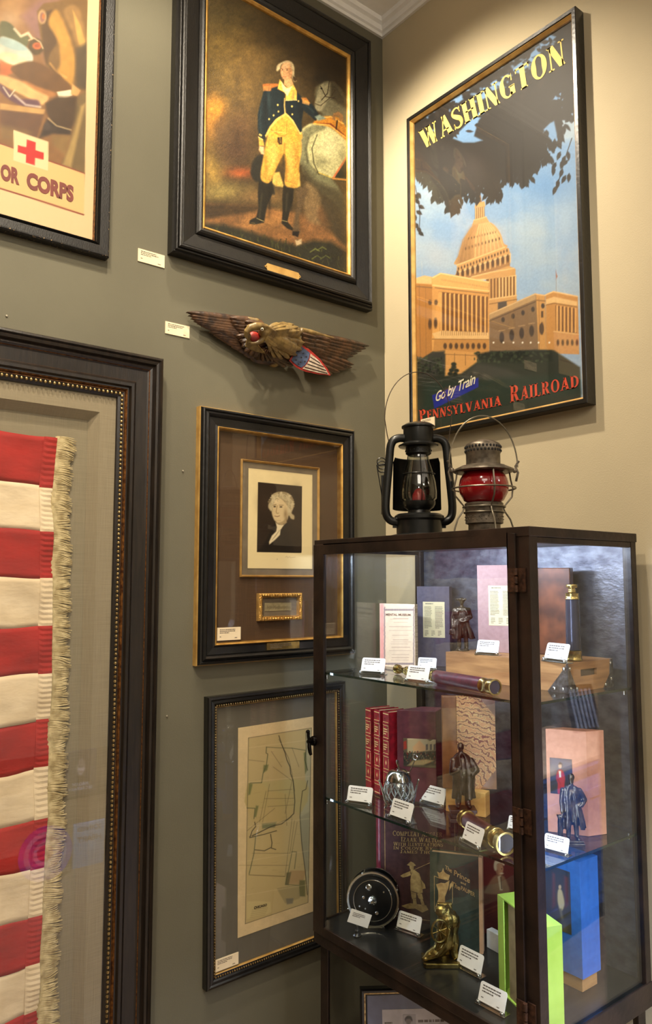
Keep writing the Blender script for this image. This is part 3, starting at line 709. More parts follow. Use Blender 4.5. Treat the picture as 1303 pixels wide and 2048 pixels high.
    # soft modelling of cloth and flesh, brush texture
    for (x, y, rx, ry, col, a_) in ((580,640,16,120,(12,18,20),.6),(676,620,14,60,(14,22,26),.5),(600,560,12,60,(52,66,66),.45),(780,640,16,60,(12,18,20),.6),(742,560,10,40,(48,62,62),.4),
        (582,960,12,90,(160,112,36),.6),(668,900,14,60,(168,120,40),.55),(768,900,10,120,(150,104,34),.6),(704,980,10,80,(160,112,38),.5),(640,820,40,16,(150,106,38),.35),
        (604,1160,10,90,(14,12,8),.6),(730,1160,10,80,(14,12,8),.6),(722,410,14,40,(150,104,66),.5),(690,392,16,12,(236,196,150),.5),(900,940,60,40,(96,94,64),.5),(1030,900,30,60,(120,116,80),.5),(860,800,20,60,(150,146,104),.4)):
        c.glow(x, y, rx, ry, col, a_)
    c.grain(14, .16, 19, 4); c.grain(5, .16, 9, 3)
picture('painted_canvas', PA_, -.768, -.178, 2.668, 3.492, .02, .0020, (330,0), 2.896, paint_officer, (70, 56, 32), M['oil'], wf, gain=.68)
def plaque(P, quad, n, m_, parent, notch=.005):
    us = [P.px(x, y, n) for x, y in quad]; u0 = (us[0][0]+us[3][0])/2; u1 = (us[1][0]+us[2][0])/2; v1 = (us[0][1]+us[1][1])/2; v0 = (us[2][1]+us[3][1])/2
    k = notch; O = Vector(parent.location); m0 = (v0+v1)/2
    poly = [(u0+k*1.6,v0),(u1-k*1.6,v0),(u1-k,v0+k),(u1,m0-k*.6),(u1+k*.4,m0),(u1,m0+k*.6),(u1-k,v1-k),(u1-k*1.6,v1),(u0+k*1.6,v1),(u0+k,v1-k),(u0,m0+k*.6),(u0-k*.4,m0),(u0,m0-k*.6),(u0+k,v0+k)] if notch else [(u0,v0),(u1,v0),(u1,v1),(u0,v1)]
    mb = MB(); mb.prism(poly, n-.004, n+.001, lambda a, b, h: tuple(P.at(a, b, h)-O))
    o = mb.build('nameplate', m_, parent, label='blank engraved brass nameplate with notched ends' if notch else 'small brass nameplate')
    return o, (u0, u1, v0, v1)
pl_, (a0, a1, b0, b1) = plaque(PA_, [(530,527),(600,545),(600,559),(531,541)], .0435, M['goldpaint'], wf)
for u in (a0+.003, a1-.003):
    mb = MB(); mb.ball(PA_.at(u, (b0+b1)/2, .0447)-wf.location, .0018, 8); mb.build('screw', M['oldbrass'], pl_)

# ================================================================== PRICE LABELS ON THE WALL
def wall_label(P, quad, n, label, seed, parent_n=0):
    us = [P.px(x, y, n) for x, y in quad]; u0 = (us[0][0]+us[3][0])/2; u1 = (us[1][0]+us[2][0])/2; v1 = (us[0][1]+us[1][1])/2; v0 = (us[2][1]+us[3][1])/2
    t = thing('wall_label', label, 'label', tuple(P.at(u0, v0, parent_n)), group='printed price labels')
    O = Vector(t.location); mb = MB()
    mb.prism([(u0,v0),(u1,v0),(u1,v1),(u0,v1)], parent_n+.0003, n, lambda a, b, h: tuple(P.at(a, b, h)-O))
    mb.build('card', M['card'], t)
    mb = MB(); w_ = u1-u0; h_ = v1-v0
    dashes(mb, P, u0+w_*.1, u0+w_*.86, v0+h_*.52, v0+h_*.9, n+.0003, 3, seed=seed, O=O)
    dashes(mb, P, u0+w_*.1, u0+w_*.22, v0+h_*.22, v0+h_*.36, n+.0003, 1, seed=seed+1, O=O)
    dashes(mb, P, u0+w_*.74, u0+w_*.95, v0+h_*.1, v0+h_*.24, n+.0003, 1, seed=seed+1, O=O)
    mb.build('printed_text', M['ink'], t)
    return t
wall_label(PA_, [(276,497),(329,510),(329,536),(276,522)], .003, 'cream price label on the grey wall left of the officer painting', 1)
wall_label(PA_, [(330.6,641),(379.3,654),(378,677.4),(330.6,665.4)], .003, 'cream price label on the grey wall left of the carved eagle', 2)

# ================================================================== FLAG SHADOW BOX
ff = thing('framed_flag', 'large dark shadow box frame holding a red and white striped flag', 'framed flag', (-.905, 0, .25))
FU0, FU1, FV0, FV1 = -2.9, -.905, .25, 2.227
moulding('frame', PA_, FU0, FU1, FV0, FV1, [(0,0),(0,.052),(.004,.060),(.010,.063),(.014,.058),(.018,.062),(.024,.060),(.028,.052),(.034,.055),(.040,.052,2),(.0415,.049),(.046,.047),(.078,.045,2),(.0795,.049),(.088,.058),(.096,.058),(.100,.050),(.104,.050,1),(.108,.044),(.110,.040)], [M['umber'], M['rubbed'], M['rubbed']], ff)
moulding('bead_sight', PA_, FU0+.1102, FU1-.1102, FV0+.1102, FV1-.1102, [(0,.03),(0,.046,1),(.002,.047),(.010,.044),(.018,.040),(.020,.036)], [M['umber'], M['rubbed']], ff)
beading('beading', PA_, FU0+.119, FU1-.119, FV0+.119, FV1-.119, .047, .0046, .0118, M['bead'], ff, vmin=.35, umin=-1.5)
moulding('linen_liner', PA_, FU0+.130, FU1-.130, FV0+.130, FV1-.130, [(0,.026),(0,.034),(.045,.034),(.067,.008)], [M['linen']], ff)
sheet('backing_board', PA_, FU0+.15, FU1-.15, FV0+.15, FV1-.15, .001, .007, M['linenback'], ff)
sheet('glass', PA_, FU0+.127, FU1-.127, FV0+.127, FV1-.127, .0365, .0385, M['glass'], ff)
M['red'] = mat('red_cotton', (168, 25, 19), .8, col2=(146, 19, 15), nscale=9, bump=1, bscale=11, stretch=(1,1,2.2))
M['white'] = mat('white_cotton', (228, 210, 176), .85, col2=(214, 194, 158), nscale=10, bump=1, bscale=11, stretch=(1,1,2.2))
M['thread'] = mat('fringe_thread', (208, 192, 146), .85, col2=(160, 142, 98), nscale=50)
# stripe seams: image rows at the frame's left edge and at the fly edge
bl = [862,960,1057,1155,1256,1353,1457.6,1554,1655,1751,1852,1952,2048,2148]
br = [(110.5,876),(101,976),(101,1064),(101,1156),(99,1251),(98,1346),(96,1437),(91.6,1532),(90,1634),(83,1734),(79,1828),(74,1924),(73,2021),(72,2120)]
zl = [PA_.px(0, y, .015) for y in bl]; zr = [PA_.px(x, y, .015) for x, y in br]
def ripple(u, v): return .0190 + .0024*math.sin((u*1.3+v)*34+2*math.sin(u*9)) + .0012*math.sin((v*.6-u)*70+v*9) + .0028*math.sin(u*31+v*9) + .0022*math.sin(v*17-u*23+1) + .0012*math.sin(u*80+v*31) + .0016*math.sin(v*46+u*12)
flag_parts = []
for i in range(13):
    mb = MB(); NU, NV = 60, 10
    for a in range(NU+1):
        t = (a/NU)
        for b in range(NV+1):
            s_ = b/NV
            # top / bottom seam lines extended to the hoist, out of view
            def seam(k, t):
                (ua, va), (ub, vb) = zl[k], zr[k]; u = -2.6+(ub+2.6)*t; q = (u-ua)/(ub-ua)
                q2 = max(q, -.6); return u, va+(vb-va)*q2 + .0025*math.sin(u*26+k*1.7)*(1 if k < 13 else 1)
            (ut, vt), (ub_, vb_) = seam(i, t), seam(i+1, t)
            u = ut*(1-s_)+ub_*s_; v = vt*(1-s_)+vb_*s_
            mb.v.append(tuple(PA_.at(u, v, ripple(u, v))-ff.location))
    for a in range(NU):
        for b in range(NV):
            k = a*(NV+1)+b; mb.f.append((k, k+NV+1, k+NV+2, k+1)); mb.m.append(0)
    base = len(mb.v)
    o = mb.build('flag_stripe', M['red'] if i % 2 == 0 else M['white'], ff, smooth=True, label=('red' if i % 2 == 0 else 'cream white')+' stripe of the flag')
    sd = o.modifiers.new('cloth', 'SOLIDIFY'); sd.thickness = .0014; sd.offset = -1
# hem strips at the fly: doubled cloth with puckers
for i in range(13):
    mb = MB(); (ua, va), (ub, vb) = zr[i], zr[i+1]; NV = 18
    for b in range(NV+1):
        s_ = b/NV; u1_ = ua*(1-s_)+ub*s_+.004; v_ = va*(1-s_)+vb*s_
        for q in range(4):
            u = u1_-.034*(1-q/3); h = ripple(u, v_)+.0022+(.0012 if q in (1,2) else 0)+.0008*((b % 2)*2-1)*(1 if q else 0)
            mb.v.append(tuple(PA_.at(u, v_, h)-ff.location))
    for b in range(NV):
        for q in range(3):
            k = b*4+q; mb.f.append((k, k+1, k+5, k+4)); mb.m.append(0)
    o = mb.build('hem', M['red'] if i % 2 == 0 else M['white'], ff, smooth=False)
    sd = o.modifiers.new('cloth', 'SOLIDIFY'); sd.thickness = .0008; sd.offset = -1
# fringe
mb = MB(); rr = random.Random(3)
yy = 878; k = 0
v_top = zr[0][1]+.004; v_bot = zr[12][1]-.05
def edge_u(v):
    for i in range(13):
        if zr[i][1] >= v >= zr[i+1][1]:
            t = (zr[i][1]-v)/(zr[i][1]-zr[i+1][1]); return zr[i][0]*(1-t)+zr[i+1][0]*t
    return zr[0][0] if v > zr[0][1] else zr[12][0]
v = v_top
while v > v_bot:
    u = edge_u(v); cl = math.sin(v*61+2*math.sin(v*17)); L = .052+rr.uniform(-.005, .004)+.003*cl; droop = .003+.006*cl+.004*math.sin(v*190)
    for q in range(2):
        j_ = rr.uniform(-.0009,.0009); z0 = .013+.002*cl
        pts = [PA_.at(u+.004, v+j_, z0+.002), PA_.at(u+.018, v+j_-droop*.10, z0+.005), PA_.at(u+.030, v+j_*2-droop*.4, z0+.006+rr.uniform(-.001,.002)), PA_.at(u+.042, v+j_*2-droop*.85, z0+.004+rr.uniform(-.001,.002)), PA_.at(u+L, v+j_*3-droop*1.2, z0+.001)]
        mb.tube([p-ff.location for p in pts], [.0016,.0018,.0017,.0014,.0007], 5)
    v -= .0030
fr = mb.build('fringe', M['thread'], ff, smooth=True, label='khaki gold thread fringe'); fr['kind'] = 'stuff'
mb = MB(); NV = 150
for b in range(NV+1):
    v_ = v_top-(v_top-v_bot)*b/NV; u = edge_u(v_)
    for q, (du, h) in enumerate(((0,.0165),(.008,.0185),(.018,.0165),(.028,.0135))): mb.v.append(tuple(PA_.at(u+du+.001*math.sin(b*1.9), v_, h+.0007*math.sin(b*2.3+q))-ff.location))
for b in range(NV):
    for q in range(3): k = b*4+q; mb.f.append((k, k+1, k+5, k+4)); mb.m.append(0)
hd = mb.build('fringe_heading', M['thread'], ff, smooth=True)
sd = hd.modifiers.new('cloth', 'SOLIDIFY'); sd.thickness = .0015; sd.offset = -1

# ================================================================== PORTRAIT ENGRAVING
ef = thing('framed_engraving', 'framed engraving of a white haired man in dark coat with brown mat and gold fillets', 'framed engraving', (-.769, 0, 1.352))
EU0, EU1, EV0, EV1 = -.769, -.168, 1.352, 2.117
moulding('frame', PA_, EU0, EU1, EV0, EV1, [(0,0,1),(0,.020,1),(.002,.024),(.006,.033),(.010,.035),(.013,.030),(.016,.034),(.021,.038),(.026,.034),(.029,.028),(.031,.030),(.055,.026),(.057,.030)], [M['black'], M['goldpaint']], ef)
moulding('gilt_slip', PA_, EU0+.0565, EU1-.0565, EV0+.0565, EV1-.0565, [(0,.01),(0,.031),(.002,.033),(.005,.030),(.0065,.027),(.008,.010)], [M['gold']], ef)
M['brownmat'] = weave('brown_linen_mat', (86, 62, 36), (68, 48, 28))
M['greymat'] = mat('grey_mat_board', (122, 108, 86), .85)
sheet('mat_board', PA_, EU0+.06, EU1-.06, EV0+.06, EV1-.06, .004, .010, M['brownmat'], ef, label='dark brown linen mat')
moulding('inner_fillet', PA_, -.619, -.313, 1.609, 1.973, [(0,.009),(0,.016),(.0015,.018),(.003,.015),(.004,.017),(.006,.014),(.007,.010)], [M['goldpaint']], ef)
sheet('inner_mat', PA_, -.613, -.319, 1.615, 1.967, .0100, .0112, M['greymat'], ef, label='grey inner mat')
def paint_portrait(c):
    c.grain(30, .04, 2)
    c.poly([(441,526),(886,570),(882,1219),(433,1217)], (232,212,160), 2)
    c.grain(20, .02, 4)
    Q = [(513,613),(823,643),(818,1112),(505,1107)]; c.poly(Q, (48,36,25), 2)
    c.glow(560, 760, 60, 90, (66,50,34), .5); c.glow(780, 700, 40, 70, (40,30,20), .5)
    # shoulders
    c.poly([(640,900),(600,960),(560,1040),(520,1100),(620,1104),(814,1108),(818,980),(780,930),(740,900)], (32,24,17), 6, smooth=True)
    c.poly([(740,890),(790,910),(816,960),(817,1100),(770,1100),(720,960)], (52,40,28), 12, .6)
    # shirt frill and neckcloth
    c.poly([(636,896),(660,912),(700,912),(706,900),(672,950),(668,985),(636,1018),(592,1054),(590,1034),(610,990),(640,960),(645,930)], (226,210,170), 4)
    for k in range(6): c.line([(612+k*9,1020-k*13),(640+k*6,990-k*8)], 3, (150,130,96), 2, .7)
    # hair behind
    c.poly([(588,800),(586,770),(604,740),(616,700),(650,684),(700,684),(740,704),(762,750),(764,790),(750,830),(768,850),(766,876),(744,870),(730,850),(716,880),(700,820),(640,760),(616,770),(612,810)], (186,168,128), 5, smooth=True)
    # neck, face
    c.poly([(640,880),(712,860),(716,900),(680,916),(644,906)], (170,146,104), 5)
    c.poly([(612,780),(620,740),(660,722),(706,740),(722,790),(716,850),(690,886),(656,898),(630,884),(614,850),(608,810)], (212,188,142), 5, smooth=True)
    c.glow(706, 840, 16, 44, (140,114,78), .8); c.glow(640, 752, 26, 14, (232,212,166), .8); c.glow(636, 850, 12, 10, (226,202,156), .6)
    c.poly([(604,770),(620,720),(650,690),(710,690),(754,730),(760,770),(744,820),(724,826),(720,780),(700,744),(664,724),(636,734),(622,770),(612,812),(598,812)], (204,188,148), 6, .9, smooth=True)
    hr = random.Random(12)
    for k in range(70):
        x = hr.uniform(610,752); y = hr.uniform(690,800)
        if x < 720 and y > 745 and x > 622: continue
        r_ = hr.uniform(5,10); a0 = hr.uniform(0,6); c.line([(x+r_*math.cos(a0+q*.6), y+r_*math.sin(a0+q*.6)) for q in range(5)], 2, hr.choice([(120,104,74),(226,212,176),(96,82,58)]), 2, .6)
    for k in range(10): c.line([(640+k*11,694+abs(k-4)*3),(690+k*6,740+k*8)], 3, (150,132,96), 3, .6)
    for k in range(5): c.line([(600+k*3,760+k*12),(616,770+k*12)], 3, (150,132,96), 3, .5)
    c.line([(618,776),(640,772)], 3, (90,70,46), 2); c.line([(662,776),(690,776)], 3, (90,70,46), 2)
    c.ell(630, 786, 8, 5, (60,44,28), 3); c.ell(674, 788, 9, 5, (60,44,28), 3)
    c.line([(648,780),(640,824),(646,834),(658,832)], 4, (150,122,82), 2.5); c.line([(630,852),(650,856),(664,851)], 4, (110,74,50), 2); c.line([(640,884),(672,884)], 5, (176,150,106), 4, .6)
    for k in range(26):
        a = -2.9+k*.19; c.ell(676+88*math.cos(a), 772+84*math.sin(a), hr.uniform(6,11), hr.uniform(6,10), hr.choice([(176,158,118),(206,190,150),(140,122,88)]), 3, 0, .8) if math.sin(a) < .2 else None
    pg = (232,212,160)
    c.poly([(824,560),(886,570),(882,1219),(819,1219)], pg, 2); c.poly([(436,1107),(506,1107),(819,1113),(880,1113),(880,1219),(433,1219)], pg, 2)
    c.line([(706,1142),(716,1136),(722,1146),(734,1138),(742,1146),(776,1141)], 1.5, (150,130,96), 1.5, .8); c.ell(648, 1156, 3, 2, (150,130,96), 2)
picture('engraved_print', PA_, -.5905, -.341, 1.636, 1.947, .0125, .00125, (370,790), 3.521, paint_portrait, (222,202,152), M['print'], ef)
of = moulding('ornate_fillet', PA_, -.556, -.390, 1.474, 1.559, [(0,.010),(0,.022),(.003,.028),(.006,.024),(.010,.020),(.013,.022),(.014,.012)], [M['goldpaint']], ef)
mb = MB(); rr = random.Random(5)
for i in range(64):
    t = i/64*4; s_ = int(t); q = t-s_; d = .0062; w0, w1, h0, h1 = -.556+d, -.390-d, 1.474+d, 1.559-d
    u, v = [(w0+(w1-w0)*q, h0), (w1, h0+(h1-h0)*q), (w1-(w1-w0)*q, h1), (w0, h1-(h1-h0)*q)][s_]
    mb.ball(PA_.at(u, v, .026)-ef.location, (.0058*rr.uniform(.7,1.2), .0042, .0052*rr.uniform(.7,1.2)), 8)
oo = mb.build('scroll_ornament', M['gold'], of, smooth=True)
sheet('inner_mat', PA_, -.544, -.402, 1.486, 1.547, .0102, .0115, M['greymat'], ef, label='grey mat around the signature slip')
def paint_slip(c):
    c.grain(20, .15, 3)
    for k in range(26):
        x = 575+k*6.6; c.line([(x,1510-(k%3)*4),(x+4,1482+(k*7%9)),(x+7,1512)], 1.6, (84,74,52), 1.6, .7)
picture('signature_slip', PA_, -.527, -.425, 1.504, 1.529, .0130, .001, (370,790), 3.521, paint_slip, (160,146,108), M['print'], ef)
o_, b_ = plaque(PA_, [(532.7,1286.5),(598,1282),(598,1295.5),(533.3,1301)], .031, M['brass'], ef, 0)
mb = MB(); dashes(mb, PA_, b_[0]+.012, b_[1]-.012, b_[2]+.003, b_[3]-.002, .0325, 3, seed=3, O=Vector(ef.location)); mb.build('engraved_text', M['ink'], o_)
sheet('glass', PA_, EU0+.063, EU1-.063, EV0+.063, EV1-.063, .0235, .025, M['glass'], ef)
wall_label(PA_, [(434.7,1255.8),(481.3,1253.5),(480.8,1278.5),(434,1282)], .0275, 'white price label stuck to lower left glass of the framed engraving', 6, .0258)

# ================================================================== MAP
TI = math.radians(.55)
PM = Plane((-.722, 0, .445), (math.cos(TI), 0, math.sin(TI)), (-math.sin(TI), 0, math.cos(TI)))
mf = thing('framed_map', 'framed antique city map with grey mat and beaded gilt sight edge, black frame', 'framed map', tuple(PM.o))
MW, MH = .520, .815
moulding('frame', PM, 0, MW, 0, MH, [(0,0),(0,.022),(.002,.026),(.008,.028),(.012,.025),(.020,.026),(.024,.023)], [M['black']], mf)
moulding('bead_sight', PM, .0235, MW-.0235, .0235, MH-.0235, [(0,.008),(0,.020),(.004,.0185),(.0085,.017,1),(.010,.016,1),(.011,.009)], [M['black'], M['goldpaint']], mf)
beading('beading', PM, .0275, MW-.0275, .0275, MH-.0275, .0215, .0030, .0078, M['bead'], mf)
M['slatemat'] = mat('slate_mat_board', (104, 98, 84), .85, col2=(98, 92, 78), nscale=6)
sheet('mat_board', PM, .03, MW-.03, .03, MH-.03, .003, .008, M['slatemat'], mf)
def paint_map(c):
    c.glow(600, 900, 500, 800, (196,172,122), .4); c.grain(60, .05, 3); c.grain(8, .03, 5)
    L = c.line; ink = (62, 58, 44); gr = (92, 96, 66)
    # printed area
    c.poly([(308,393),(672,335),(652,1345),(290,1468)], (190,170,120), 2)
    c.glow(460, 1080, 160, 200, (202,180,124), .6); c.glow(560, 700, 120, 160, (182,160,110), .5)
    # the lake along the east side
    c.poly([(640,360),(672,340),(664,800),(655,1340),(640,1180),(612,980),(604,840),(650,740),(656,680),(636,650)], (178,172,138), 3, .95)
    c.poly([(606,850),(660,820),(652,1160),(640,1170),(612,1000)], (150,146,118), 6, .6)
    c.poly([(312,660),(384,650),(560,630),(640,640),(656,690),(650,760),(604,836),(560,800),(300,798),(286,760),(296,690)], (182,168,114), 4, .9)
    c.poly([(300,665),(384,652),(430,700),(570,720),(566,830),(540,870),(330,880),(300,800),(286,760)], (188,166,108), 4, .6)
    c.poly([(310,655),(332,660),(318,720),(306,724)], (112,116,70), 4, .9); c.poly([(352,784),(366,786),(352,850),(340,850)], (112,116,70), 4, .9)
    c.poly([(396,550),(424,548),(416,580),(392,596)], (112,116,70), 4, .9); c.poly([(628,480),(642,470),(646,580),(636,600)], (112,120,76), 4, .9)
    c.poly([(386,890),(470,880),(460,910),(388,918)], (110,116,84), 4, .8)
    c.poly([(548,1160),(640,1160),(620,1240),(522,1240)], (180,150,104), 3, .9); c.poly([(528,1172),(556,1168),(540,1244),(520,1244)], (120,110,76), 3, .9)
    c.poly([(604,1216),(636,1216),(636,1310),(594,1310)], (110,108,70), 4, .9); c.poly([(470,1262),(600,1240),(606,1320),(520,1350)], (166,150,106), 3, .9)
    c.poly([(524,1322),(568,1320),(564,1350),(530,1356)], (120,116,100), 4, .8)
    # parks, rivers, rail roads, boulevards
    L([(484,380),(500,430),(520,480),(530,520),(548,560),(552,600),(566,640),(572,700),(576,760),(570,830),(540,860),(500,890),(440,905),(390,930),(330,960)], 4, ink, 2)
    L([(484,400),(540,510),(560,600),(575,700)], 2, ink, 2, .7); L([(640,356),(642,460),(634,520),(650,580)], 3, ink, 2)
    L([(412,446),(480,450),(560,452),(640,465)], 3, gr, 2); L([(412,446),(410,480),(420,486),(412,550),(392,600),(384,652)], 4, gr, 2); L([(318,654),(384,652)], 4, gr, 2)
    L([(650,640),(640,690),(620,700),(608,800),(606,850),(616,1000),(636,1160),(648,1300)], 3, ink, 2); L([(300,798),(346,800),(340,860)], 4, gr, 2)
    L([(344,880),(350,905),(330,930),(316,970),(400,950),(470,930)], 4, ink, 2); L([(436,950),(444,1000),(440,1030),(466,1038)], 4, ink, 2); L([(346,1040),(400,1046),(436,1028)], 4, ink, 2); L([(350,960),(340,1060),(312,1180)], 4, gr, 2)
    L([(312,1185),(520,1194)], 3, (104,92,60), 2); L([(560,1050),(586,1052),(574,1150)], 3, gr, 2); L([(560,1050),(540,1160),(522,1240),(600,1246)], 3, gr, 2)
    for a, b in (((390,880),(430,660)),((372,880),(410,700)),((420,700),(560,690)),((400,744),(570,742)),((420,790),(570,780)),((520,720),(530,900)),((300,930),(460,800)),((312,964),(560,850)),((560,860),(520,1190)),((574,870),(548,1060)),((590,880),(560,1050)),((520,830),(560,640)),((310,520),(400,530)),((450,560),(560,640)),((440,470),(500,560)),((560,450),(600,560)),((330,1060),(550,1060)),((300,1130),(540,1130))):
        L([a, b], 1.6, ink, 1.6, .65)
    rr = random.Random(11)
    for i in range(60):
        x = rr.uniform(310, 620); y = rr.uniform(420, 1300); L([(x,y),(x+rr.uniform(10,40), y-rr.uniform(0,8))], 1.4, (150,132,88), 1.5, .5)
    for y0, y1 in ((460,400),(655,612),(915,855),(1115,1040),(1310,1235)): L([(240,y0),(690,y1)], 2, (222,202,156), 3, .6)
    c.poly([(300,1340),(360,1336),(436,1342),(440,1400),(400,1420),(300,1440)], (200,182,128), 3)
    for k in range(5): L([(330-k*3,1388+k*11),(420-k*4,1376+k*10)], 1.6, (120,104,72), 1.6, .6)
    L([(308,393),(672,335)], 2, ink, 1.5); L([(308,393),(290,1468)], 2, ink, 1.5); L([(290,1468),(652,1345)], 2, ink, 1.5); L([(672,335),(652,1345)], 2, ink, 1.5)
    L([(254,1130),(300,1130)], 3, (150,130,90), 3, .5)
mp0 = PM.px(480.6,1458,.0085); mp1 = PM.px(473,1876,.0085)
picture('map_sheet', PM, .112, .410, .108, .712, .0092, .00125, (390,1340), 2.892, paint_map, (220,196,150), M['print'], mf)
M['darkink'] = mat('dark_ink', (44, 38, 30), .7)
letters('lettering', text_shape('CHICAGO', .035), PM, [(340,1368),(415,1350),(414,1364),(339,1384)], .0098, M['darkink'], mf, off=(390,1340), sc=2.892)
sheet('glass', PM, .034, MW-.034, .034, MH-.034, .0115, .013, M['glass'], mf)
wall_label(PM, [(429.8,1921),(477,1903.6),(476.4,1929.5),(429.8,1943.4)], .0152, 'cream price label on lower left glass of the framed map', 9, .0134)

# nails left in the wall
M['nail'] = mat('nail_head', (190, 180, 160), .4, .6)
for i, ((x, y), lb) in enumerate((((365,942),'tiny nail in the grey wall left of the framed engraving'), ((333,1432),'tiny nail in the grey wall beside the flag frame, left of the framed map'), ((13,632),'small pale nail in the grey wall between poster and flag frame'))):
    u, v = PA_.px(x, y, 0); mb = MB(); mb.lathe([(0,.004),(.0022,.0035),(.003,.002),(.0015,.0012),(.0015,-.002)], tuple(PA_.at(u, v, 0)), 10, axis=(0,-1,0))
    tag(mb.build('nail', M['nail'], smooth=True), lb, 'nail')
# ================================================================== RAILROAD POSTER ON THE RIGHT WALL
tp = thing('framed_poster', 'tall framed travel poster lettered WASHINGTON with a domed building under leafy branches', 'framed poster', (0, -.168, 2.08))
QU0, QU1, QV0, QV1 = .166, .848, 2.08, 3.232
moulding('frame', PB_, QU0, QU1, QV0, QV1, [(0,0),(0,.040),(.0015,.0415),(.012,.0415),(.0135,.040),(.0136,.034)], [M['black']], tp)
moulding('gilt_slip', PB_, QU0+.0134, QU1-.0134, QV0+.0134, QV1-.0134, [(0,.012),(0,.038),(.0015,.0385),(.008,.028),(.0085,.014)], [M['goldpaint']], tp)
def F(pts): return [(x, y+879.5) for x, y in pts]
def leaf(c, x, y, ang, L, W, col):
    ca, sa = math.cos(ang), math.sin(ang)
    P_ = [(0,0),(.3,.5),(.62,.46),(1,0),(.62,-.46),(.3,-.5)]
    c.poly([(x+ca*a*L-sa*b*W, y+sa*a*L+ca*b*W) for a, b in P_], col, 2)
def paint_poster(c):
    X, Y = c.X, c.Y
    t = np.clip((Y-X*-.25-500)/1000, 0, 1)
    c.c = np.stack([96+t*50, 140+t*34, 190+t*14], 1)
    n = vnoise(X, Y*1.5, 180, 4, 4); c.mix(np.clip((n-.45)*2.2, 0, .75), (168,184,196)); c.glow(300, 1180, 90, 90, (176,182,190), .5); c.glow(900, 1010, 60, 120, (170,190,206), .5); c.glow(800, 860, 160, 90, (84,134,190), .5)
    # ---- dome
    st = (196,150,92); sh = (132,96,58); li = (222,182,122); dk = (84,62,44)
    def P(pts, col, s_=2, a=1): c.poly(F(pts), col, s_, a)
    def L(pts, w_, col, s_=1.5, a=1): c.line(F(pts), w_, col, s_, a)
    P([(500,20),(510,20),(516,56),(496,60)], sh); P([(486,62),(528,52),(532,76),(482,84)], st); P([(484,84),(528,76),(530,128),(484,140)], sh)
    for k in range(5): L([(488+k*9,86-k*1.6),(488+k*9,134-k*1.6)], 3.5, li)
    P([(478,140),(536,124),(552,150),(470,166)], st); L([(478,140),(536,124)], 4, li)
    P(spline([(476,164),(550,148),(596,190),(616,244),(620,270),(402,345),(408,300),(430,236)]), (188,146,94), 2)
    P(spline([(476,164),(430,236),(404,345),(470,320),(470,230)]), (146,108,68), 12, .8)
    c.glow(560, 1090, 40, 60, (226,190,134), .6)
    for k in range(12):
        t_ = k/11; xb = 410+t_*204; yb = 336-t_*74; xt = 478+t_*70; L([(xt,164-t_*14),((xt+xb)/2+(t_-.5)*34,232-t_*20),(xb,yb)], 3, (228,190,130) if t_ > .3 else (170,128,82), 1.6, .9)
        if k < 11:
            for (q, r_) in ((.35,5),(.62,7)): c.ell(xt+9+(xb-xt+8)*q+(t_-.5)*20, 879.5+(164-t_*14)+(yb-164+t_*14)*q, r_*.5, r_, dk, 2)
    # drum tiers
    P([(402,345),(622,262),(640,270),(648,296),(560,330),(398,386)], st); L([(400,348),(622,264)], 6, li); L([(398,384),(560,326),(646,296)], 5, li)
    for k in range(17): t_ = k/16; c.ell(408+t_*224, 879.5+364-t_*84, 3.4, 7, dk, 2)
    P([(396,388),(560,330),(646,300),(646,352),(560,378),(440,410),(388,400)], (160,118,74))
    for k in range(11):
        t_ = k/10; x = 404+t_*232; y = 392-t_*76; c.ell(x, 879.5+y, 6, 19, dk, 2); L([(x+11,y-22),(x+11,y+18)], 4, li)
    P([(440,410),(560,380),(640,350),(672,366),(672,400),(560,412),(470,414)], st); L([(470,402),(560,380),(664,362)], 6, li); L([(480,416),(600,408),(674,396)], 5, (236,200,140))
    P([(536,412),(674,398),(672,486),(560,510),(540,500)], (120,84,50))
    for k in range(9): x = 552+k*15; L([(x,414-k*1.6),(x,502-k*2)], 7, li if k > 2 else st)
    P([(534,506),(676,486),(678,520),(600,560),(550,600),(536,600)], st); L([(534,508),(676,488)], 6, li); L([(540,530),(678,506)], 4, sh)
    P([(590,520),(630,514),(634,560),(590,560)], (80,72,66), 3)
    # ---- left wing
    P([(210,410),(250,396),(286,404),(324,384),(420,398),(546,424),(552,620),(548,900),(210,900)], (204,150,82))
    P([(210,430),(286,440),(286,760),(240,780),(214,780)], (176,122,62)); P([(210,408),(250,396),(284,402),(284,434),(210,432)], li); L([(212,446),(284,452)], 5, sh)
    P([(286,404),(324,384),(548,424),(548,466),(330,450),(286,446)], (218,168,98)); L([(288,406),(326,386),(548,426)], 5, (240,204,140)); L([(290,440),(330,446),(548,468)], 6, (236,196,128)); L([(300,452),(330,456),(546,480)], 4, sh)
    for k in range(34): L([(332+k*6.4,412+k*1.1),(332+k*6.4,418+k*1.1)], 2, sh, 1, .6)
    P([(316,470),(544,494),(542,664),(318,660)], (112,74,42))
    for k in range(11): x = 328+k*20.4; L([(x,478+k*1.8),(x,662)], 9, (226,172,98)); L([(x+4,480+k*1.8),(x+4,660)], 2.5, sh)
    P([(316,470),(330,472),(318,740),(288,740),(284,690),(296,600)], (216,160,88)); 
    for x, y in ((276,520),(304,520),(276,620),(302,616)): c.ell(x, 879.5+y, 8, 24 if y > 600 else 12, dk, 3)
    L([(226,440),(232,780)], 3, sh, 2, .8); L([(256,450),(258,780)], 2.5, sh, 2, .7)
    P([(286,664),(330,650),(546,660),(548,690),(300,690)], li); L([(286,690),(548,692)], 4, sh); 
    for k in range(22): L([(330+k*9.8,652),(330+k*9.8,672)], 3, sh, 1, .7)
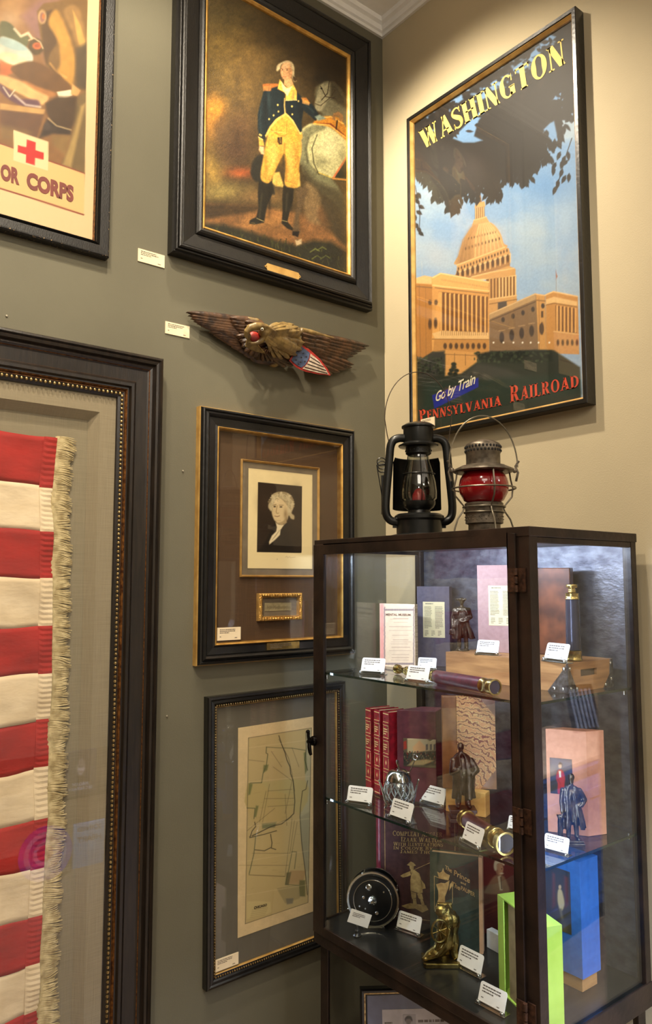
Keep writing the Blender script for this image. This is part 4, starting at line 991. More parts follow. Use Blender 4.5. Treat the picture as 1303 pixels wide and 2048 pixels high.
    P([(296,692),(548,692),(548,756),(330,748),(290,744)], (188,136,74))
    for k in range(8): c.ell(346+k*26, 879.5+722, 8, 14, dk, 2.5)
    P([(344,740),(500,752),(494,800),(400,850),(346,852)], (206,152,84)); L([(350,760),(490,766)], 3, sh); L([(390,756),(388,830)], 3, sh); L([(440,760),(440,810)], 3, sh)
    L([(238,330),(240,396)], 2, (170,180,186)); 
    # ---- right wing, in half shade
    P([(552,574),(764,480),(808,486),(812,740),(550,750)], (128,102,74)); P([(552,572),(764,478),(766,506),(552,598)], (176,144,100)); L([(552,574),(764,480)], 5, (210,176,126)); L([(552,606),(766,516)], 4, (92,72,54))
    P([(766,480),(808,486),(812,740),(778,742)], (196,146,82)); L([(766,482),(808,488)], 5, (226,186,126)); L([(770,510),(810,514)], 5, sh)
    for k in range(5): x = 590+k*46; c.ell(x+24, 879.5+600-k*16, 8, 12, (66,56,50), 2); c.ell(x+18, 879.5+682-k*10, 11, 26, (66,54,46), 2); L([(x+4,652-k*11),(x+32,648-k*11)], 3, (180,146,102))
    P([(790,560),(800,560),(800,590),(790,590)], dk); c.ell(794, 879.5+640, 7, 28, dk, 3); L([(780,500),(782,740)], 2, sh)
    P([(810,484),(846,468),(960,494),(966,760),(850,756),(812,740)], (190,138,76)); L([(810,486),(846,470),(956,492)], 6, (230,190,130)); P([(812,506),(850,494),(956,516),(956,536),(850,520),(812,530)], li); L([(814,532),(850,524),(956,542)], 4, sh)
    P([(856,534),(952,548),(954,664),(858,650)], (116,80,48))
    for k in range(6): x = 864+k*17; L([(x,538+k*2),(x,656)], 8, (220,168,98))
    P([(848,652),(964,664),(964,760),(850,756)], (196,146,92)); L([(848,654),(964,668)], 4, li)
    for k in range(5): c.ell(868+k*22, 879.5+706, 6, 14, dk, 2.5)
    L([(858,370),(860,470)], 2, (150,140,130)); P([(858,376),(866,400),(860,412)], (150,96,84))
    # ---- grounds
    P([(208,800),(290,748),(346,760),(346,860),(420,850),(494,796),(560,748),(700,742),(850,742),(970,820),(980,1140),(200,1240)], (38,44,34), 5)
    P([(218,800),(290,750),(344,744),(344,830),(300,860),(220,870)], (52,52,46), 6); P([(490,760),(560,746),(660,752),(760,740),(840,742),(842,790),(700,800),(500,790)], (26,32,24), 6)
    P([(500,800),(640,830),(780,900),(640,880),(400,880)], (62,62,56), 10, .8); L([(290,890),(420,860),(560,880),(700,900)], 4, (84,84,74), 4, .6); L([(218,900),(330,880),(330,920)], 3, (96,90,80), 3, .6)
    P([(250,900),(600,870),(960,850),(970,940),(600,1000),(240,1100)], (36,52,42), 16, .9)
    rr = random.Random(4)
    for i in range(240):
        x = rr.uniform(210, 330) if i % 2 else rr.uniform(480, 830); y = rr.uniform(775, 850) if i % 2 else rr.uniform(748, 796); g = rr.choice([(22,28,20),(44,54,38),(60,70,48)])
        c.ell(x, 879.5+y, rr.uniform(3,9), rr.uniform(3,7), g, 2, 0, .8)
    for x, y in ((386,820),(376,834),(398,836),(370,850),(392,852),(386,806)): c.ell(x, 879.5+y, 12, 9, (24,32,22), 3)
    for x in (570,616,662,704,742,778,828): c.ell(x, 879.5+706, 4, 4, (250,244,226), 2)
    P([(286,950),(500,868),(500,912),(296,1012)], (34,44,140), 2)
    # ---- leaves overhead
    dkl = (34,30,26)
    P2 = [(190,560),(230,560),(940,60),(960,60),(960,540),(930,520),(905,540),(890,500),(905,440),(870,420),(840,470),(880,540),(890,590),(870,640),(840,670),(800,610),(800,680),(820,720),(770,760),(740,790),(710,836),(690,800),(650,820),(620,780),(600,850),(578,910),(545,880),(500,860),(480,905),(440,890),(400,930),(385,960),(350,920),(330,880),(300,900),(310,850),(270,840),(240,800),(205,790),(195,700)]
    c.poly(P2, dkl, 3)
    for (x0,y0,x1,y1) in ((430,560,480,640),(470,500,540,560)): pass
    # patches of sky left open between the boughs
    for pts in ([(380,640),(430,590),(500,520),(540,505),(500,560),(480,630),(520,650),(480,660),(430,660)], [(480,470),(520,400),(600,360),(640,340),(600,400),(560,440),(520,460)], [(640,330),(720,270),(800,190),(830,160),(860,170),(800,230),(740,300),(690,340)], [(370,470),(420,440),(430,460),(390,490)], [(800,600),(830,570),(850,560),(880,700),(850,690),(830,640)]):
        c.poly(pts, (112,152,196), 4, .95)
    rr = random.Random(21)
    edge = spline(P2, True, 5)
    for i, (x, y) in enumerate(edge):
        if y < 200 or x < 192: continue
        for q in range(2):
            ang = rr.uniform(.9, 2.2) if y > 600 else rr.uniform(0, 6.28); leaf(c, x+rr.uniform(-14,14), y+rr.uniform(-14,8), ang, rr.uniform(30,52), rr.uniform(14,22), dkl)
    for i in range(170):
        x = rr.uniform(210, 930); y = 560-(x-210)*.62+rr.uniform(-10, 190); leaf(c, x, y, rr.uniform(0,6.28), rr.uniform(26,46), rr.uniform(12,20), rr.choice([(34,30,26),(44,38,34),(28,26,24)]))
    for i in range(60):
        x = rr.uniform(230, 900); y = 540-(x-210)*.62+rr.uniform(-20, 120); c.ell(x, y, rr.uniform(4,9), rr.uniform(3,7), (116,150,190), 3, 0, .7)
    for (x, y) in ((232,900),(222,930),(236,960),(226,985),(214,1000),(232,1060),(222,1040),(236,1080),(214,910)): leaf(c, x-14, y-10, rr.uniform(.3,1.3), 34, 18, dkl)
    for (x, y) in ((880,700),(900,720),(860,750),(890,780),(915,740),(850,770),(905,810),(870,830),(860,860),(915,700),(920,800),(890,740)): leaf(c, x, y, rr.uniform(1.2,2.8), 46, 18, dkl)
    c.line([(932,640),(905,720),(868,850)], 4, dkl); c.line([(208,860),(230,980),(226,1080)], 3, dkl)
    c.glow(480, 760, 90, 90, (52,44,40), .5); c.grain(5, .05, 8)
picture('printed_sheet', PB_, QU0+.020, QU1-.020, QV0+.020, QV1-.020, .022, .0021, (740,0), 2.314, paint_poster, (120,160,200), M['print'], tp, gain=.86)
M['yellowink'] = mat('yellow_ink', (232, 206, 104), .6)
M['redink'] = mat('red_ink', (214, 74, 44), .6)
M['whiteink'] = mat('white_ink', (236, 228, 196), .6)
letters('lettering', serif_shape('WASHINGTON', .26, .07, None, .03), PB_, [(222,610),(893,178),(905,292),(246,692)], .0225, M['yellowink'], tp, off=(740,0), sc=2.314, label='pale yellow title lettering')
letters('lettering', serif_shape('PENNSYLVANIA', .22, .08, .82, .05), PB_, [(226,1898),(604,1820),(608,1876),(230,1950)], .0225, M['redink'], tp, off=(740,0), sc=2.314, label='red lettering')
letters('lettering', serif_shape('RAILROAD', .22, .08, .82, .06), PB_, [(646,1786),(962,1722),(966,1790),(648,1864)], .0225, M['redink'], tp, off=(740,0), sc=2.314, label='red lettering')
letters('lettering', text_shape('Go by Train', .012, .35, .95), PB_, [(302,1816),(486,1726),(488,1790),(304,1874)], .0225, M['whiteink'], tp, off=(740,0), sc=2.314, label='white script lettering')
sheet('glass', PB_, QU0+.02, QU1-.02, QV0+.02, QV1-.02, .027, .029, M['glass'], tp)
wall_label(PB_, [(841,838),(868,834),(868,850),(841,860)], .045, 'white price label stuck to lower left of the travel poster frame, above the black lantern', 12, .0418)

# ================================================================== sculpting helper: shapes fused into one smooth surface
def sculpt(name, fn, vox, m_, parent=None, smooth=2, noise=0, nsc=60, label=None, world=False):
    mb = MB(); fn(mb)
    me = bpy.data.meshes.new('t'); me.from_pydata(mb.v, [], mb.f); me.update()
    bm = bmesh.new(); bm.from_mesh(me); bmesh.ops.recalc_face_normals(bm, faces=bm.faces); bm.to_mesh(me); bm.free()
    o = bpy.data.objects.new('t', me); COL.objects.link(o)
    r = o.modifiers.new('r', 'REMESH'); r.mode = 'VOXEL'; r.voxel_size = vox
    if smooth:
        s_ = o.modifiers.new('s', 'SMOOTH'); s_.factor = .5; s_.iterations = smooth
    if noise:
        tx = bpy.data.textures.new('t', 'CLOUDS'); tx.noise_scale = 1/nsc; tx.noise_depth = 2
        d = o.modifiers.new('d', 'DISPLACE'); d.texture = tx; d.strength = noise; d.mid_level = .5; d.texture_coords = 'LOCAL'
    dg = bpy.context.evaluated_depsgraph_get(); me2 = bpy.data.meshes.new_from_object(o.evaluated_get(dg))
    bpy.data.objects.remove(o); bpy.data.meshes.remove(me)
    if world and parent is not None: me2.transform(Matrix.Translation(-Vector(parent.location)))
    me2.materials.clear(); me2.materials.append(m_); me2.name = name
    me2.polygons.foreach_set('use_smooth', [True]*len(me2.polygons))
    q = bpy.data.objects.new(name, me2); COL.objects.link(q)
    if parent is not None: q.parent = parent
    if label: q['label'] = label
    return q

# ================================================================== CARVED EAGLE
def E5(x, y, n): return on(320+x/2.833, 580+y/2.833, 1, -n)
eg = thing('carved_eagle', 'carved wooden eagle wall plaque with spread wings and painted shield, above the framed engraving', 'wall carving', tuple(PA_.at(-.47, 2.36, 0)))
M['eaglewood'] = mat('carved_dark_wood', (86, 58, 34), .42, col2=(36, 22, 12), nscale=40, bump=.35, bscale=120, coat=.15)
M['eaglehead'] = mat('olive_gilt_wood', (140, 116, 66), .42, col2=(92, 72, 38), nscale=40, bump=.25, bscale=160, coat=.15)
def feather(mb, a, b, w_, n0, n1, th=.010):
    """one long feather from a to b (crop points), raised rib in the middle"""
    A = E5(*a, n0); B = E5(*b, n1); d = B-A; s_ = d.cross(Vector((0,-1,0))).normalized(); up = Vector((0,-1,0))
    prof = [(0,.55),(.15,.9),(.5,1),(.8,.85),(.93,.55),(1,.12)]; base = len(mb.v); vs = []
    for t, k in prof:
        p = A+d*t; ww = w_*k
        for q, h in ((-1,0),(-.55,th*.7),(0,th),(.55,th*.7),(1,0),(0,-th)): vs.append(p+s_*ww*q+up*h)
    fs = []
    for i in range(len(prof)-1):
        for q in range(6):
            q2 = (q+1) % 6; fs.append((i*6+q, i*6+q2, (i+1)*6+q2, (i+1)*6+q))
    fs += [tuple(range(6))[::-1], tuple(range(len(prof)*6-6, len(prof)*6))]
    mb._add(vs, fs)
O_ = Vector(eg.location)
def wing(feathers, slab, name, lb):
    mb = MB(); mb.M = Matrix.Translation(-O_)
    mb.prism(slab, .012, .026, lambda a, b, h: tuple(E5(a, b, h)))
    for f in feathers: feather(mb, *f)
    o = mb.build(name, M['eaglewood'], eg, smooth=True, label=lb); return o
def ranks(spec):
    out = []
    for (starts, ends, w_, n0, n1, th) in spec:
        (sx0, sy0), (sx1, sy1) = starts; n = len(ends)
        for k in range(n-1, -1, -1):
            t = k/(n-1); out.append(((sx0+(sx1-sx0)*t, sy0+(sy1-sy0)*t), ends[k], w_, n0-.004*t, n1-.004*t, th))
    return out
def feathers(spec, slab, lb, name='wing', m_='eaglewood'):
    mb = MB(); mb.M = Matrix.Translation(-O_)
    if slab: mb.prism(slab, .012, .024, lambda a, b, h: tuple(E5(a, b, h)))
    for a, b, w_, n0, n1, th in ranks(spec): feather(mb, a, b, w_, n0, n1, th)
    return mb.build(name, M[m_], eg, smooth=True, label=lb)
feathers([(((560,184),(560,300)), [(150,127),(162,146),(176,163),(192,178),(212,192),(236,204),(262,214),(290,226)], .0125, .046, .024, .007),
          (((590,270),(640,410)), [(280,240),(300,256),(322,270),(345,284),(372,300),(400,320),(436,340),(470,362),(510,388)], .0120, .040, .020, .007),
          (((570,180),(590,250)), [(392,160),(396,180),(408,200),(424,220),(440,240)], .0130, .056, .042, .008),
          (((590,260),(600,330)), [(430,262),(446,286),(466,308),(490,330)], .0125, .052, .040, .008),
          (((580,190),(600,300)), [(478,182),(478,205),(486,230),(500,262),(520,300)], .0115, .062, .054, .008)],
         [(230,146),(520,176),(600,240),(660,320),(740,425),(640,425),(540,385),(430,310),(330,230)], 'outstretched wing on the left')
feathers([(((820,245),(850,340)), [(1178,318),(1160,333),(1136,347),(1112,362),(1090,376),(1062,386),(1034,392)], .0125, .050, .022, .007),
          (((870,340),(900,440)), [(1092,424),(1082,440),(1050,452),(1014,466),(972,478)], .0110, .036, .020, .006),
          (((806,248),(820,320)), [(960,284),(956,306),(944,328),(928,350)], .0125, .060, .044, .008),
          (((800,250),(810,300)), [(880,272),(880,292),(870,314)], .0115, .066, .056, .008)],
         [(800,240),(880,256),(1040,304),(1060,350),(1000,400),(960,460),(880,430),(800,340)], 'outstretched wing on the right')
def carve_body(mb):
    mb.tube([E5(430,168,.034),E5(500,166,.050),E5(546,176,.058),E5(566,200,.052),E5(570,224,.044)], [.006,.008,.010,.009,.005], 10)
    mb.tube([E5(786,250,.060),E5(800,232,.060),E5(850,240,.058),E5(930,262,.044),E5(1060,294,.030)], [.008,.012,.010,.007,.004], 10)
    for (x, y, n, r) in ((650,290,.050,.034),(700,300,.054,.038),(750,300,.046,.034),(640,345,.034,.028),(700,370,.030,.028),(640,400,.022,.022)):
        mb.ball(E5(x,y,n), (r*1.1,r*.8,r), 14)
    mb.tube([E5(770,240,.066),E5(720,232,.084),E5(660,236,.102),E5(606,242,.116)], [.020,.024,.024,.020], 14)
    mb.tube([E5(620,262,.104),E5(680,300,.085),E5(740,330,.060)], [.022,.028,.026], 14)
    mb.ball(E5(592,236,.122), (.021,.020,.019), 16)
    mb.tube([E5(604,212,.128),E5(574,205,.140),E5(540,205,.142),E5(508,214,.138),E5(490,236,.132),E5(486,262,.124),E5(496,284,.118)], [.009,.0115,.012,.011,.009,.006,.0015], 12)
    mb.tube([E5(596,262,.118),E5(574,286,.112),E5(548,302,.108),E5(518,304,.106),E5(500,294,.106)], [.012,.009,.0065,.005,.002], 10)
    mb.tube([E5(562,203,.142),E5(600,206,.142),E5(640,232,.132),E5(672,242,.124)], [.003,.006,.006,.003], 8)
    for k in range(7): mb.tube([E5(500-k*3,232+k*14,.116-k*.004),E5(508+k*4,262+k*13,.108-k*.006),E5(540+k*10,300+k*10,.090-k*.006)], [.003,.005,.002], 6)
sculpt('body', carve_body, .0024, M['eaglehead'], eg, 1, world=True)
feathers([(((640,262),(620,290)), [(816,300),(800,340),(770,370),(730,388),(690,392),(650,384)], .0120, .112, .064, .006),
          (((620,250),(606,280)), [(760,290),(740,318),(706,338),(670,346),(634,342)], .0120, .122, .088, .006),
          (((604,250),(596,278)), [(700,276),(686,298),(660,316),(628,318)], .0100, .130, .106, .005),
          (((680,236),(650,214)), [(786,236),(778,214),(752,196),(716,190)], .0110, .116, .094, .007),
          (((650,232),(622,214)), [(730,222),(708,204),(676,192)], .0100, .128, .116, .007)], None, 'olive gilt neck and back feathers', 'neck_feathers', 'eaglehead')
feathers([(((640,360),(560,330)), [(790,420),(750,430),(710,436),(670,430),(630,424),(590,416),(556,404),(528,390)], .0120, .060, .024, .006),
          (((560,330),(530,280)), [(540,386),(508,372),(478,350),(462,322),(456,296)], .0095, .070, .046, .006)], None, 'dark breast feathers', 'breast_feathers')
M['throat'] = mat('red_mouth_paint', (170, 40, 28), .5, col2=(110, 24, 18))
mb = MB(); mb.M = Matrix.Translation(-O_)
mb.ball(E5(534,266,.104), (.021,.010,.0165), 14); mb.build('mouth', M['throat'], eg, smooth=True, label='red painted open mouth')
M['eyew'] = mat('eye_white', (225, 215, 190), .35); M['eyeb'] = mat('eye_black', (14, 12, 10), .25)
ec = E5(577,222,.1475); mb = MB(); mb.M = Matrix.Translation(-O_)
mb.ball(ec, (.0055,.004,.0055), 14); ey = mb.build('eye', M['eyew'], eg, smooth=True)
mb = MB(); mb.M = Matrix.Translation(-O_); mb.ball(ec+(CAM-ec).normalized()*.0038, (.0026,.0026,.0026), 10); mb.build('pupil', M['eyeb'], ey, smooth=True)
# shield
M['shred'] = mat('shield_red', (176, 44, 36), .5, col2=(120, 26, 20), nscale=80); M['shblue'] = mat('shield_blue', (74, 90, 120), .55, col2=(46, 58, 84), nscale=60)
M['shwhite'] = mat('shield_white', (205, 190, 170), .55, col2=(160, 140, 118), nscale=60); M['shdark'] = mat('groove_dark', (40, 28, 22), .6)
SP = lambda pts, n0, n1, m_, nm, par, lb=None: (lambda mb: (mb.prism(pts, n0, n1, lambda a, b, h: tuple(E5(a, b, h)-O_)), mb.build(nm, m_, par, label=lb))[1])(MB())
sh_ = SP([(800,305),(850,340),(905,390),(950,450),(965,484),(900,478),(820,462),(770,440),(730,400),(760,350)], .040, .060, M['shred'], 'shield', eg, 'shield with red rim, blue starry chief and white stripes')
SP([(798,318),(848,356),(842,388),(822,424),(800,440),(772,424),(742,398),(768,352)], .0602, .0622, M['shblue'], 'blue_field', sh_)
SP([(852,360),(900,400),(940,452),(954,478),(900,470),(806,446),(830,422),(846,394)], .0602, .0622, M['shwhite'], 'white_field', sh_)
mb = MB()
for a, b in (((850,378),(906,414)),((842,400),(926,436)),((832,418),(940,456)),((818,436),(948,472))):
    d = 2.6; mb.prism([(a[0],a[1]-d),(b[0],b[1]-d),(b[0],b[1]+d),(a[0],a[1]+d)], .0623, .0630, lambda p, q, h: tuple(E5(p, q, h)-O_))
mb.build('stripe_grooves', M['shdark'], sh_)
mb = MB()
for x, y in ((788,346),(812,358),(772,372),(800,382),(828,378),(770,396),(796,408),(820,404),(784,420)):
    mb.prism([(x+(6 if k % 2 == 0 else 2.6)*math.sin(k*PI/5), y-(6 if k % 2 == 0 else 2.6)*math.cos(k*PI/5)) for k in range(10)], .0623, .0630, lambda p, q, h: tuple(E5(p, q, h)-O_))
mb.build('stars', M['shdark'], sh_)
# ================================================================== GLASS DISPLAY CABINET
CX0, CX1, CY0, CY1, CT = -.476, -.035, -.969, -.203, 1.718      # front, back, near end, far end, top
S1, S2, S3 = 1.333, .980, .627
M['iron'] = mat('dark_brown_iron', (50, 36, 28), .42, .35, col2=(28, 20, 16), nscale=14, bump=.2, bscale=60, coat=.1)
M['ironrust'] = mat('hinge_iron', (84, 56, 40), .5, .5, col2=(46, 30, 22), nscale=90, bump=.3, bscale=160)
M['zinc'] = mat('mottled_sheet_metal', (112, 112, 118), .38, .6, col2=(62, 62, 72), nscale=26, bump=.3, bscale=70, sharp=(.3,.7), stretch=(1,1,1.6))
M['tray'] = mat('dark_tray_metal', (38, 38, 36), .28, .3, col2=(26, 26, 24), nscale=14)
cab = thing('display_cabinet', 'tall dark iron and glass display cabinet with two glass shelves, lanterns on top', 'cabinet', (CX0, CY0, 0))
CO = cab.location
def cb(name, boxes, m_, par=cab, bevel=.0015, label=None):
    mb = MB()
    for b in boxes: mb.box(b[0]-CO.x, b[1]-CO.x, b[2]-CO.y, b[3]-CO.y, b[4], b[5])
    return mb.build(name, m_, par, bevel=bevel, label=label)
for (x0, x1, y0, y1) in ((CX0,CX0+.030,CY0,CY0+.037),(CX1-.024,CX1,CY0,CY0+.024),(CX0,CX0+.024,CY1-.024,CY1),(CX1-.024,CX1,CY1-.024,CY1)):
    cb('post', [(x0,x1,y0,y1,.58,CT-.004)], M['iron'])
cb('top_panel', [(CX0-.002,CX1+.002,CY0-.002,CY1+.002,CT-.022,CT)], M['iron'])
cb('tray', [(CX0+.004,CX1-.004,CY0+.004,CY1-.004,.585,S3)], M['tray'])
cb('lower_rail', [(CX0-.002,CX1+.002,CY0-.002,CY0+.004,.575,S3+.004)], M['iron'])
cb('lower_rail', [(CX0-.002,CX0+.004,CY0+.004,CY1-.004,.575,S3+.002)], M['iron'])
cb('lower_rail', [(CX0-.002,CX1+.002,CY1-.004,CY1+.002,.575,S3+.004)], M['iron'])
# end panes and their rims
cb('end_rail', [(CX0+.030,CX1-.024,CY0+.001,CY0+.012,CT-.036,CT-.022)], M['iron'])
cb('end_rail', [(CX0+.024,CX1-.024,CY1-.014,CY1-.001,CT-.036,CT-.022)], M['iron'])
cb('end_pane', [(CX0+.028,CX1-.020,CY0+.006,CY0+.009,S3+.001,CT-.024)], M['cabglass'], bevel=0, label='clear glass near end')
cb('end_pane', [(CX0+.020,CX1-.020,CY1-.010,CY1-.007,S3+.001,CT-.024)], M['cabglass'], bevel=0, label='clear glass far end')
cb('back_panel', [(CX1-.006,CX1-.002,CY0+.022,CY1-.022,S3,CT-.022)], M['zinc'], bevel=0, label='mottled sheet metal back')
cb('lining', [(CX0+.03,CX1-.024,CY0+.026,CY1-.024,CT-.026,CT-.0225)], M['zinc'], bevel=0, label='mottled metal lining under the top')
M['shelfglass'] = glassmat('shelf_glass', tint=(.95,.985,.97), r0=.09)
M['glassedge'] = mat('green_glass_edge', (34, 52, 46), .12, .1, col2=(22, 36, 32), nscale=30)
for z in (S1, S2):
    gs_ = cb('glass_shelf', [(CX0+.0135,CX1-.008,CY0+.0135,CY1-.0115,z-.006,z)], M['shelfglass'], bevel=0)
    cb('polished_edge', [(CX0+.012,CX0+.0134,CY0+.012,CY1-.0115,z-.006,z),(CX0+.0135,CX1-.008,CY0+.012,CY0+.0134,z-.006,z)], M['glassedge'], gs_, 0, 'dark green ground edge of the glass')
    for x, y in ((CX0+.02,CY0+.034),(CX0+.02,CY1-.03),(CX1-.02,CY0+.034),(CX1-.02,CY1-.03)):
        mb = MB(); mb.lathe([(0,-.014),(.004,-.014),(.004,0),(0,0)], (x-CO.x, y-CO.y, z-.0065), 10); mb.build('shelf_pin', M['steel'], cab, smooth=True)
for (x, y, sx, sy) in ((CX0+.012,CY0+.012,1,1),(CX0+.012,CY1-.04,1,-1),(CX1-.04,CY0+.012,-1,1),(CX1-.04,CY1-.04,-1,-1)):
    mb = MB(); x -= CO.x; y -= CO.y
    mb.prism([(0,0),(.032,0),(.032,.004),(.004,.004),(.004,.032),(0,.032)], 0, .576, lambda a, b, h: ((x+(a if sx > 0 else .028-a)), (y+(b if sy > 0 else .028-b)), h))
    mb.build('leg', M['iron'], cab, bevel=.001)
# door: stiles, rails, pane, hinges and latch
dX0, dX1 = CX0-.0075, CX0-.0005
DY0, DY1 = CY0+.033, CY1-.001
door = cb('door', [(dX0,dX1,DY0,DY0+.021,S3-.02,CT-.014),(dX0,dX1,DY1-.047,DY1,S3-.02,CT-.014),(dX0,dX1,DY0+.021,DY1-.047,CT-.044,CT-.014),(dX0,dX1,DY0+.021,DY1-.047,S3-.02,S3+.004)], M['iron'])
cb('door_pane', [(CX0-.006,CX0-.003,DY0+.018,DY1-.044,S3,CT-.040)], M['cabglass'], door, 0, 'clear glass')
cb('bead', [(CX0-.0095,CX0-.0074,DY1-.050,DY1-.046,S3+.004,CT-.044)], M['iron'], door, 0)
for z in (1.600, 1.085, .690):
    mb = MB(); h = .052
    mb.box(dX0-.003-CO.x, dX0-CO.x, DY0-.002-CO.y, DY0+.020-CO.y, z-h/2, z+h/2)
    mb.box(CX0-.0035-CO.x, CX0-CO.x, CY0+.010-CO.y, CY0+.030-CO.y, z-h/2, z+h/2)
    for k in range(3): mb.lathe([(0,0),(.0046,0),(.0046,.015),(0,.015)], (dX0-.004-CO.x, DY0-.004-CO.y, z-.026+k*.0185), 12)
    mb.build('hinge', M['ironrust'], door, smooth=True)
mb = MB(); zc = zat((dX0, CY1-.01), 1482); yc = CY1-.006-CO.y; xc = dX0-CO.x
mb.lathe([(0,.010),(.012,.009),(.014,.004),(.014,0),(0,0)], (xc, yc, zc), 20, axis=(-1,0,0))
mb.lathe([(0,.024),(.006,.023),(.0065,.012),(.005,.008),(.005,0)], (xc, yc, zc), 16, axis=(-1,0,0))
mb.tube([(xc-.018, yc, zc),(xc-.020, yc-.003, zc-.014),(xc-.021, yc-.008, zc-.028),(xc-.019, yc-.010, zc-.036)], [.005,.006,.0055,.004], 10)
mb.tube([(xc-.018, yc, zc),(xc-.019, yc+.003, zc+.016),(xc-.018, yc+.004, zc+.024)], [.005,.0045,.005], 10)
mb.ball((xc-.018, yc+.006, zc+.027), .006, 10)
mb.build('latch_handle', mat('dark_polished_iron', (30, 26, 24), .18, .8), door, smooth=True, label='dark polished cast latch handle')
# LED strips along the inner corners
M['led'] = emit('led_chip', (206, 222, 255), 14)
M['ledtape'] = mat('led_tape', (200, 200, 205), .5)
def led_strip(x, y, z0, z1, dx, dy):
    st = cb('led_strip', [(x-.002,x+.002,y-.002,y+.002,z0,z1)], M['ledtape'], bevel=0)
    mb = MB(); n = int((z1-z0)/.021)
    for k in range(n):
        z = z0+.01+k*.021; cx_, cy_ = x+dx*.0026-CO.x, y+dy*.0026-CO.y
        mb.box(cx_-.0013, cx_+.0013, cy_-.0013, cy_+.0013, z-.0016, z+.0016)
    mb.build('led_chips', M['led'], st)
def led_area(loc, target, e, sx, sy):
    o = area('led_light', loc, target, e, sx, sy, (.66, .78, 1.0)); return o
led_strip(CX0+.022, CY0+.042, S3+.03, CT-.05, .6, 1)
def strip_area(loc, d, e, w_, h_):
    o = led_area(loc, (loc[0]+d[0], loc[1]+d[1], loc[2]+d[2]), e, w_, h_); return o
strip_area((CX0+.034, CY0+.040, 1.16), (1, .42, 0), 1.7, .010, .98)
strip_area((CX0+.010, CY1-.060, 1.16), (1, -.55, 0), 1.0, .010, .98)
ls = cb('led_strip', [(CX0+.003,CX0+.006,CY0+.05,CY1-.05,CT-.040,CT-.030)], M['ledtape'], bevel=0, label='light strip behind the top rail')
lt = led_area((CX0+.010, (CY0+CY1)/2, CT-.034), (CX0+1.010, (CY0+CY1)/2, CT-.40), 5.0, .64, .008)

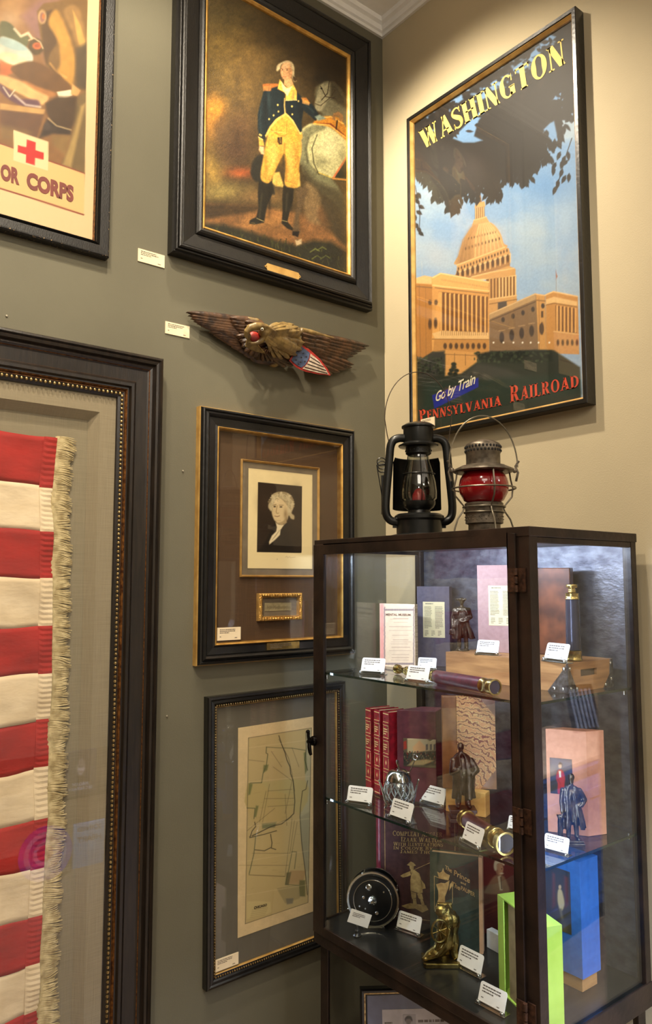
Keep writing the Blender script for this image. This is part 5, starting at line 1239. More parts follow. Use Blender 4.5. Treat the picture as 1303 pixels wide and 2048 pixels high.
# ================================================================== LANTERNS ON TOP
def lantern_tubular(c, rz):
    t = thing('railway_lantern', 'black tubular lantern with clear tall globe and tall wire bail, left on the cabinet top', 'lantern', c, rz)
    mt = mat('black_enamel', (26, 27, 25), .36, .4, col2=(15, 15, 14), nscale=30, coat=.2)
    B = lambda n, mb, m_=mt, p=t, **k: mb.build(n, m_, p, smooth=True, **k)
    mb = MB(); mb.lathe([(0,0),(.058,0),(.060,.003),(.058,.007),(.046,.010),(.046,.036),(.050,.040),(.050,.046),(.044,.050),(0,.050)], seg=36); B('fuel_tank', mb)
    mb = MB(); mb.lathe([(.0,.050),(.024,.050),(.022,.058),(.030,.064),(.033,.070),(.033,.076),(0,.076)], seg=28); B('burner', mb)
    mb = MB()
    prof = [(.030,.074),(.036,.082),(.0365,.096),(.034,.116),(.028,.142),(.022,.162),(.0205,.172)]
    mb.lathe(prof+[(r-.0015, z) for r, z in prof[::-1]], seg=36); mb.mi = 0
    B('globe', mb, glassmat('globe_glass', tint=(.86,.87,.84), r0=.09), label='clear tall glass globe')
    mb = MB()
    for a in (.5, 2.6, 4.7):
        mb.tube([(math.cos(a)*(r+.0025), math.sin(a)*(r+.0025), z) for r, z in prof], .0009, 5)
    mb.tube([(math.cos(a)*.033, math.sin(a)*.033, .132) for a in [k*2*PI/24 for k in range(24)]], .0009, 5, closed=True); B('globe_guard', mb)
    mb = MB(); mb.lathe([(.010,.074),(.014,.078),(.013,.090),(.008,.100),(0,.104)], seg=20); B('burner_cone', mb, mat('red_wick_holder', (150, 30, 36), .3, .1))
    mb = MB(); mb.lathe([(.0205,.170),(.026,.174),(.026,.186),(.040,.188),(.041,.191),(.030,.197),(.0305,.199),(.0305,.226),(.034,.228),(.034,.231),(.026,.236),(.010,.240),(0,.241)], seg=36)
    for k in range(18):
        a = k*2*PI/18; mb.ball((math.cos(a)*.0262, math.sin(a)*.0262, .180), .0016, 6)
    B('chimney', mb)
    for s in (-1, 1):
        pts = [(s*.026,0,.206),(s*.040,0,.207),(s*.052,0,.202),(s*.058,0,.190),(s*.060,0,.160),(s*.066,0,.100),(s*.069,0,.064),(s*.067,0,.046),(s*.058,0,.036),(s*.044,0,.034)]
        P_ = [Vector(p) for p in pts]; q = []
        for i in range(len(P_)-1):
            for k in range(4): q.append(P_[i].lerp(P_[i+1], k/4))
        q.append(P_[-1])
        for _ in range(3): q = [q[0]]+[(q[i-1]+q[i]*2+q[i+1])/4 for i in range(1, len(q)-1)]+[q[-1]]
        mb = MB(); mb.tube(q, .0085, 14); B('side_tube', mb)
    mb = MB(); mb.tube([(-.058,0,.186),(-.064,0,.212)]+[(math.cos(a)*.0690, 0, .245+math.sin(a)*.100) for a in [PI*(1-k/36) for k in range(37)]]+[(.064,0,.212),(.058,0,.186)], .0010, 6); B('bail', mb, mat('dark_wire', (70, 60, 50), .4, .7), label='tall wire bail handle')
    mb = MB(); mb.lathe([(.052,.060),(.056,.062),(.054,.160),(.050,.170),(.049,.168),(.052,.158),(.054,.064)], seg=16, a0=.14*PI, a1=.86*PI); B('reflector', mb, mat('reflector_black', (20, 19, 18), .4, .3))
    # spring lift wire at the left
    mb = MB(); sp = [(-.074-.002*k/40+.010*math.cos(k*.55), .0, .140+k*.0006+.010*math.sin(k*.55)) for k in range(34)]
    mb.tube(sp+[(-.086,0,.150),(-.076,0,.090),(-.070,0,.062)], .0011, 6); B('lift_wire', mb)
    for s in (-1, 1): mb = MB(); mb.box(s*.048-.006, s*.048+.006, -.003, .003, .022, .040); B('bracket', mb)
    mb = MB(); mb.box(-.076, -.066, .004, .010, .050, .130); B('side_plate', mb)
    t.scale = (1.42,)*3
    return t
lp = on(838, 1060, 0, -.29); LYAW = -.62
lantern_tubular((lp.x, lp.y, CT), LYAW)
def lantern_red(c, rz):
    t = thing('railway_lantern', 'galvanised wire cage lantern with a red globe, right on the cabinet top', 'lantern', c, rz)
    mt = mat('galvanised_tin', (120, 110, 96), .42, .7, col2=(72, 64, 54), nscale=60, bump=.2, bscale=120)
    wr = mat('cage_wire', (128, 120, 104), .35, .8)
    B = lambda n, mb, m_=mt, p=t, **k: mb.build(n, m_, p, smooth=True, **k)
    mb = MB(); mb.lathe([(0,.004),(.028,.004),(.029,.006),(.029,.020),(.034,.022),(.034,.040),(.036,.042),(.034,.044),(.035,.058),(.033,.060),(0,.060)], seg=36)
    for k in range(26):
        for r in (0, 1): a = (k+.5*r)*2*PI/26; mb.ball((math.cos(a)*.0344, math.sin(a)*.0344, .029+r*.005), .0010, 6, None)
    B('base', mb)
    prof = [(.026,.058),(.036,.064),(.0435,.078),(.0455,.090),(.043,.104),(.037,.114),(.032,.118)]
    mb = MB(); mb.lathe(prof, seg=40); B('globe', mb, rg := mat('ruby_glass', (150, 12, 22), .06, 0, col2=(120, 8, 16), nscale=8, coat=.6), label='ruby red glass globe')
    mb = MB(); mb.lathe([(.030,.117),(.052,.116),(.056,.118),(.055,.121),(.040,.128),(.031,.130),(.031,.150),(.032,.152),(.032,.166),(.030,.169),(.020,.174),(.008,.177),(0,.177)], seg=36); B('vented_cap', mb)
    mb = MB()
    for k in range(30):
        for r in range(2):
            a = (k+.5*r)*2*PI/30; mb.ball((math.cos(a)*.0318, math.sin(a)*.0318, .1555+r*.007), (.0024,.0024,.0027), 6)
    B('vent_holes', mb, mat('vent_black', (16, 14, 12), .8))
    for k in range(4):
        a = k*PI/2-PI/2+.12; ca, sa = math.cos(a), math.sin(a); mb = MB()
        P_ = [(.050,.118),(.052,.104),(.056,.088),(.054,.072),(.044,.060),(.037,.052),(.040,.044),(.050,.030),(.056,.012),(.058,.0)]
        mb.tube([(ca*r, sa*r, z) for r, z in P_], .0016, 8); B('cage_wire', mb, wr)
    for r, z in ((.0575,.086),(.038,.052),(.036,.042)):
        mb = MB(); mb.tube([(math.cos(k*2*PI/36)*r, math.sin(k*2*PI/36)*r, z) for k in range(36)], .0016, 6, closed=True); B('cage_ring', mb, wr)
    mb = MB(); mb.tube([(.0635*math.cos(a), 0, .126+.096*math.sin(a)) for a in [k/36*PI for k in range(37)]], .0013, 6); B('bail', mb, wr, label='wire bail handle')
    for s in (-1, 1):
        mb = MB(); mb.ball((s*.058,0,.120), .005, 8); mb.tube([(s*.060,0,.100),(s*.064,0,.116),(s*.060,.002,.128),(s*.066,0,.138)], .0022, 8); B('latch', mb)
    t.scale = (1.46,)*3
    return t
lp2 = on(968, 1050, 0, -.27)
lantern_red((lp2.x, lp2.y, CT), -.65)

# ================================================================== SMALL THINGS: helpers
def frame_px(bl, br, z, lean=0):
    """standing plane whose foot runs between two image points on the level z"""
    p0 = on(*bl, 2, z); p1 = on(*br, 2, z); a = (p1-p0); a.z = 0; w_ = a.length; a.normalize()
    n = a.cross(Vector((0,0,1))); b = (Vector((0,0,1))*math.cos(lean) - n*math.sin(lean))
    return Plane(p0, a, b), w_
def pr(P, mb, u0, u1, v0, v1, n0, n1, O, mi=None):
    mb.prism([(u0,v0),(u1,v0),(u1,v1),(u0,v1)], n0, n1, lambda a, b, h: tuple(P.at(a, b, h)-O), mi)
# ---------- cards on little chrome stands
def make_card(name, label, group):
    t = thing(name, label, 'price card', group=group)
    P = Plane((0,-.004,.004), (1,0,0), (0,math.sin(.36),math.cos(.36)))
    mb = MB(); k = .005; w_, h_ = .034, .040
    mb.prism([(-w_,0),(w_,0),(w_,h_-k),(w_-k*.3,h_-k*.3),(w_-k,h_),(-w_+k,h_),(-w_+k*.3,h_-k*.3),(-w_,h_-k)], .0005, .0014, lambda a, b, h: tuple(P.at(a, b, h)))
    mb.build('card', M['cardw'], t)
    mb = MB(); dashes(mb, P, -.027, .027, .020, .036, .0017, 3, seed=5); dashes(mb, P, -.027, -.016, .009, .013, .0017, 1, seed=2); dashes(mb, P, .014, .028, .005, .009, .0017, 1, seed=3); mb.build('printed_text', M['ink'], t)
    mb = MB(); mb.box(-.038, .038, -.010, .012, 0, .0022); mb.box(-.037, .037, -.0065, -.0048, .002, .008)
    mb.box(-.034, .034, -.0030, -.0012, .002, .010)
    mb.build('stand', M['steel'], t, bevel=.0005)
    for s in (-1, 1):
        mb = MB(); mb.ball((s*.031, -.0085, .006), .0042, 12); mb.build('stand_knob', M['steel'], t, smooth=True)
    return t
CARDS = [
 ((721,1347),(770,1350),S1,'price card in front of the pink booklet on the upper shelf'),
 ((812,1363),(858,1368),S1,'price card in front of the small eyepiece end of the upper shelf telescope'),
 ((834,1339),(873,1341),S1,'price card behind the telescope, right of the pink booklet'),
 ((952,1309),(998,1312),None,'price card on the wooden crate in front of the mauve document case'),
 ((1089,1322),(1137,1328),None,'price card on the wooden crate in front of the upright telescope'),
 ((693,1605),(745,1612),S2,'price card at the far left of the middle shelf, in front of the crimson books'),
 ((780,1634),(824,1650),S2,'price card in front of the cut glass honey pot on the middle shelf'),
 ((843,1604),(890,1617),S2,'price card between the honey pot and the marbled book on the middle shelf'),
 ((926,1681),(964,1702),S2,'price card leaning before the brass telescope on the middle shelf'),
 ((1019,1660),(1052,1668),S2,'price card half hidden behind the cabinet corner post on the middle shelf'),
 ((1086,1700),(1138,1714),S2,'price card at the near end of the middle shelf, before the coated bronze figure'),
 ((793,1857),(842,1874),S3,'price card on the cabinet floor before the maroon angling book'),
 ((914,1930),(965,1957),S3,'price card on the cabinet floor between brass bookend and lime slipcase'),
 ((956,2004),(1012,2034),S3,'price card nearest the front corner of the cabinet floor'),
]
p_cr = on(1135, 1388, 2, S1); CZ = zat((p_cr.x, p_cr.y), 1328)
proto = None
for bl, br, z, lb in CARDS:
    z = CZ if z is None else z
    p0 = on(*bl, 2, z); p1 = on(*br, 2, z); m_ = (p0+p1)/2; a = p1-p0; rz = math.atan2(a.y, a.x); s_ = min(1.15, max(.8, a.length/.072))
    if proto is None:
        proto = make_card('price_card', lb, 'price cards on chrome stands'); o = proto; o.location = (m_.x, m_.y, z+.0006); o.rotation_euler = (0,0,rz)
    else: o = dup(proto, (m_.x, m_.y, z+.0006), rz, lb)
    o.scale = (s_, s_, s_)

# ---------- wooden crate
M['crate'] = mat('pine_crate', (176, 128, 78), .5, col2=(136, 92, 52), nscale=7, stretch=(1,1,9), bump=.1)
cr = thing('wooden_crate', 'low wooden crate with riveted metal corners on the upper glass shelf', 'crate', (-.277, -.921, S1+.0004))
CL = .385; CWd = .195; ch = CZ-S1-.0004
mb = MB(); hx0, hx1, hz0, hz1 = .055, .125, ch*.50, ch*.74
mb.box(0, CWd, .008, CL, 0, ch)                                  # body behind the slotted end board
for b in ((0,CWd,0,.008,0,hz0),(0,CWd,0,.008,hz1,ch),(0,hx0,0,.008,hz0,hz1),(hx1,CWd,0,.008,hz0,hz1)): mb.box(*b)
mb.build('crate_body', M['crate'], cr, bevel=0)
mb = MB(); mb.box(hx0, hx1, .0078, .0082, hz0, hz1); mb.build('hand_slot', mat('slot_dark', (40, 26, 16), .8), cr)
M['corner'] = mat('corner_iron', (140, 136, 134), .35, .85, col2=(96, 84, 74), nscale=90)
def corner(x0, sx, label=None):
    mb = MB(); L_ = .055
    if sx > 0:
        mb.prism([(0,0),(-0,0)] and [(0,0),(L_,0),(L_*.35,ch*.62),(0,ch)], -.0016, .0002, lambda a, b, h: (h, a, b))
        mb.prism([(0,0),(.040,0),(.020,ch*.5),(0,ch)], -.0016, .0002, lambda a, b, h: (a, h, b))
    else:
        mb.prism([(0,0),(.045,0),(.016,ch*.45),(.012,ch),(0,ch)], -.0016, .0002, lambda a, b, h: (CWd-a, h, b))
    o = mb.build('corner_plate', M['corner'], cr)
    mb = MB()
    for a, b in ([(.008,ch*.82),(.012,ch*.14),(.036,ch*.12)] if sx > 0 else [(.012,ch*.86),(.010,ch*.3),(.036,ch*.12)]):
        if sx > 0: mb.ball((-.0022, a, b), (.0025,.0042,.0042), 10); mb.ball((a, -.0022, b), (.0042,.0025,.0042), 10)
        else: mb.ball((CWd-a, -.0022, b), (.0042,.0025,.0042), 10)
    mb.build('rivets', M['steel'], o, smooth=True)
corner(0, 1); corner(CWd, -1)
for i in range(1):
    mb = MB(); mb.box(.012, CWd-.012, .012, CL-.012, ch-.0005, ch+.0004); mb.build('lid_inset', M['crate'], cr)

# ---------- upper shelf: pink booklet
M['pages'] = mat('page_block', (196, 168, 130), .8, col2=(150, 122, 88), nscale=10, stretch=(1,1,30))
P, w_ = frame_px((759.5,1332),(830,1338), S1+.0004)
hB = zat((P.o.x, P.o.y), 1207)-S1
bk = thing('old_booklet', 'pink and cream booklet printed MENTAL MUSEUM standing on the upper glass shelf', 'booklet', tuple(P.o))
mb = MB(); pr(P, mb, 0, w_, 0, hB, -.016, -.001, P.o); mb.build('page_block', M['pages'], bk)
def paint_booklet(c):
    c.poly([(555,660),(585,660),(590,1120),(555,1120)], (226,150,134), 14); c.grain(30, .05, 3)
    for k in range(46):
        t = k/45
        for (x, y) in ((590+t*215,706),(590,690+t*430),(808,690+t*430),(590+t*215,1108)): c.ell(x+random.Random(k).uniform(-2,2), y, 5, 7, (140,118,110), 2, 0, .8)
    for i, y in enumerate((770,775,800,832,860,896,930,945,960,985,1010,1040,1062,1080)):
        rr = random.Random(i); x = 640+rr.uniform(-10,20); x1 = 780-rr.uniform(-10,20)
        if i in (3,4,10): x, x1 = 625, 790
        c.line([(x,y),(x1,y)], 2.6 if i % 3 else 4, (150,110,94), 1.5, .6)
picture('front_cover', P, 0, w_, 0, hB, .0002, .0011, (610,1030), 3.723, paint_booklet, (226,196,160), M['print'], bk)
M['brownink'] = mat('brown_ink', (120, 78, 60), .8)
letters('lettering', text_shape('MENTAL MUSEUM.', .02), P, [(600,732),(790,736),(790,752),(600,750)], .0006, M['brownink'], bk, off=(610,1030), sc=3.723)
# ---------- document cases
def doc_sheet(par, P, quad, seed, off, sc, n=.0004):
    q = [P.px(x/sc+off[0], y/sc+off[1], n) for x, y in quad]; u0 = min(q[0][0],q[3][0]); u1 = max(q[1][0],q[2][0]); v1 = (q[0][1]+q[1][1])/2; v0 = (q[2][1]+q[3][1])/2
    mb = MB(); pr(P, mb, u0, u1, v0, v1, n-.0003, n+.0004, Vector(par.location)); s_ = mb.build('document', M['paper'], par, label='small cream document print')
    mb = MB(); w2 = u1-u0; h2 = v1-v0; O = Vector(par.location)
    dashes(mb, P, u0+w2*.12, u1-w2*.12, v1-h2*.08, v1-h2*.03, n+.0006, 1, seed=seed, O=O)
    for a, b in ((.06,.42),(.56,.94)): dashes(mb, P, u0+w2*a, u0+w2*b, v0+h2*.25, v0+h2*.88, n+.0006, 17, seed=seed, O=O, h=.4, fill=1)
    for a in (.08,.38,.68): dashes(mb, P, u0+w2*a, u0+w2*(a+.2), v0+h2*.04, v0+h2*.2, n+.0006, 4, seed=seed+1, O=O, h=.4)
    mb.build('printed_text', M['ink'], s_)
P, w_ = frame_px((834.5,1331),(900,1334), S1+.0004); hB = zat((P.o.x, P.o.y), 1173)-S1
dc = thing('document_case', 'slate purple document case with cream sheet, beside the tricorn bronze on upper shelf', 'slipcase', tuple(P.o))
mb = MB(); pr(P, mb, 0, w_, 0, hB, -.035, 0, P.o); mb.build('case_body', mat('slate_cloth', (88, 80, 90), .8, col2=(78, 70, 80), nscale=90), dc, bevel=.0008)
doc_sheet(dc, P, [(875,645),(1035,648),(1040,915),(882,910)], 3, (610,1030), 3.723)
P, w_ = frame_px((956,1303),(1143,1313), CZ+.0006); hB = zat((P.o.x, P.o.y), 1131)-CZ
dm = thing('document_case', 'mauve document case with cream sheet and brown leather side, standing on the wooden crate', 'slipcase', tuple(P.o))
P2 = None
mb = MB(); w1_ = P.px(1072, 1290, 0)[0]; w2_ = P.px(1143, 1292, -.0125)[0]
pr(P, mb, 0, w1_, 0, hB, -.012, 0, P.o); mb.build('front_board', mat('mauve_cloth', (166, 132, 126), .8, col2=(156, 122, 116), nscale=90), dm, bevel=.0008, label='mauve cloth front board')
doc_sheet(dm, P, [(160,494),(340,494),(345,778),(168,768)], 8, (930,1030), 3.493)
mb = MB(); pr(P, mb, .004, w2_, 0, zat(tuple(P.at(w2_,0,-.0125))[:2], 1136)-CZ, -.045, -.0125, P.o); mb.build('leather_book', mat('calf_leather', (128, 70, 40), .4, col2=(78, 38, 22), nscale=24, coat=.2), dm, bevel=.002, label='mottled brown leather volume')

# ---------- telescopes
M['maroon'] = mat('maroon_leather', (92, 32, 44), .4, col2=(60, 20, 30), nscale=60, bump=.2, coat=.2)
M['lens'] = mat('lens_glass', (110, 110, 116), .05, .6, col2=(70, 70, 76), nscale=4)
def telescope(label, p0, p1, segs, m_body, name='telescope'):
    """segs: (t0,t1,r0,r1,kind) along p0->p1"""
    t = thing(name, label, 'telescope', tuple(p0)); d = Vector(p1)-Vector(p0); L_ = d.length
    for (a, b, r0, r1, kind) in segs:
        mb = MB()
        if kind == 'brass': mb.lathe([(0,a*L_),(r0*.92,a*L_),(r0,a*L_+.0012),(r0,a*L_+.004),(r0*.94,a*L_+.0055),(r1*.94,b*L_-.0055),(r1,b*L_-.004),(r1,b*L_-.0012),(r1*.92,b*L_),(0,b*L_)], seg=28, axis=d)
        elif kind == 'lens': mb.lathe([(0,a*L_),(r0,a*L_),(r0,b*L_),(r0*.82,b*L_),(r0*.8,b*L_-.003),(0,b*L_-.003)], seg=28, axis=d)
        else: mb.lathe([(0,a*L_),(r0,a*L_),(r1,b*L_),(0,b*L_)], seg=28, axis=d)
        o = mb.build({'brass':'brass_tube','body':'barrel','lens':'lens_ring'}[kind], m_body if kind == 'body' else M['brass'], t, smooth=True)
        if kind == 'lens':
            mb = MB(); mb.lathe([(0,b*L_-.0024),(r0*.55,b*L_-.0026),(r0*.8,b*L_-.0028)], seg=24, axis=d); mb.lathe([(0,b*L_-.0031),(r0*.8,b*L_-.0031)], seg=24, axis=d); mb.build('lens', M['lens'], o, smooth=True)
    return t
a = on(793,1348,2,S1); b = on(990,1392,2,S1); a.z = S1+.0142; b.z = S1+.0195
telescope('long maroon leather telescope with brass draws lying across the front of the upper shelf', a, b,
    [(0,.03,.0135,.0125,'brass'),(.03,.12,.0085,.0085,'brass'),(.12,.15,.0125,.0125,'brass'),(.15,.42,.0115,.0115,'brass'),(.42,.46,.0155,.0155,'brass'),(.46,.90,.0165,.0180,'body'),(.90,.97,.0186,.0186,'brass'),(.97,1,.0190,.0190,'lens')], M['maroon'])
mb = MB()
for t_ in (.16, .74):
    c_ = a.lerp(b, t_); r_ = .0125 if t_ < .4 else .018
tel_p = on(1147, 1321, 2, CZ+.001)
telescope('upright brass telescope with dark barrel standing on the wooden crate', (tel_p.x, tel_p.y, CZ+.0009), (tel_p.x, tel_p.y, zat((tel_p.x, tel_p.y), 1171)),
    [(0,.14,.0200,.0196,'brass'),(.14,.81,.0186,.0166,'body'),(.81,.90,.0176,.0168,'brass'),(.90,.955,.0100,.0095,'brass'),(.955,.985,.0085,.0085,'brass'),(.985,1,.0140,.0145,'brass')], mat('dark_blue_barrel', (70, 70, 84), .22, .5, col2=(50, 50, 64), nscale=6))
a = on(928,1655,2,S2); b = on(1012,1712,2,S2); a.z = S2+.0235; b.z = S2+.0262
telescope('short brass telescope with brown leather barrel on the middle shelf', a, b,
    [(0,.10,.0215,.0225,'brass'),(.10,.66,.0190,.0200,'body'),(.66,.80,.0215,.0235,'brass'),(.80,.93,.0215,.0240,'brass'),(.93,1,.0258,.0258,'lens')], mat('brown_leather_barrel', (82, 44, 34), .38, col2=(50, 26, 20), nscale=60, coat=.2))
# ================================================================== BRONZE FIGURES
M['bronze'] = mat('dark_bronze', (96, 84, 70), .34, .85, col2=(44, 36, 28), nscale=40, bump=.3, bscale=160)
M['pewter'] = mat('silvered_bronze', (128, 120, 108), .28, .9, col2=(58, 52, 46), nscale=40, bump=.25, bscale=160)
def cap(mb, a, b, r0, r1, k=8, seg=12):
    a = Vector(a); b = Vector(b); mb.ball(a, r0, seg); mb.ball(b, r1, seg); mb.tube([a, a.lerp(b, .5), b], [r0, (r0+r1)/2, r1], seg)
def cloth(mb, rings, seg=28, folds=7, amp=.06, a0=0, a1=2*PI, ph=0, th=.05):
    """hanging cloth: elliptical rings (cx,cy,z,rx,ry) with folds that deepen towards the hem"""
    n = len(rings); full = abs(a1-a0-2*PI) < 1e-6; m_ = seg if full else seg+1; vs = []
    for s_ in (1, 0):
        for i, (cx, cy, z, rx, ry) in enumerate(rings):
            for k in range(m_):
                a = a0+(a1-a0)*k/seg; w_ = 1+amp*(i/(n-1))*math.sin(folds*a+ph+i*.25); q = w_ if s_ else w_*(1-th*2.2)
                vs.append((cx+rx*q*math.cos(a), cy+ry*q*math.sin(a), z))
    fs = []
    for s_ in (0, 1):
        o = s_*n*m_
        for i in range(n-1):
            for k in range(seg):
                k2 = (k+1) % m_; fs.append((o+i*m_+k, o+i*m_+k2, o+(i+1)*m_+k2, o+(i+1)*m_+k))
    o = n*m_
    for row in (0, n-1):
        for k in range(seg):
            k2 = (k+1) % m_; fs.append((row*m_+k, row*m_+k2, o+row*m_+k2, o+row*m_+k))
    if not full:
        for i in range(n-1):
            for k in (0, m_-1): fs.append((i*m_+k, (i+1)*m_+k, o+(i+1)*m_+k, o+i*m_+k))
    mb._add(vs, fs)
def head(mb, c, r, face=(0,-1), hair=1.0):
    c = Vector(c); f = Vector((face[0], face[1], 0)).normalized(); s_ = Vector((-f.y, f.x, 0))
    R = Matrix((s_, f, Vector((0,0,1)))).transposed()
    mb.ball(c, (r*.78, r*.92, r*1.08), 16, rot=R); mb.ball(c+f*r*.35+Vector((0,0,-r*.55)), (r*.5, r*.5, r*.45), 12, rot=R)
    mb.ball(c+f*r*.95+Vector((0,0,-r*.12)), (r*.14, r*.2, r*.22), 8, rot=R)                       # nose
    mb.ball(c+f*r*.80+Vector((0,0,r*.22)), (r*.5, r*.18, r*.10), 8, rot=R)                        # brow
    mb.ball(c+f*r*.78+Vector((0,0,-r*.52)), (r*.28, r*.14, r*.08), 8, rot=R)                      # lips
    for q in (-1, 1): mb.ball(c+s_*q*r*.78+Vector((0,0,-r*.05)), (r*.12, r*.2, r*.28), 8, rot=R)   # ears
    if hair: mb.ball(c-f*r*.16+Vector((0,0,r*.22)), (r*.86*hair, r*.96*hair, r*1.02), 14, rot=R)
def hand(mb, c, d, r):
    c = Vector(c); d = Vector(d).normalized(); s_ = d.orthogonal().normalized(); mb.ball(c, (r*.8, r*.8, r), 8)
    for k in range(4): mb.tube([c+s_*(k-1.5)*r*.42, c+s_*(k-1.5)*r*.44+d*r*1.2, c+s_*(k-1.5)*r*.40+d*r*1.9], [r*.26, r*.24, r*.18], 6)
    mb.tube([c+s_*r*.7, c+s_*r*1.1+d*r*.8], [r*.28, r*.2], 6)
def statue_tricorn(loc, rz, Ht, label):
    t = thing('bronze_statue', label, 'statue', loc, rz); k = Ht/.30
    def f(mb):
        mb.M = Matrix.Scale(k, 4)
        cap(mb, (-.018,0,.012),(-.016,-.004,.075), .011, .0125); cap(mb, (-.016,-.004,.075),(-.014,0,.140), .0135, .018)
        cap(mb, (.022,.006,.012),(.019,.004,.075), .011, .0125); cap(mb, (.019,.004,.075),(.014,0,.140), .0135, .018)
        for x, y in ((-.018,-.010),(.024,-.004)): mb.ball((x, y, .008), (.009,.019,.008), 10)
        mb.ball((0,0,.150), (.031,.022,.026), 14); mb.ball((0,0,.185), (.029,.020,.036), 14); mb.ball((0,0,.212), (.036,.020,.020), 14)
        cap(mb, (0,0,.225),(0,-.002,.240), .010, .009); head(mb, (0,-.004,.257), .0165, (-.5,-1))
        # three cornered hat
        mb.lathe([(0,.278),(.010,.277),(.015,.270),(.017,.262),(0,.262)], (0,-.002,0), 18)
        pts = [(.032*math.cos(a)*(1.1 if q % 3 == 0 else .72), .030*math.sin(a)*(1.1 if q % 3 == 0 else .72)-.002) for q, a in enumerate([-.9+i*2*PI/9 for i in range(9)])]
        mb.prism(pts, .262, .268)
        mb.tube([(p[0], p[1], .268+(0 if q % 3 == 0 else .005)) for q, p in enumerate(pts)], .0026, 6, closed=True)
        # arms: one hand at the belt, one holding a hat at the side
        cap(mb, (.036,0,.214),(.046,-.008,.175), .012, .010); cap(mb, (.046,-.008,.175),(.018,-.026,.158), .010, .008); hand(mb, (.014,-.027,.156), (-1,0,-.1), .006)
        cap(mb, (-.036,0,.214),(-.048,.002,.170), .012, .010); cap(mb, (-.048,.002,.170),(-.050,-.010,.125), .010, .008); hand(mb, (-.050,-.010,.118), (0,0,-1), .006)
        mb.ball((-.052,-.008,.098), (.017,.009,.020), 12); mb.ball((-.052,-.008,.088), (.020,.010,.008), 12)
        # long coat open in front
        cloth(mb, [(0,0,.224,.030,.020),(0,.002,.200,.040,.026),(0,.003,.165,.036,.027),(0,.004,.130,.045,.033),(.004,.008,.095,.053,.039),(.008,.012,.060,.060,.046)], a0=-PI/2+.55, a1=1.5*PI-.55, folds=9, amp=.09, th=.06)
        cloth(mb, [(0,0,.226,.024,.016),(0,0,.206,.043,.028),(0,.001,.188,.046,.031)], folds=6, amp=.04, a0=-PI/2+.5, a1=1.5*PI-.5)
        mb.box(-.010,.010,-.026,-.020,.146,.160); mb.tube([(-.030,-.010,.152),(0,-.024,.153),(.030,-.010,.152)], .003, 6)
        mb.lathe([(0,0),(.036,0),(.036,.004),(.030,.007),(0,.007)], (0,0,0), 24)
    sculpt('cast_figure', f, .0021, M['bronze'], t, 1, .0012, 120); return t
c_ = on(914, 1312, 2, CZ+.0006)
Ht = zat((c_.x, c_.y), 1182)-CZ
statue_tricorn((-.222, -.548, CZ+.0006), -.75, .160, 'dark bronze statue of a man in tricorn hat and long coat on the upper shelf')
def statue_cloak(loc, rz, Ht, label):
    t = thing('bronze_statue', label, 'statue', loc, rz); k = Ht/.30
    def f(mb):
        mb.M = Matrix.Scale(k, 4)
        cap(mb, (-.016,0,.062),(-.016,0,.120), .011, .013); cap(mb, (.020,-.004,.062),(.018,0,.120), .011, .013)
        for x in (-.018,.024): mb.ball((x,-.010,.054), (.010,.018,.008), 10)
        cap(mb, (-.015,0,.110),(-.010,0,.160), .015, .018); cap(mb, (.017,0,.110),(.010,0,.160), .015, .018)
        mb.ball((0,0,.195), (.030,.021,.040), 14); head(mb, (-.004,-.002,.270), .0150, (-.3,-1)); cap(mb, (0,0,.235),(-.003,-.002,.256), .010, .009)
        cloth(mb, [(-.002,0,.250,.016,.014),(0,.002,.236,.030,.020),(.004,.003,.205,.040,.026),(.006,.003,.165,.042,.030),(.004,.004,.120,.040,.030),(.004,.006,.080,.044,.034)], folds=7, amp=.13, a0=-PI/2+.25, a1=1.5*PI-.25, th=.07, ph=1)
        cap(mb, (.036,0,.220),(.056,-.006,.185), .012, .011); cap(mb, (.056,-.006,.185),(.036,-.022,.172), .011, .008)
        cap(mb, (-.034,0,.220),(-.040,-.008,.176), .012, .010); cap(mb, (-.040,-.008,.176),(-.020,-.026,.190), .009, .007); hand(mb, (-.016,-.027,.194), (1,0,.5), .006)
    sculpt('cast_figure', f, .0021, M['bronze'], t, 1, .0015, 110)
    mb = MB(); mb.M = Matrix.Scale(k, 4)
    mb.box(-.050,.050,-.036,.036,0,.014); mb.box(-.044,.044,-.031,.031,.0142,.034); mb.box(-.050,.050,-.036,.036,.0342,.046)
    mb.build('plinth', mat('brown_marble', (70, 48, 36), .35, col2=(38, 24, 18), nscale=30), t, bevel=.0012)
    return t
c_ = on(938, 1649, 2, S2+.0006)
statue_cloak((-.318, c_.y+.034, S2+.0006), -.70, .205, 'dark bronze cloaked figure on a stepped plinth, before the marbled book on middle shelf')
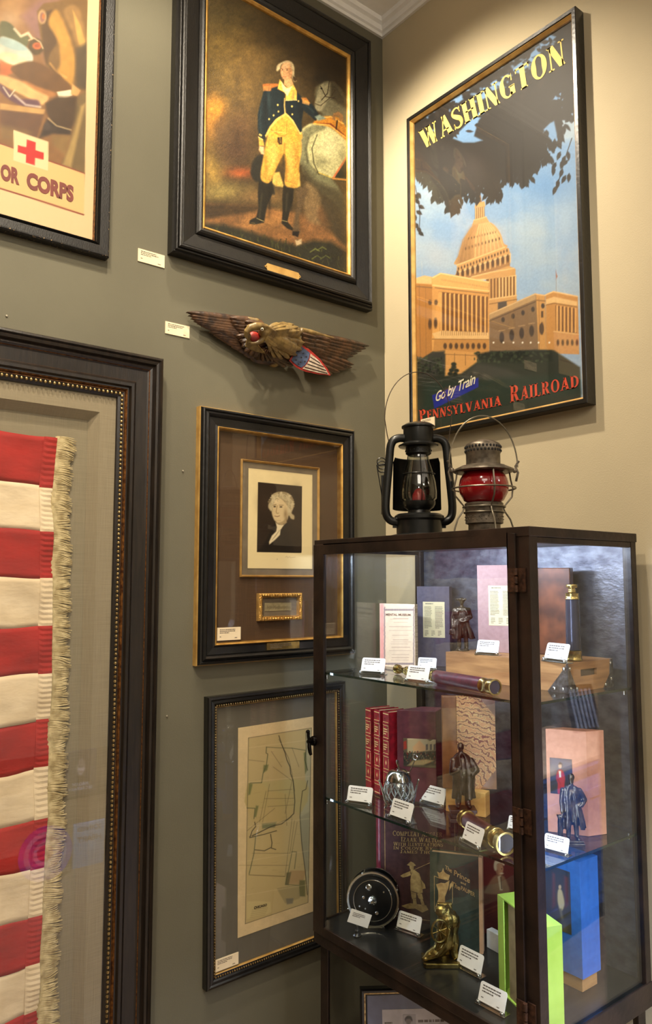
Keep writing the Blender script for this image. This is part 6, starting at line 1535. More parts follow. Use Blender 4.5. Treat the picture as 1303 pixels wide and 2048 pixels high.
def statue_coat(loc, rz, Ht, label):
    t = thing('bronze_statue', label, 'statue', loc, rz); k = Ht/.30
    def f(mb):
        mb.M = Matrix.Scale(k, 4)
        cap(mb, (-.016,0,.030),(-.014,0,.090), .0095, .012); cap(mb, (-.014,0,.090),(-.010,0,.150), .013, .016)
        cap(mb, (.018,.002,.030),(.016,.002,.090), .0095, .012); cap(mb, (.016,.002,.090),(.010,0,.150), .013, .016)
        for x in (-.018,.022): mb.ball((x,-.010,.024), (.009,.018,.007), 10)
        mb.ball((0,0,.185), (.026,.019,.048), 14); cap(mb, (0,0,.225),(0,-.003,.248), .0095, .0085); head(mb, (0,-.005,.268), .0155, (-.7,-1))
        mb.ball((0,-.010,.252), (.009,.008,.010), 8)
        cloth(mb, [(0,0,.236,.018,.015),(0,.001,.224,.032,.020),(0,.002,.195,.037,.024),(.002,.003,.155,.037,.027),(.005,.005,.110,.043,.032),(.008,.008,.060,.050,.038)], folds=8, amp=.10, a0=-PI/2+.5, a1=1.5*PI-.5, th=.06)
        cap(mb, (.034,0,.216),(.055,-.002,.180), .012, .010); cap(mb, (.055,-.002,.180),(.036,-.022,.160), .010, .008); hand(mb, (.032,-.024,.160), (-1,0,-.2), .006)
        cap(mb, (-.034,0,.216),(-.042,-.004,.172), .012, .010); cap(mb, (-.042,-.004,.172),(-.042,-.016,.132), .010, .008); hand(mb, (-.042,-.017,.124), (0,0,-1), .006)
        cap(mb, (-.050,-.004,.020),(-.050,-.006,.110), .012, .010); mb.box(-.062,-.036,-.018,.008,.108,.116)
        for q in (-1, 1): mb.tube([(q*.006,-.022,.222),(q*.010,-.027,.190),(q*.012,-.028,.165)], [.003,.004,.003], 6)
    sculpt('cast_figure', f, .0021, M['pewter'], t, 1, .0015, 110)
    mb = MB(); mb.M = Matrix.Scale(k, 4); mb.box(-.060,.044,-.034,.034,0,.010); mb.box(-.056,.040,-.030,.030,.0102,.020)
    mb.build('plinth', M['pewter'], t, bevel=.0012); return t
c_ = on(1143, 1686, 2, S2+.0006)
statue_coat((c_.x-.003, c_.y-.004, S2+.0006), -.75, zat((c_.x, c_.y), 1539)-S2, 'silvery bronze standing figure in long open coat, before the salmon box on middle shelf')

# ================================================================== MIDDLE SHELF
Z = S2+.0006
M['giltspine'] = mat('gilt_tooling', (232, 196, 130), .45, .25, col2=(206, 168, 100))
M['crimson'] = mat('crimson_morocco', (150, 22, 38), .32, col2=(104, 12, 24), nscale=60, bump=.15, coat=.3)
M['slipmaroon'] = mat('maroon_slipcase', (96, 40, 50), .55, col2=(80, 30, 40), nscale=50)
cr0 = on(731, 1578, 2, Z); cr2 = on(785, 1603, 2, Z); dirv = (cr2-cr0); dirv.z = 0; pit = dirv.length/3; a_ = dirv.normalized()
labs = ['crimson gilt spined volume, leftmost of three beside the maroon slipcase', 'crimson gilt spined volume, middle of three beside the maroon slipcase', 'crimson gilt spined volume nearest to the maroon slipcase']
for i in range(3):
    o = cr0+a_*pit*i; P = Plane(o, a_, (0,0,1)); hB = zat((o.x, o.y), 1415+i*3.5)-Z; th = pit*.62; dep = .085
    t = thing('leather_book', labs[i], 'book', tuple(P.o), group='crimson leather bound volumes'); O = Vector(t.location)
    mb = MB(); pr(P, mb, 0, th, 0, hB, -.003, 0, O); pr(P, mb, 0, .0025, 0, hB, -dep, -.003, O); pr(P, mb, th-.0025, th, 0, hB, -dep, -.003, O)
    for q in range(5): v = hB*(.14+.18*q); pr(P, mb, .0005, th-.0005, v-.003, v+.003, 0, .0018, O)
    mb.build('binding', M['crimson'], t, bevel=.001)
    mb = MB(); pr(P, mb, .0026, th-.0026, .003, hB-.003, -dep+.003, -.0031, O); mb.build('page_block', M['pages'], t)
    mb = MB()
    for q in range(5):
        v = hB*(.14+.18*q)
        for dv in (-.0045, .0045): pr(P, mb, .001, th-.001, v+dv-.0008, v+dv+.0008, .0002, .0006, O)
    for v in (.006, hB-.006): pr(P, mb, .001, th-.001, v-.001, v+.001, .0002, .0006, O)
    for q in range(4):
        v0_ = hB*(.14+.18*q)+.008; v1_ = hB*(.14+.18*(q+1))-.008
        for u_ in (.0022, th-.0022): pr(P, mb, u_-.0004, u_+.0004, v0_, v1_, .0002, .0006, O)
        if q in (2, 3): dashes(mb, P, .004, th-.004, v0_+.004, v1_-.004, .0005, 3, seed=q+i, O=O, h=.5)
        else: mb.prism([(th/2-.003,(v0_+v1_)/2),(th/2,(v0_+v1_)/2-.007),(th/2+.003,(v0_+v1_)/2),(th/2,(v0_+v1_)/2+.007)], .0002, .0006, lambda a, b, h: tuple(P.at(a, b, h)-O))
    mb.build('gilt_tooling', M['giltspine'], t)
P, w_ = frame_px((789,1603),(886,1610), Z); hB = zat((P.o.x, P.o.y), 1421)-Z
sl = thing('slipcase', 'maroon slipcase with a printed picture of a crowded building front, behind the honey pot', 'slipcase', tuple(P.o)); O = Vector(sl.location)
P.o = P.o - P.n*.012; A_, B_ = P.at(.006,0), P.at(w_*.86,0); fp = [A_, B_, B_+Vector((.07,.034,0)), A_+Vector((.10,-.003,0))]
mb = MB(); mb.prism([(q.x,q.y) for q in fp], 0, hB, lambda a, b, h: (a-O.x, b-O.y, P.o.z+h-O.z)); mb.build('case_body', M['slipmaroon'], sl, bevel=.0012)
def paint_case(c):
    c.glow(900, 560, 120, 60, (120, 96, 60), .7); c.poly([(760,436),(890,430),(930,456),(1000,420),(1008,520),(900,560),(760,540)], (176,156,118), 4)
    c.line([(762,440),(890,430)], 6, (210,190,150), 3); c.line([(930,458),(1004,424)], 6, (200,180,140), 3); c.poly([(800,500),(850,450),(900,500),(880,560),(810,560)], (196,150,104), 6)
    for x in (905,935,962): c.poly([(x-8,480),(x+8,476),(x+8,520),(x-8,524)], (90,80,74), 3)
    c.poly([(730,460),(752,450),(756,510),(732,520)], (150,50,36), 4); c.poly([(985,440),(1008,430),(1008,500),(988,510)], (150,56,36), 4)
    c.poly([(726,550),(1008,520),(1008,634),(726,640)], (52,46,36), 8)
    rr = random.Random(3)
    for i in range(160): c.ell(rr.uniform(730,1005), rr.uniform(530,620), rr.uniform(2,5), rr.uniform(4,8), rr.choice([(30,28,26),(84,74,56),(120,104,76),(110,40,30),(60,70,60)]), 2)
    c.poly([(800,600),(900,590),(960,600),(880,634),(760,636)], (176,150,100), 6, .8)
q_ = [P.px(806,1476,.0005), P.px(880.7,1472,.0005), P.px(880.7,1529,.0005), P.px(804.7,1532,.0005)]
picture('printed_picture', P, q_[0][0], min(w_*.86-.001, q_[1][0]), q_[3][1], q_[0][1], .0012, .0008, (610,1360), 3.723, paint_case, (90, 78, 56), M['print'], sl)

# honey pot
jp = on(797, 1618, 2, Z)
hp = thing('honey_pot', 'cut glass honey pot with domed silver lid and spoon on the middle shelf', 'jar', (jp.x+.012, jp.y+.012, Z), -.6)
M['cut'] = glassmat('cut_glass', tint=(.9,.93,.92), r0=.16, rough=.08)
mb = MB(); prof = [(.020,.0),(.026,.002),(.024,.008),(.034,.020),(.041,.038),(.042,.052),(.038,.066),(.033,.074)]; seg = 40; vs = []
for inner in (0, 1):
    for i, (r, z) in enumerate(prof if not inner else prof[::-1]):
        for k in range(seg):
            a = 2*PI*k/seg; rr_ = (r*(1+.035*math.sin(8*a+z*160)+.02*math.sin(16*a-z*200)) if not inner else r-.004); vs.append((rr_*math.cos(a), rr_*math.sin(a), z+(.004 if inner and z < .01 else 0)))
fs = [(i*seg+k, i*seg+(k+1)%seg, (i+1)*seg+(k+1)%seg, (i+1)*seg+k) for i in range(2*len(prof)-1) for k in range(seg)]
mb._add(vs, fs); mb.build('cut_glass_bowl', M['cut'], hp, smooth=True)
mb = MB()
for k in range(14):
    a = 2*PI*k/14
    for s_ in (-1, 1): mb.tube([(.0415*math.cos(a+s_*j*.16)*([.80,.97,1.0,.94,.80][j]), .0415*math.sin(a+s_*j*.16)*([.80,.97,1.0,.94,.80][j]), .020+.012*j) for j in range(5)], .0012, 5)
mb.build('cut_pattern', M['steel'] if False else mat('frosted_cut', (200, 205, 205), .2, .2), hp, smooth=True)
lid = MB(); lid.lathe([(.034,.072),(.036,.074),(.034,.084),(.026,.096),(.012,.103),(.004,.101),(0,.099)], seg=36); lid = lid.build('silver_lid', M['steel'], hp, smooth=True)
mb = MB(); mb.tube([(.002,0,.099),(.000,0,.108),(-.004,0,.118),(-.003,0,.126)], [.002,.0022,.003,.0035], 8); mb.build('stem_finial', M['steel'], lid, smooth=True)
mb = MB(); mb.tube([(.022,0,.078),(.034,0,.100),(.046,0,.126)], .0015, 8); mb.tube([(.046+.006*math.sin(a), 0, .133-.007*math.cos(a)) for a in [k*2*PI/16 for k in range(16)]], .0014, 6, closed=True); mb.build('spoon', M['steel'], hp, smooth=True)
for s_ in (-1, 1):
    mb = MB(); mb.tube([(s_*.040,-.012,.0025),(s_*.036,-.014,.010),(s_*.044,-.010,.040),(s_*.053,-.006,.070)], [.0035,.003,.0028,.0024], 8); mb.ball((s_*.054,-.005,.073), .0036, 8); mb.build('prop_rod', M['steel'], hp, smooth=True)

# marbled book on a tan block
M['tanblock'] = mat('honey_wood_block', (206, 158, 86), .5, col2=(180, 130, 64), nscale=9, stretch=(1,1,6))
P, w_ = frame_px((891,1622),(974,1636), Z); zt_ = zat((P.o.x, P.o.y), 1575)-Z
tb = thing('wooden_block', 'honey coloured wooden block under the marbled book on the middle shelf', 'block', tuple(P.o)); mb = MB()
pr(P, mb, 0, w_*.96, 0, zt_, -.035, 0, P.o); mb.build('block_body', M['tanblock'], tb, bevel=.001)
Zb = Z+zt_+.0006
P, w_ = frame_px((885,1576),(992,1578), Zb); hB = zat((P.o.x, P.o.y), 1392)-Zb; P = Plane(P.o, P.a, (0,0,1)); P.o = P.o + P.n*.003
mk = thing('leather_book', 'half leather book with marbled paper board and tan corners, standing on the block', 'book', tuple(P.o)); O = Vector(mk.location)
M['calf'] = mat('tan_calf', (146, 100, 58), .42, col2=(112, 72, 40), nscale=30, coat=.15)
u_sp = P.px(913,1480,0)[0]
mb = MB(); pr(P, mb, 0, u_sp, 0, hB, -.021, 0, O); mb.build('spine', M['calf'], mk, bevel=.002, label='tan leather spine strip')
mm = bpy.data.materials.new('marbled_paper'); mm.use_nodes = True; nt = mm.node_tree; p_ = nt.nodes['Principled BSDF']; p_.inputs['Roughness'].default_value = .45
tc = nt.nodes.new('ShaderNodeTexCoord'); wv = nt.nodes.new('ShaderNodeTexWave'); wv.wave_type = 'RINGS'; wv.inputs['Scale'].default_value = 26; wv.inputs['Distortion'].default_value = 9; wv.inputs['Detail'].default_value = 4; wv.inputs['Detail Scale'].default_value = 2.2
rp = nt.nodes.new('ShaderNodeValToRGB'); rp.color_ramp.elements[0].color = (*lin((120,64,40)),1); rp.color_ramp.elements[0].position = .1; rp.color_ramp.elements[1].color = (*lin((206,172,108)),1); rp.color_ramp.elements[1].position = .45
e_ = rp.color_ramp.elements.new(.8); e_.color = (*lin((186,130,80)),1)
nt.links.new(tc.outputs['Object'], wv.inputs['Vector']); nt.links.new(wv.outputs['Fac'], rp.inputs[0]); nt.links.new(rp.outputs[0], p_.inputs['Base Color'])
mb = MB(); pr(P, mb, u_sp+.0002, w_, .0, hB-.001, -.003, -.0002, O); pr(P, mb, u_sp+.0002, w_, 0, hB-.001, -.021, -.018, O); mb.build('marbled_board', mm, mk)
mb = MB(); pr(P, mb, u_sp+.0003, w_-.003, .003, hB-.004, -.0179, -.0031, O); mb.build('page_block', M['pages'], mk)
for v0_, s_ in ((0,1),(hB-.001,-1)):
    mb = MB(); mb.prism([(w_+.0003,v0_),(w_-.042,v0_),(w_+.0003,v0_+s_*.052)][::s_], -.0032, .0004, lambda a, b, h: tuple(P.at(a, b, h)-O)); mb.build('leather_corner', M['calf'], mk)

# salmon box
Pn, w_ = frame_px((1095,1663),(1177,1673), Z); hB = zat(tuple(Pn.at(w_, 0))[:2], 1463)-Z; P = Pn
sb = thing('slipcase', 'salmon pink slipcase with a portrait print of a figure in red, middle shelf', 'slipcase', tuple(P.o)); O = Vector(sb.location)
dirside = on(1213,1668,2,Z)-P.at(w_,0); dirside.z = 0; dd = dirside.length
a3 = P.o; b3 = P.at(w_, 0); c3_ = b3+dirside; d3_ = a3+dirside
mb = MB(); mb._add([tuple(q-O) for q in (a3,b3,c3_,d3_)]+[tuple(q-O+Vector((0,0,hB))) for q in (a3,b3,c3_,d3_)], [(0,1,2,3),(4,5,6,7),(0,1,5,4),(1,2,6,5),(2,3,7,6),(3,0,4,7)])
mb.build('case_body', mat('salmon_cloth', (222, 158, 130), .7, col2=(210, 146, 118), nscale=60), sb, bevel=.001)
def paint_red(c):
    c.poly([(670,460),(820,500),(820,560),(670,560)], (84,92,116), 20, .9); c.glow(690, 560, 40, 50, (130,124,120), .7); c.poly([(670,620),(830,640),(830,740),(670,700)], (52,44,36), 12)
    c.poly([(712,600),(724,556),(752,556),(768,600),(764,660),(772,710),(724,700),(722,640)], (176,46,44), 4, smooth=True); c.poly([(728,560),(742,560),(744,600),(732,600)], (230,220,200), 3)
    c.ell(737, 528, 11, 17, (206,170,140), 3); c.poly([(726,520),(736,504),(750,514),(750,536),(746,520)], (44,30,22), 3); c.line([(716,600),(740,640)], 8, (150,36,38), 3); c.line([(740,660),(744,704)], 6, (140,36,36), 3)
q_ = [P.px(1098.4,1512,.0005), P.px(1143,1522,.0005), P.px(1144,1592,.0005), P.px(1100,1585,.0005)]
picture('printed_portrait', P, q_[0][0], q_[1][0], (q_[2][1]+q_[3][1])/2, (q_[0][1]+q_[1][1])/2, .0012, .0008, (880,1360), 3.08, paint_red, (44, 40, 48), M['print'], sb)

# ================================================================== CABINET FLOOR
Z = S3+.0006
# fishing reel
rp_ = on(742, 1857, 2, Z); R_ = .0745; rc = Vector((rp_.x+.012, rp_.y+.004, 0)); zc = zat((rc.x, rc.y), 1796)
M['blkmetal'] = mat('black_anodised', (22, 22, 23), .3, .5, col2=(14, 14, 15), nscale=20)
rl = thing('fishing_reel', 'large round black and chrome fishing reel on the cabinet floor, far left', 'fishing reel', (rc.x, rc.y, Z), -.62)
zc -= Z; ax = Vector((-.22, -1, .06)).normalized(); RC = (0, 0, zc)
def L_(name, prof, m_, par=rl, seg=48, label=None):
    mb = MB(); mb.lathe(prof, RC, seg, axis=ax); return mb.build(name, m_, par, smooth=True, label=label)
L_('side_plate', [(0,.020),(.055,.0205),(.058,.0185),(.066,.0185),(.068,.014),(.068,.010),(0,.010)], M['blkmetal'])
L_('spool', [(0,.0098),(.062,.0098),(.056,.002),(.050,0),(.050,-.022),(.062,-.028),(0,-.028)], M['blkmetal'])
L_('side_plate', [(0,-.0282),(.066,-.0282),(.068,-.032),(.060,-.038),(0,-.038)], M['blkmetal'])
L_('rim', [(.0682,.015),(.073,.016),(.0745,.013),(.073,.010),(.0682,.011)], M['steel'], label='chrome rim ring')
L_('rim', [(.0682,-.026),(.073,-.025),(.0745,-.029),(.073,-.033),(.0682,-.032)], M['steel'], label='chrome rim ring')
L_('hub', [(0,.036),(.004,.035),(.006,.031),(.010,.028),(.0135,.024),(.0135,.0206),(0,.0206)], M['steel'])
L_('scribed_ring', [(.053,.0212),(.0542,.0214),(.0550,.0210)], M['steel'])
q3 = ax.to_track_quat('Z', 'Y').to_matrix()
def rp3(x, y, z): return Vector(RC)+q3 @ Vector((x, y, z))
for (a, r, s_) in ((.3,.036,.0085),(2.4,.030,.003),(2.0,.040,.003),(1.3,.026,.0045),(3.5,.034,.006),(-.9,.040,.003)):
    v = rp3(r*math.cos(a+1.57), r*math.sin(a+1.57), .0205); mb = MB(); mb.lathe([(0,.003),(s_*.7,.003),(s_,.001),(s_,-.001),(0,-.001)], tuple(v), 16, axis=ax); mb.build('screw_head', M['steel'], rl, smooth=True)
for k in range(4):
    a = k*PI/2+.4; mb = MB(); mb.tube([rp3(.071*math.cos(a), .071*math.sin(a), .012), rp3(.071*math.cos(a), .071*math.sin(a), -.030)], .0025, 8); mb.ball(rp3(.074*math.cos(a), .074*math.sin(a), .013), .004, 8); mb.build('pillar', M['steel'], rl, smooth=True)
mb = MB(); lo = min(zc-.0745, .006); mb.box(-.030,.030,-.012,.020,0,.003); mb.box(-.014,.014,-.004,.012,.003,max(.004, zc-.069)); mb.build('reel_foot', M['steel'], rl, bevel=.0006)
# black pawn card holder
hp_ = on(714, 1872, 2, Z)
ph = thing('card_holder', 'price card on a little black turned stand in front of the fishing reel', 'price card', (hp_.x, hp_.y, Z), -.55)
mb = MB(); mb.lathe([(0,0),(.012,0),(.0125,.003),(.008,.006),(.0055,.012),(.006,.015),(.003,.019),(.002,.026),(0,.027)], seg=24); mb.build('turned_stand', M['black'], ph, smooth=True)
mb = MB(); mb.tube([(-.004,0,.034),(-.001,0,.026),(.001,0,.026),(.004,0,.034)], .0009, 6); mb.build('clip', M['steel'], ph, smooth=True)
Pc = Plane((0,-.0015,.030), (math.cos(-.35),0,math.sin(-.35)), (math.sin(.35)*1,0,math.cos(.35)))
mb = MB(); mb.prism([(-.030,0),(.030,0),(.030,.036),(-.030,.036)], 0, .0012, lambda a, b, h: tuple(Pc.at(a, b, h))); mb.build('card', M['cardw'], ph)
mb = MB(); dashes(mb, Pc, -.022, .022, .018, .030, .0015, 3, seed=4); mb.build('printed_text', M['ink'], ph)

# angling book
P, w_ = frame_px((762,1836),(916,1856), Z); hB = zat((P.o.x, P.o.y), 1600)-Z; hB = min(hB, S2-.012-Z)
ab = thing('illustrated_book', 'tall dark maroon book with gilt angler and lettering on the cabinet floor behind the reel', 'book', tuple(P.o)); O = Vector(ab.location)
M['mbook'] = mat('dark_maroon_cloth', (74, 44, 44), .5, col2=(60, 34, 36), nscale=80)
M['giltink'] = mat('gilt_stamping', (206, 176, 116), .5, .2, col2=(170, 140, 88), nscale=80)
mb = MB(); pr(P, mb, -.001, w_, 0, hB, -.003, 0, O); pr(P, mb, -.001, w_, 0, hB, -.034, -.031, O)
mb.build('cover', M['mbook'], ab, bevel=.0008)
mb = MB(); mb.tube([P.at(-.001, v, -.017)-O for v in (0, hB*.25, hB*.5, hB*.75, hB)], .0168, 20); mb.build('spine', mat('maroon_leather_spine', (122, 40, 56), .3, col2=(96, 28, 42), nscale=60, coat=.3), ab, smooth=True, label='glossy maroon leather spine')
mb = MB(); pr(P, mb, 0, w_-.005, .004, hB-.004, -.0308, -.0032, O); mb.build('page_block', M['pages'], ab)
off5 = (610,1360)
for txt, q in (('COMPLEAT ANGLER', [(652,1122),(1022,1130),(1020,1168),(652,1158)]), ('IZAAK WALTON', [(712,1168),(1020,1176),(1016,1210),(712,1202)]), ('WITH ILLVSTRATIONS', [(655,1206),(1028,1214),(1024,1240),(655,1232)]), ('IN COLOVR BY', [(655,1236),(950,1242),(948,1266),(655,1260)]), ('JAMES THORPE', [(706,1264),(1020,1270),(1016,1296),(706,1288)])):
    letters('lettering', serif_shape(txt, .16, .09, .86, .06), P, q, .0003, M['giltink'], ab, off=off5, sc=3.723)
mb = MB()
for u_ in (.012, w_-.006): pr(P, mb, u_-.0006, u_+.0006, .010, hB-.01, .0001, .0004, O)
for v_ in (.010, hB-.01): pr(P, mb, .012, w_-.006, v_-.0006, v_+.0006, .0001, .0004, O)
mb.build('gilt_border', M['giltink'], ab)
def c7p(pts): return [P.px(610+x/3.723, 1680+y/3.723, 0) for x, y in pts]
mb = MB(); fn = lambda a, b, h: tuple(P.at(a, b, h)-O)
for pts in ([(770,172),(786,160),(806,170),(824,190),(806,196),(782,194),(756,186)], [(776,194),(808,194),(806,222),(788,226),(778,212)], [(782,226),(812,222),(850,250),(872,330),(874,392),(846,400),(834,392),(784,378),(782,300),(790,250)],
            [(782,232),(730,252),(708,266),(726,280),(760,272),(786,262)], [(858,290),(890,330),(896,360),(868,366)], [(786,382),(826,396),(824,430),(796,440),(790,420)], [(832,398),(868,400),(878,440),(862,448),(842,430)], [(800,440),(824,434),(830,480),(804,486)], [(856,448),(876,444),(890,490),(870,496)], [(716,490),(780,470),(900,486),(916,520),(870,540),(820,510),(760,512)]):
    mb.prism(c7p(pts), .0001, .0005, fn)
a_, b_ = c7p([(812,222)])[0], c7p([(930,170)])[0]; mb.prism([(a_[0],a_[1]),(b_[0],b_[1]),(b_[0],b_[1]+.0012),(a_[0],a_[1]+.0012)], .0001, .0005, fn)
mb.build('gilt_angler', M['giltink'], ab, label='gilt figure of an angler with rod')

# green storybook
P, w_ = frame_px((860,1893),(958,1908), Z+.0015, .03); hB = zat((P.o.x, P.o.y), 1706)-Z
gb = thing('storybook', 'dark green book titled The Prince and The Pauper in gilt behind the brass bookend', 'book', tuple(P.o)); O = Vector(gb.location)
M['dgreen'] = mat('dark_green_cloth', (50, 62, 52), .5, col2=(40, 50, 42), nscale=80)
mb = MB(); pr(P, mb, 0, w_, 0, hB, -.004, 0, O); pr(P, mb, 0, w_, 0, hB, -.030, -.026, O); pr(P, mb, 0, .003, 0, hB, -.026, -.004, O); mb.build('cover', M['dgreen'], gb, bevel=.0008)
mb = MB(); pr(P, mb, .0032, w_-.002, .003, hB-.003, -.0258, -.0042, O); mb.build('page_block', mat('cream_page_edges', (206, 164, 122), .7, col2=(180, 138, 98), nscale=14, stretch=(1,1,20)), gb)
mb = MB(); pr(P, mb, w_+.0002, w_+.010, 0, hB-.001, -.026, -.001, O); mb.build('edge_board', mat('beige_case_edge', (206, 160, 120), .6), gb, bevel=.0006)
off8 = (880,1680); off7 = (610,1680)
for txt, q in (('The', [(1042,186),(1092,214),(1090,246),(1040,216)]), ('Prince', [(1110,222),(1228,282),(1224,322),(1106,262)]), ('and', [(1158,304),(1196,322),(1194,338),(1156,320)]), ('The', [(1092,306),(1156,342),(1150,376),(1086,340)]), ('PAUPER', [(1160,340),(1264,394),(1262,424),(1158,370)])):
    letters('lettering', text_shape(txt, .012), P, q, .0003, M['giltink'], gb, off=off7, sc=3.723)
mb = MB(); fn = lambda a, b, h: tuple(P.at(a, b, h)-O)
for pts in ([(982,236),(1000,244),(1016,236),(1026,206),(1034,236),(1052,252),(1076,262),(1066,300),(996,286)], [(974,330),(1010,318),(1040,322),(1074,300),(1064,360),(1040,420),(1040,470),(1060,500),(1010,520),(968,500),(990,440),(990,380)], [(1076,330),(1096,306),(1100,330),(1070,380)]):
    mb.prism(c7p(pts), .0001, .0006, fn)
for (a, b) in (((960,268),(962,520)),((960,268),(996,282)),((1096,330),(1096,470))):
    a_, b_ = c7p([a, b]); dx, dy = b_[0]-a_[0], b_[1]-a_[1]; l_ = math.hypot(dx, dy); nx, ny = -dy/l_*.0006, dx/l_*.0006
    mb.prism([(a_[0]-nx,a_[1]-ny),(b_[0]-nx,b_[1]-ny),(b_[0]+nx,b_[1]+ny),(a_[0]+nx,a_[1]+ny)], .0001, .0005, fn)
mb.build('gilt_crown_figure', M['giltink'], gb, label='gilt crown and figure')

# brass bookend: seated drapery with a spinning wheel on a slab
M['bkbrass'] = mat('antique_brass_cast', (160, 142, 82), .3, 1, col2=(104, 84, 40), nscale=40, bump=.3, bscale=120)
bp = on(866, 1928, 2, Z)
be = thing('brass_bookend', 'antique brass bookend cast as drapery with a spinning wheel, front of cabinet floor', 'bookend', (bp.x+.018, bp.y-.008, Z), -.68)
mb = MB(); mb.prism([(-.046,-.024),(-.040,-.030),(.040,-.030),(.046,-.024),(.046,.030),(-.046,.030)], 0, .012); mb.build('base_slab', M['bkbrass'], be, bevel=.002)
def f_be(mb):
    pts = [(-.044,-.012,.016),(-.030,-.010,.024),(-.006,-.006,.032),(.010,0,.050),(.014,.004,.080),(.018,.006,.110),(.010,.006,.134)]
    mb.tube(pts, [.006,.011,.017,.022,.022,.024,.014], 16)
    for k in range(9):
        y = -.024+k*.005; mb.tube([(-.040+k*.004,y*.7,.016),(-.010+k*.002,y,.030+k*.001),(.012+k*.002,y*.9,.058),(.022+k*.0015,y*.8,.092)], [.003,.005,.005,.003], 7)
    mb.tube([(.030,.010,.120),(.038,.008,.098),(.034,.006,.074),(.036,.004,.050),(.034,0,.026),(.040,-.004,.014)], [.012,.016,.013,.013,.012,.010], 12)
    mb.ball((.034,.002,.104), (.018,.016,.018), 12); mb.ball((.004,-.002,.128), (.018,.012,.016), 12); mb.ball((-.040,-.014,.017), (.010,.008,.006), 10)
    mb.box(-.004,.034,.014,.024,.012,.140)
sculpt('cast_drapery', f_be, .0017, M['bkbrass'], be, 1, .0022, 90)
mb = MB(); wc = Vector((-.004,-.022,.088)); rw, rh = .021, .027
mb.tube([(wc.x+rw*math.cos(a), wc.y+.004*math.cos(a), wc.z+rh*math.sin(a)) for a in [k*2*PI/32 for k in range(32)]], .0028, 8, closed=True)
for k in range(8):
    a = k*PI/4+.2; mb.tube([wc, (wc.x+rw*math.cos(a), wc.y+.004*math.cos(a), wc.z+rh*math.sin(a))], .0013, 6)
mb.ball(wc, (.0045,.004,.0045), 10); mb.build('spinning_wheel', M['bkbrass'], be, smooth=True)
mb = MB(); mb.tube([(wc.x-.006,-.020,.060),(wc.x-.012,-.016,.034)], .0022, 6); mb.tube([(wc.x+.012,-.018,.064),(wc.x+.016,-.014,.040)], .0022, 6); mb.build('wheel_leg', M['bkbrass'], be, smooth=True)

# lime slipcase
M['lime'] = mat('lime_paper', (180, 216, 88), .6, col2=(172, 208, 80), nscale=30)
gz = zat((-.352, -.760), 1788)-Z
gl = thing('slipcase', 'lime green slipcase holding a tan volume, tight in the near corner of cabinet floor', 'slipcase', (-.418, -.936, Z), -.36)
lx, ly = .050, .187
mb = MB(); mb.box(0,lx,0,.003,0,gz); mb.box(0,lx,ly-.003,ly,0,gz); mb.box(lx-.003,lx,.003,ly-.003,0,gz); mb.box(0,lx-.003,.003,ly-.003,0,.003); mb.box(0,lx-.003,.003,ly-.003,gz-.003,gz); mb.box(0,.0025,ly-.026,ly-.003,.003,gz-.003)
mb.build('case_body', M['lime'], gl)
mb = MB(); mb.box(.004,lx-.0035,.004,ly-.040,.0035,gz-.0035); mb.build('tan_volume', mat('tan_cloth', (150, 132, 90), .7, col2=(128, 110, 72), nscale=30), gl, bevel=.0015, label='tan cloth volume inside')

# blue slipcase on its block
bc = on(1164.5, 1985, 2, Z); bt = zat((bc.x, bc.y), 1957)-Z
wb = thing('wooden_block', 'small tan wooden block holding up the blue slipcase on the cabinet floor', 'block', (bc.x, bc.y, Z))
mb = MB(); mb.box(0,.062,0,.11,0,bt); mb.build('block_body', mat('tan_wood_block', (190, 140, 84), .55, col2=(160, 112, 62), nscale=9, stretch=(1,1,6)), wb, bevel=.001)
Zt = Z+bt+.0006; bz = zat((bc.x-.004, bc.y-.004), 1724)-Zt
bs = thing('slipcase', 'bright blue slipcase with a painted portrait print on its side, on the tan block', 'slipcase', (bc.x-.006, bc.y-.006, Zt), 0)
mb = MB(); mb.box(0,.076,0,.15,0,bz); mb.build('case_body', mat('royal_blue_cloth', (44, 108, 196), .6, col2=(38, 98, 182), nscale=60), bs, bevel=.001)
def paint_blue(c):
    c.glow(720, 400, 120, 220, (92, 74, 52), .8); c.poly([(690,200),(705,210),(708,400),(690,420)], (112,64,48), 8); c.poly([(760,220),(785,230),(790,400),(768,420)], (104,60,48), 8)
    c.poly([(724,310),(744,306),(756,340),(764,400),(742,440),(722,380)], (206,186,140), 5, smooth=True); c.ell(736, 290, 9, 14, (210,180,140), 3); c.line([(740,430),(756,520)], 14, (120,110,84), 6); c.poly([(690,480),(800,500),(812,610),(700,560)], (58,54,46), 12); c.glow(760, 540, 40, 60, (120,108,80), .6)
Pb = Plane((bc.x-.006, bc.y-.006+.15, Zt), (0,-1,0), (0,0,1))
q_ = [Pb.px(880+x/3.08, 1680+y/3.08, .0005) for x, y in ((790,222),(816,615),(690,170))]
picture('printed_portrait', Pb, .012, (q_[0][0]+q_[1][0])/2, q_[1][1]+.01, q_[0][1]+.01, .0012, .0011, (880,1680), 3.08, paint_blue, (48, 52, 52), M['print'], bs)

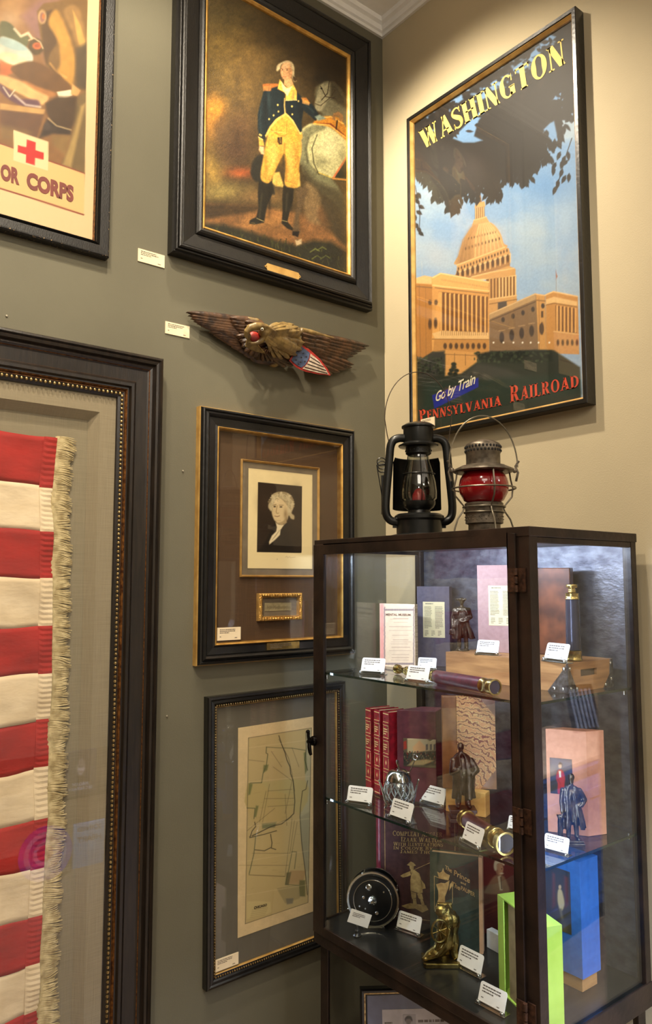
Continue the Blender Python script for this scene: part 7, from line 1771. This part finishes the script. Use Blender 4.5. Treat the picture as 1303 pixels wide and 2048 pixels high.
# book with sepia bust
P, w_ = frame_px((962,1866),(1030,1876), Z); hB = zat((P.o.x, P.o.y), 1700)-Z
tw = thing('picture_book', 'dark red book with sepia bust of a white haired man, right of the green storybook', 'book', tuple(P.o)); O = Vector(tw.location)
mb = MB(); pr(P, mb, 0, w_, 0, hB, -.022, -.002, O); mb.build('book_body', mat('dark_red_cloth', (84, 32, 30), .55), tw, bevel=.001)
def paint_bust(c):
    c.poly([(280,300),(330,224),(380,214),(410,260),(420,330),(280,330)], (128,96,70), 6, smooth=True); c.poly([(352,226),(372,216),(384,310),(366,310)], (186,164,130), 3); c.line([(372,230),(378,300)], 5, (60,40,30), 3)
    c.ell(364, 180, 24, 38, (176,128,92), 4); c.poly([(328,160),(336,128),(366,118),(392,134),(392,158),(372,144),(350,150),(346,186),(334,186)], (214,190,150), 5, smooth=True); c.ell(378, 206, 12, 5, (206,186,150), 3); c.ell(378, 178, 3, 3, (60,40,30), 2); c.line([(350,188),(352,214)], 8, (130,90,64), 5, .6)
picture('printed_cover', P, .001, w_-.001, .002, hB-.002, 0, .0008, (880,1680), 3.08, paint_bust, (86, 34, 30), M['print'], tw)
# white sheet card behind
P, w_ = frame_px((973,1894),(998,1908), Z); hB = zat((P.o.x, P.o.y), 1858)-Z
wc_ = thing('white_box', 'small white card box left of the lime slipcase on the cabinet floor', 'box', tuple(P.o)); mb = MB(); pr(P, mb, 0, w_, 0, hB, -.02, 0, P.o); mb.build('box_body', M['cardw'], wc_, bevel=.0006)

# ================================================================== FRAMED CERTIFICATE UNDER THE CABINET
c0 = on(722, 1972, 1, -.36); Pq = Plane((c0.x, c0.y, 0), (math.cos(-.62), math.sin(-.62), 0), (0,0,1))
Pq.b = (Pq.b*math.cos(.10)-Pq.n*math.sin(.10)).normalized(); Pq.n = Pq.a.cross(Pq.b).normalized()
hq = Pq.px(722, 1972)[1]
cf = thing('framed_certificate', 'black framed certificate with silver fillet and blue mat, leaning below the cabinet', 'framed certificate', tuple(Pq.o))
cf.location.z = 0
WQ = .36
moulding('frame', Pq, 0, WQ, .002, hq, [(0,0),(0,.020),(.004,.024),(.010,.022),(.0101,.020,1),(.014,.019,1),(.0141,.017),(.019,.014),(.020,.006)], [M['black'], M['bead']], cf)
sheet('mat_board', Pq, .018, WQ-.018, .02, hq-.018, .003, .007, mat('blue_grey_mat', (104, 110, 140), .8), cf)
u0_, v1_ = Pq.px(763, 2017)
sheet('paper', Pq, u0_, WQ-.05, .05, v1_, .0072, .008, mat('lilac_paper', (206, 200, 204), .75), cf)
def paint_cert(c):
    c.glow(770, 1340, 30, 40, (150,146,150), .8); c.ell(768, 1345, 20, 30, (120,112,112), 4); c.poly([(742,1330),(760,1310),(786,1314),(796,1336),(794,1350),(780,1332),(752,1334),(746,1350)], (34,32,34), 4, smooth=True); c.poly([(730,1400),(768,1372),(810,1400),(820,1440),(720,1440)], (70,68,74), 5)
u_a = Pq.px(610+724/3.723, 1680+1290/3.723)[0]; u_b = Pq.px(610+818/3.723, 1680+1290/3.723)[0]; v_t = Pq.px(610+770/3.723, 1680+1290/3.723)[1]
picture('printed_portrait', Pq, u_a, u_b, v_t-.05, v_t, .0092, .001, (610,1680), 3.723, paint_cert, (176,170,176), M['print'], cf)
mb = MB(); dashes(mb, Pq, u0_+.006, u_a-.006, v_t-.024, v_t-.014, .0084, 1, seed=3, O=Vector(cf.location)); dashes(mb, Pq, u_b+.006, WQ-.06, v_t-.024, v_t-.010, .0084, 1, seed=6, O=Vector(cf.location)); mb.build('printed_text', M['ink'], cf)
sheet('glass', Pq, .019, WQ-.019, .02, hq-.019, .0105, .012, M['glass'], cf)

# ================================================================== REST OF THE ROOM, SEEN IN THE GLASS
M['bluepaint'] = mat('blue_painted_wood', (60, 108, 196), .4, col2=(54, 98, 182), nscale=8)
def mir(x, y, z): p = on(x, y, 2, z); return Vector((p.x, -2*.9645-p.y+0, z))
g0 = mir(1000, 1818, 0); g1 = mir(1227, 1780, 0)
ct = thing('painted_counter', 'blue painted panelled counter reflected in the near end glass of the cabinet', 'counter', (.50, -1.93, 0), -.118)
mb = MB(); mb.box(-.0,2.4,-.45,0,.08,.70); mb.build('carcass', M['bluepaint'], ct)
mb = MB(); mb.box(.02,2.38,-.43,-.02,0,.08); mb.build('plinth', M['black'], ct)
for k in range(3):
    mb = MB(); x = .10+k*.76; mb.box(x,x+.60,.0005,.008,.14,.18); mb.box(x,x+.60,.0005,.008,.58,.62); mb.box(x,x+.04,.0005,.008,.18,.58); mb.box(x+.56,x+.60,.0005,.008,.18,.58); mb.build('panel_moulding', M['bluepaint'], ct)
mb = MB(); mb.prism([(0,.70),(.014,.70),(.018,.715),(.030,.722),(.030,.735),(.042,.742),(.046,.765),(0,.765)], -.01, 2.42, lambda a, b, h: (h, a, b)); mb.box(-.01,2.42,-.46,0,.70,.765); mb.build('cornice', M['bluepaint'], ct)
mb = MB(); mb.box(-.02,2.43,-.47,.05,.7655,.785); mb.build('worktop', mat('pale_wood_top', (206, 176, 150), .5), ct, bevel=.002)
spot('counter_fill', (1.3, -1.32, 1.75), (1.3, -2.1, .45), 260, 100, .6, .05, (.95,.96,1.0))  # added fill on the counter so its blue shows in the end pane
mx1 = mir(1178,1464,.785); mx2 = mir(1203,1452,.785)
bsn = thing('book_box', 'tan box standing on the blue counter, reflected in the cabinet glass', 'box', (mx2.x, mx2.y, .7855), -.118)
mb = MB(); mb.box(0,.20,-.16,-.04,0,.30); mb.build('box_body', mat('tan_board', (190, 164, 126), .7), bsn, bevel=.002)
bst = thing('open_book', 'dark book propped open on the blue counter, reflected in the cabinet glass', 'book', (mx1.x, mx1.y, .7855), .3)
mb = MB(); mb._add([(-.09,0,0),(.09,0,0),(.09,-.07,.24),(-.09,-.07,.24),(-.09,-.018,0),(.09,-.018,0),(.09,-.088,.24),(-.09,-.088,.24)], [(0,1,2,3),(4,5,6,7),(0,1,5,4),(1,2,6,5),(2,3,7,6),(3,0,4,7)]); mb.build('cover', M['black'], bst)
mb = MB()
for k in range(6): mb._add([(-.075+k*.026,.001,.02),(-.060+k*.026,.001,.02),(-.060+k*.026,-.062,.22),(-.075+k*.026,-.062,.22)], [(0,1,2,3)])
mb.build('printed_columns', mat('grey_columns', (120, 128, 150), .7), bst)
# lit case across the room whose books show in the flag frame's glass
def far(x, y, D): # point at depth D behind the mirror, brought back into the room
    p = on(x, y, 1, D-.0385*2); return Vector((p.x, -D, p.z))
D_ = 2.36
q0 = far(131,1593,D_); q1 = far(194,1580,D_); q2 = far(131,1503,D_)
lc = thing('lit_display_shelf', 'lit shelf unit across the room, reflected in the glass of the flag frame', 'shelf unit', (q0.x-.62, -D_-.22, 0))
cw = 1.25; O = Vector(lc.location)
zs = [q0.z-.006, far(150,1740,D_).z-.006]
for i, z in enumerate(zs): mb = MB(); mb.box(0,cw,0,.24,z-.012,z); mb.build('shelf_board', M['tray'], lc)
for x in (0, cw): mb = MB(); mb.box(x-.015,x+.015,0,.02,0,1.75); mb.build('upright', M['iron'], lc)
def lit_book(name, label, xa, xb, ytop, ybot, zb, colr, em, lines, cat='book', paintf=None):
    a = far(xa, ybot, D_); b = far(xb, ybot, D_); w2 = abs(b.x-a.x); h2 = far(xa, ytop, D_).z-far(xa, ybot, D_).z; x0 = min(a.x, b.x)
    t = thing(name, label, cat, (x0, -D_-.02, zb+.0005)); mb = MB(); mb.box(0,w2,-.02,0,0,h2); mb.build('cover', mat(label[:10], colr, .6), t)
    Pz = Plane((x0+w2, -D_-.02, zb+.0005), (-1,0,0), (0,0,1))
    return t, Pz, w2, h2
t1, Pz, w2, h2 = lit_book('portrait_book', 'dark book titled MADAM SECRETARY with a smiling portrait, reflected in the flag glass', 131, 194, 1503, 1590, zs[0], (60,56,70), 0, 0)
def paint_lady(c):
    c.c[:] = (52,50,64); X = c.X; 
Pz2 = Pz; 
def uvpic(name, P, w_, h_, n, fnp, m_, par, nn=60):
    """paint in unit coordinates: x to the right, y up, 0..100"""
    mbv = []; U, V = np.meshgrid(np.linspace(0, w_, nn+1), np.linspace(0, h_, nn+1)); U = U.ravel(); V = V.ravel()
    cv = Cv(U/w_*100, 100-V/h_*100, (50,48,60)); fnp(cv); c = np.clip(cv.c, 0, 255)/255; c = np.where(c <= .04045, c/12.92, ((c+.055)/1.055)**2.4)
    O = P.at(0,0,n)-Vector(par.location); co = np.stack([O[k]+P.a[k]*U+P.b[k]*V for k in range(3)], 1); i = np.arange(nn)[:, None]*(nn+1)+np.arange(nn)[None, :]
    me = bpy.data.meshes.new(name); me.from_pydata(co.tolist(), [], np.stack([i, i+1, i+nn+2, i+nn+1], -1).reshape(-1, 4).tolist())
    at = me.color_attributes.new('Col', 'FLOAT_COLOR', 'POINT'); cc = np.ones((len(co), 4)); cc[:, :3] = c; at.data.foreach_set('color', cc.ravel()); me.materials.append(m_)
    o = bpy.data.objects.new(name, me); COL.objects.link(o); o.parent = par; return o
def lady(c):
    c.ell(50,36,17,22,(40,34,36),4); c.ell(50,38,13,19,(214,190,180),3); c.poly([(30,70),(44,58),(56,58),(72,70)], (30,28,34), 3); c.ell(50,30,14,10,(70,56,50),3,0,.5); c.ell(45,36,2,1.4,(40,30,30),1); c.ell(55,36,2,1.4,(40,30,30),1); c.line([(45,48),(50,50),(55,48)], 1.6, (150,80,80), 1)
uvpic('printed_cover', Pz, w2, h2, .0004, lady, M['print'], t1)
M['litink'] = mat('pale_ink', (220, 224, 236), .6)
letters('lettering', text_shape('MADAM', .01), Pz, [(w2*.25,h2*.27),(w2*.75,h2*.27),(w2*.75,h2*.19),(w2*.25,h2*.19)], .0008, M['litink'], t1, uv=True)
letters('lettering', text_shape('SECRETARY', .01), Pz, [(w2*.12,h2*.16),(w2*.88,h2*.16),(w2*.88,h2*.09),(w2*.12,h2*.09)], .0008, M['litink'], t1, uv=True)
t2, Pz, w2, h2 = lit_book('paper_book', 'pale blue book titled JOINED HEART, reflected low in the flag glass', 148, 210, 1648, 1738, zs[1], (150,190,226), 0, 0)
letters('lettering', text_shape('JOINED', .01), Pz, [(w2*.12,h2*.92),(w2*.88,h2*.92),(w2*.88,h2*.80),(w2*.12,h2*.80)], .0008, mat('slate_ink', (60,84,110), .6), t2, uv=True)
letters('lettering', text_shape('HEART', .01), Pz, [(w2*.12,h2*.70),(w2*.88,h2*.70),(w2*.88,h2*.58),(w2*.12,h2*.58)], .0008, bpy.data.materials['slate_ink'], t2, uv=True)
pc = far(86, 1703, D_)
t3 = thing('decorated_plate', 'round purple and white decorated plate, reflected in the flag glass', 'plate', (pc.x, -D_+.03, zs[1]+.0005))
rz_ = max(.05, pc.z-zs[1]); 
for i, (r0_, r1_, cl) in enumerate(((0,.30,(170,20,150)),(.30,.45,(206,190,240)),(.45,.62,(120,60,200)),(.62,.80,(200,196,246)),(.80,1,(110,80,214)))):
    mb = MB(); mb.lathe([(rz_*r0_,.004+i*.002),(rz_*r1_,.006+i*.002),(rz_*r1_,.002+i*.002),(rz_*r0_,.0+i*.002)], (0,0,rz_), 40, axis=(0,1,0)); mb.build('ring' if i else 'centre', mat('plate_%d' % i, cl, .3), t3, smooth=True)
area('case_light', (pc.x+.1, -D_+.42, 1.62), (pc.x+.1, -D_-.02, .8), 115, .9, .03, (.62,.76,1.0))
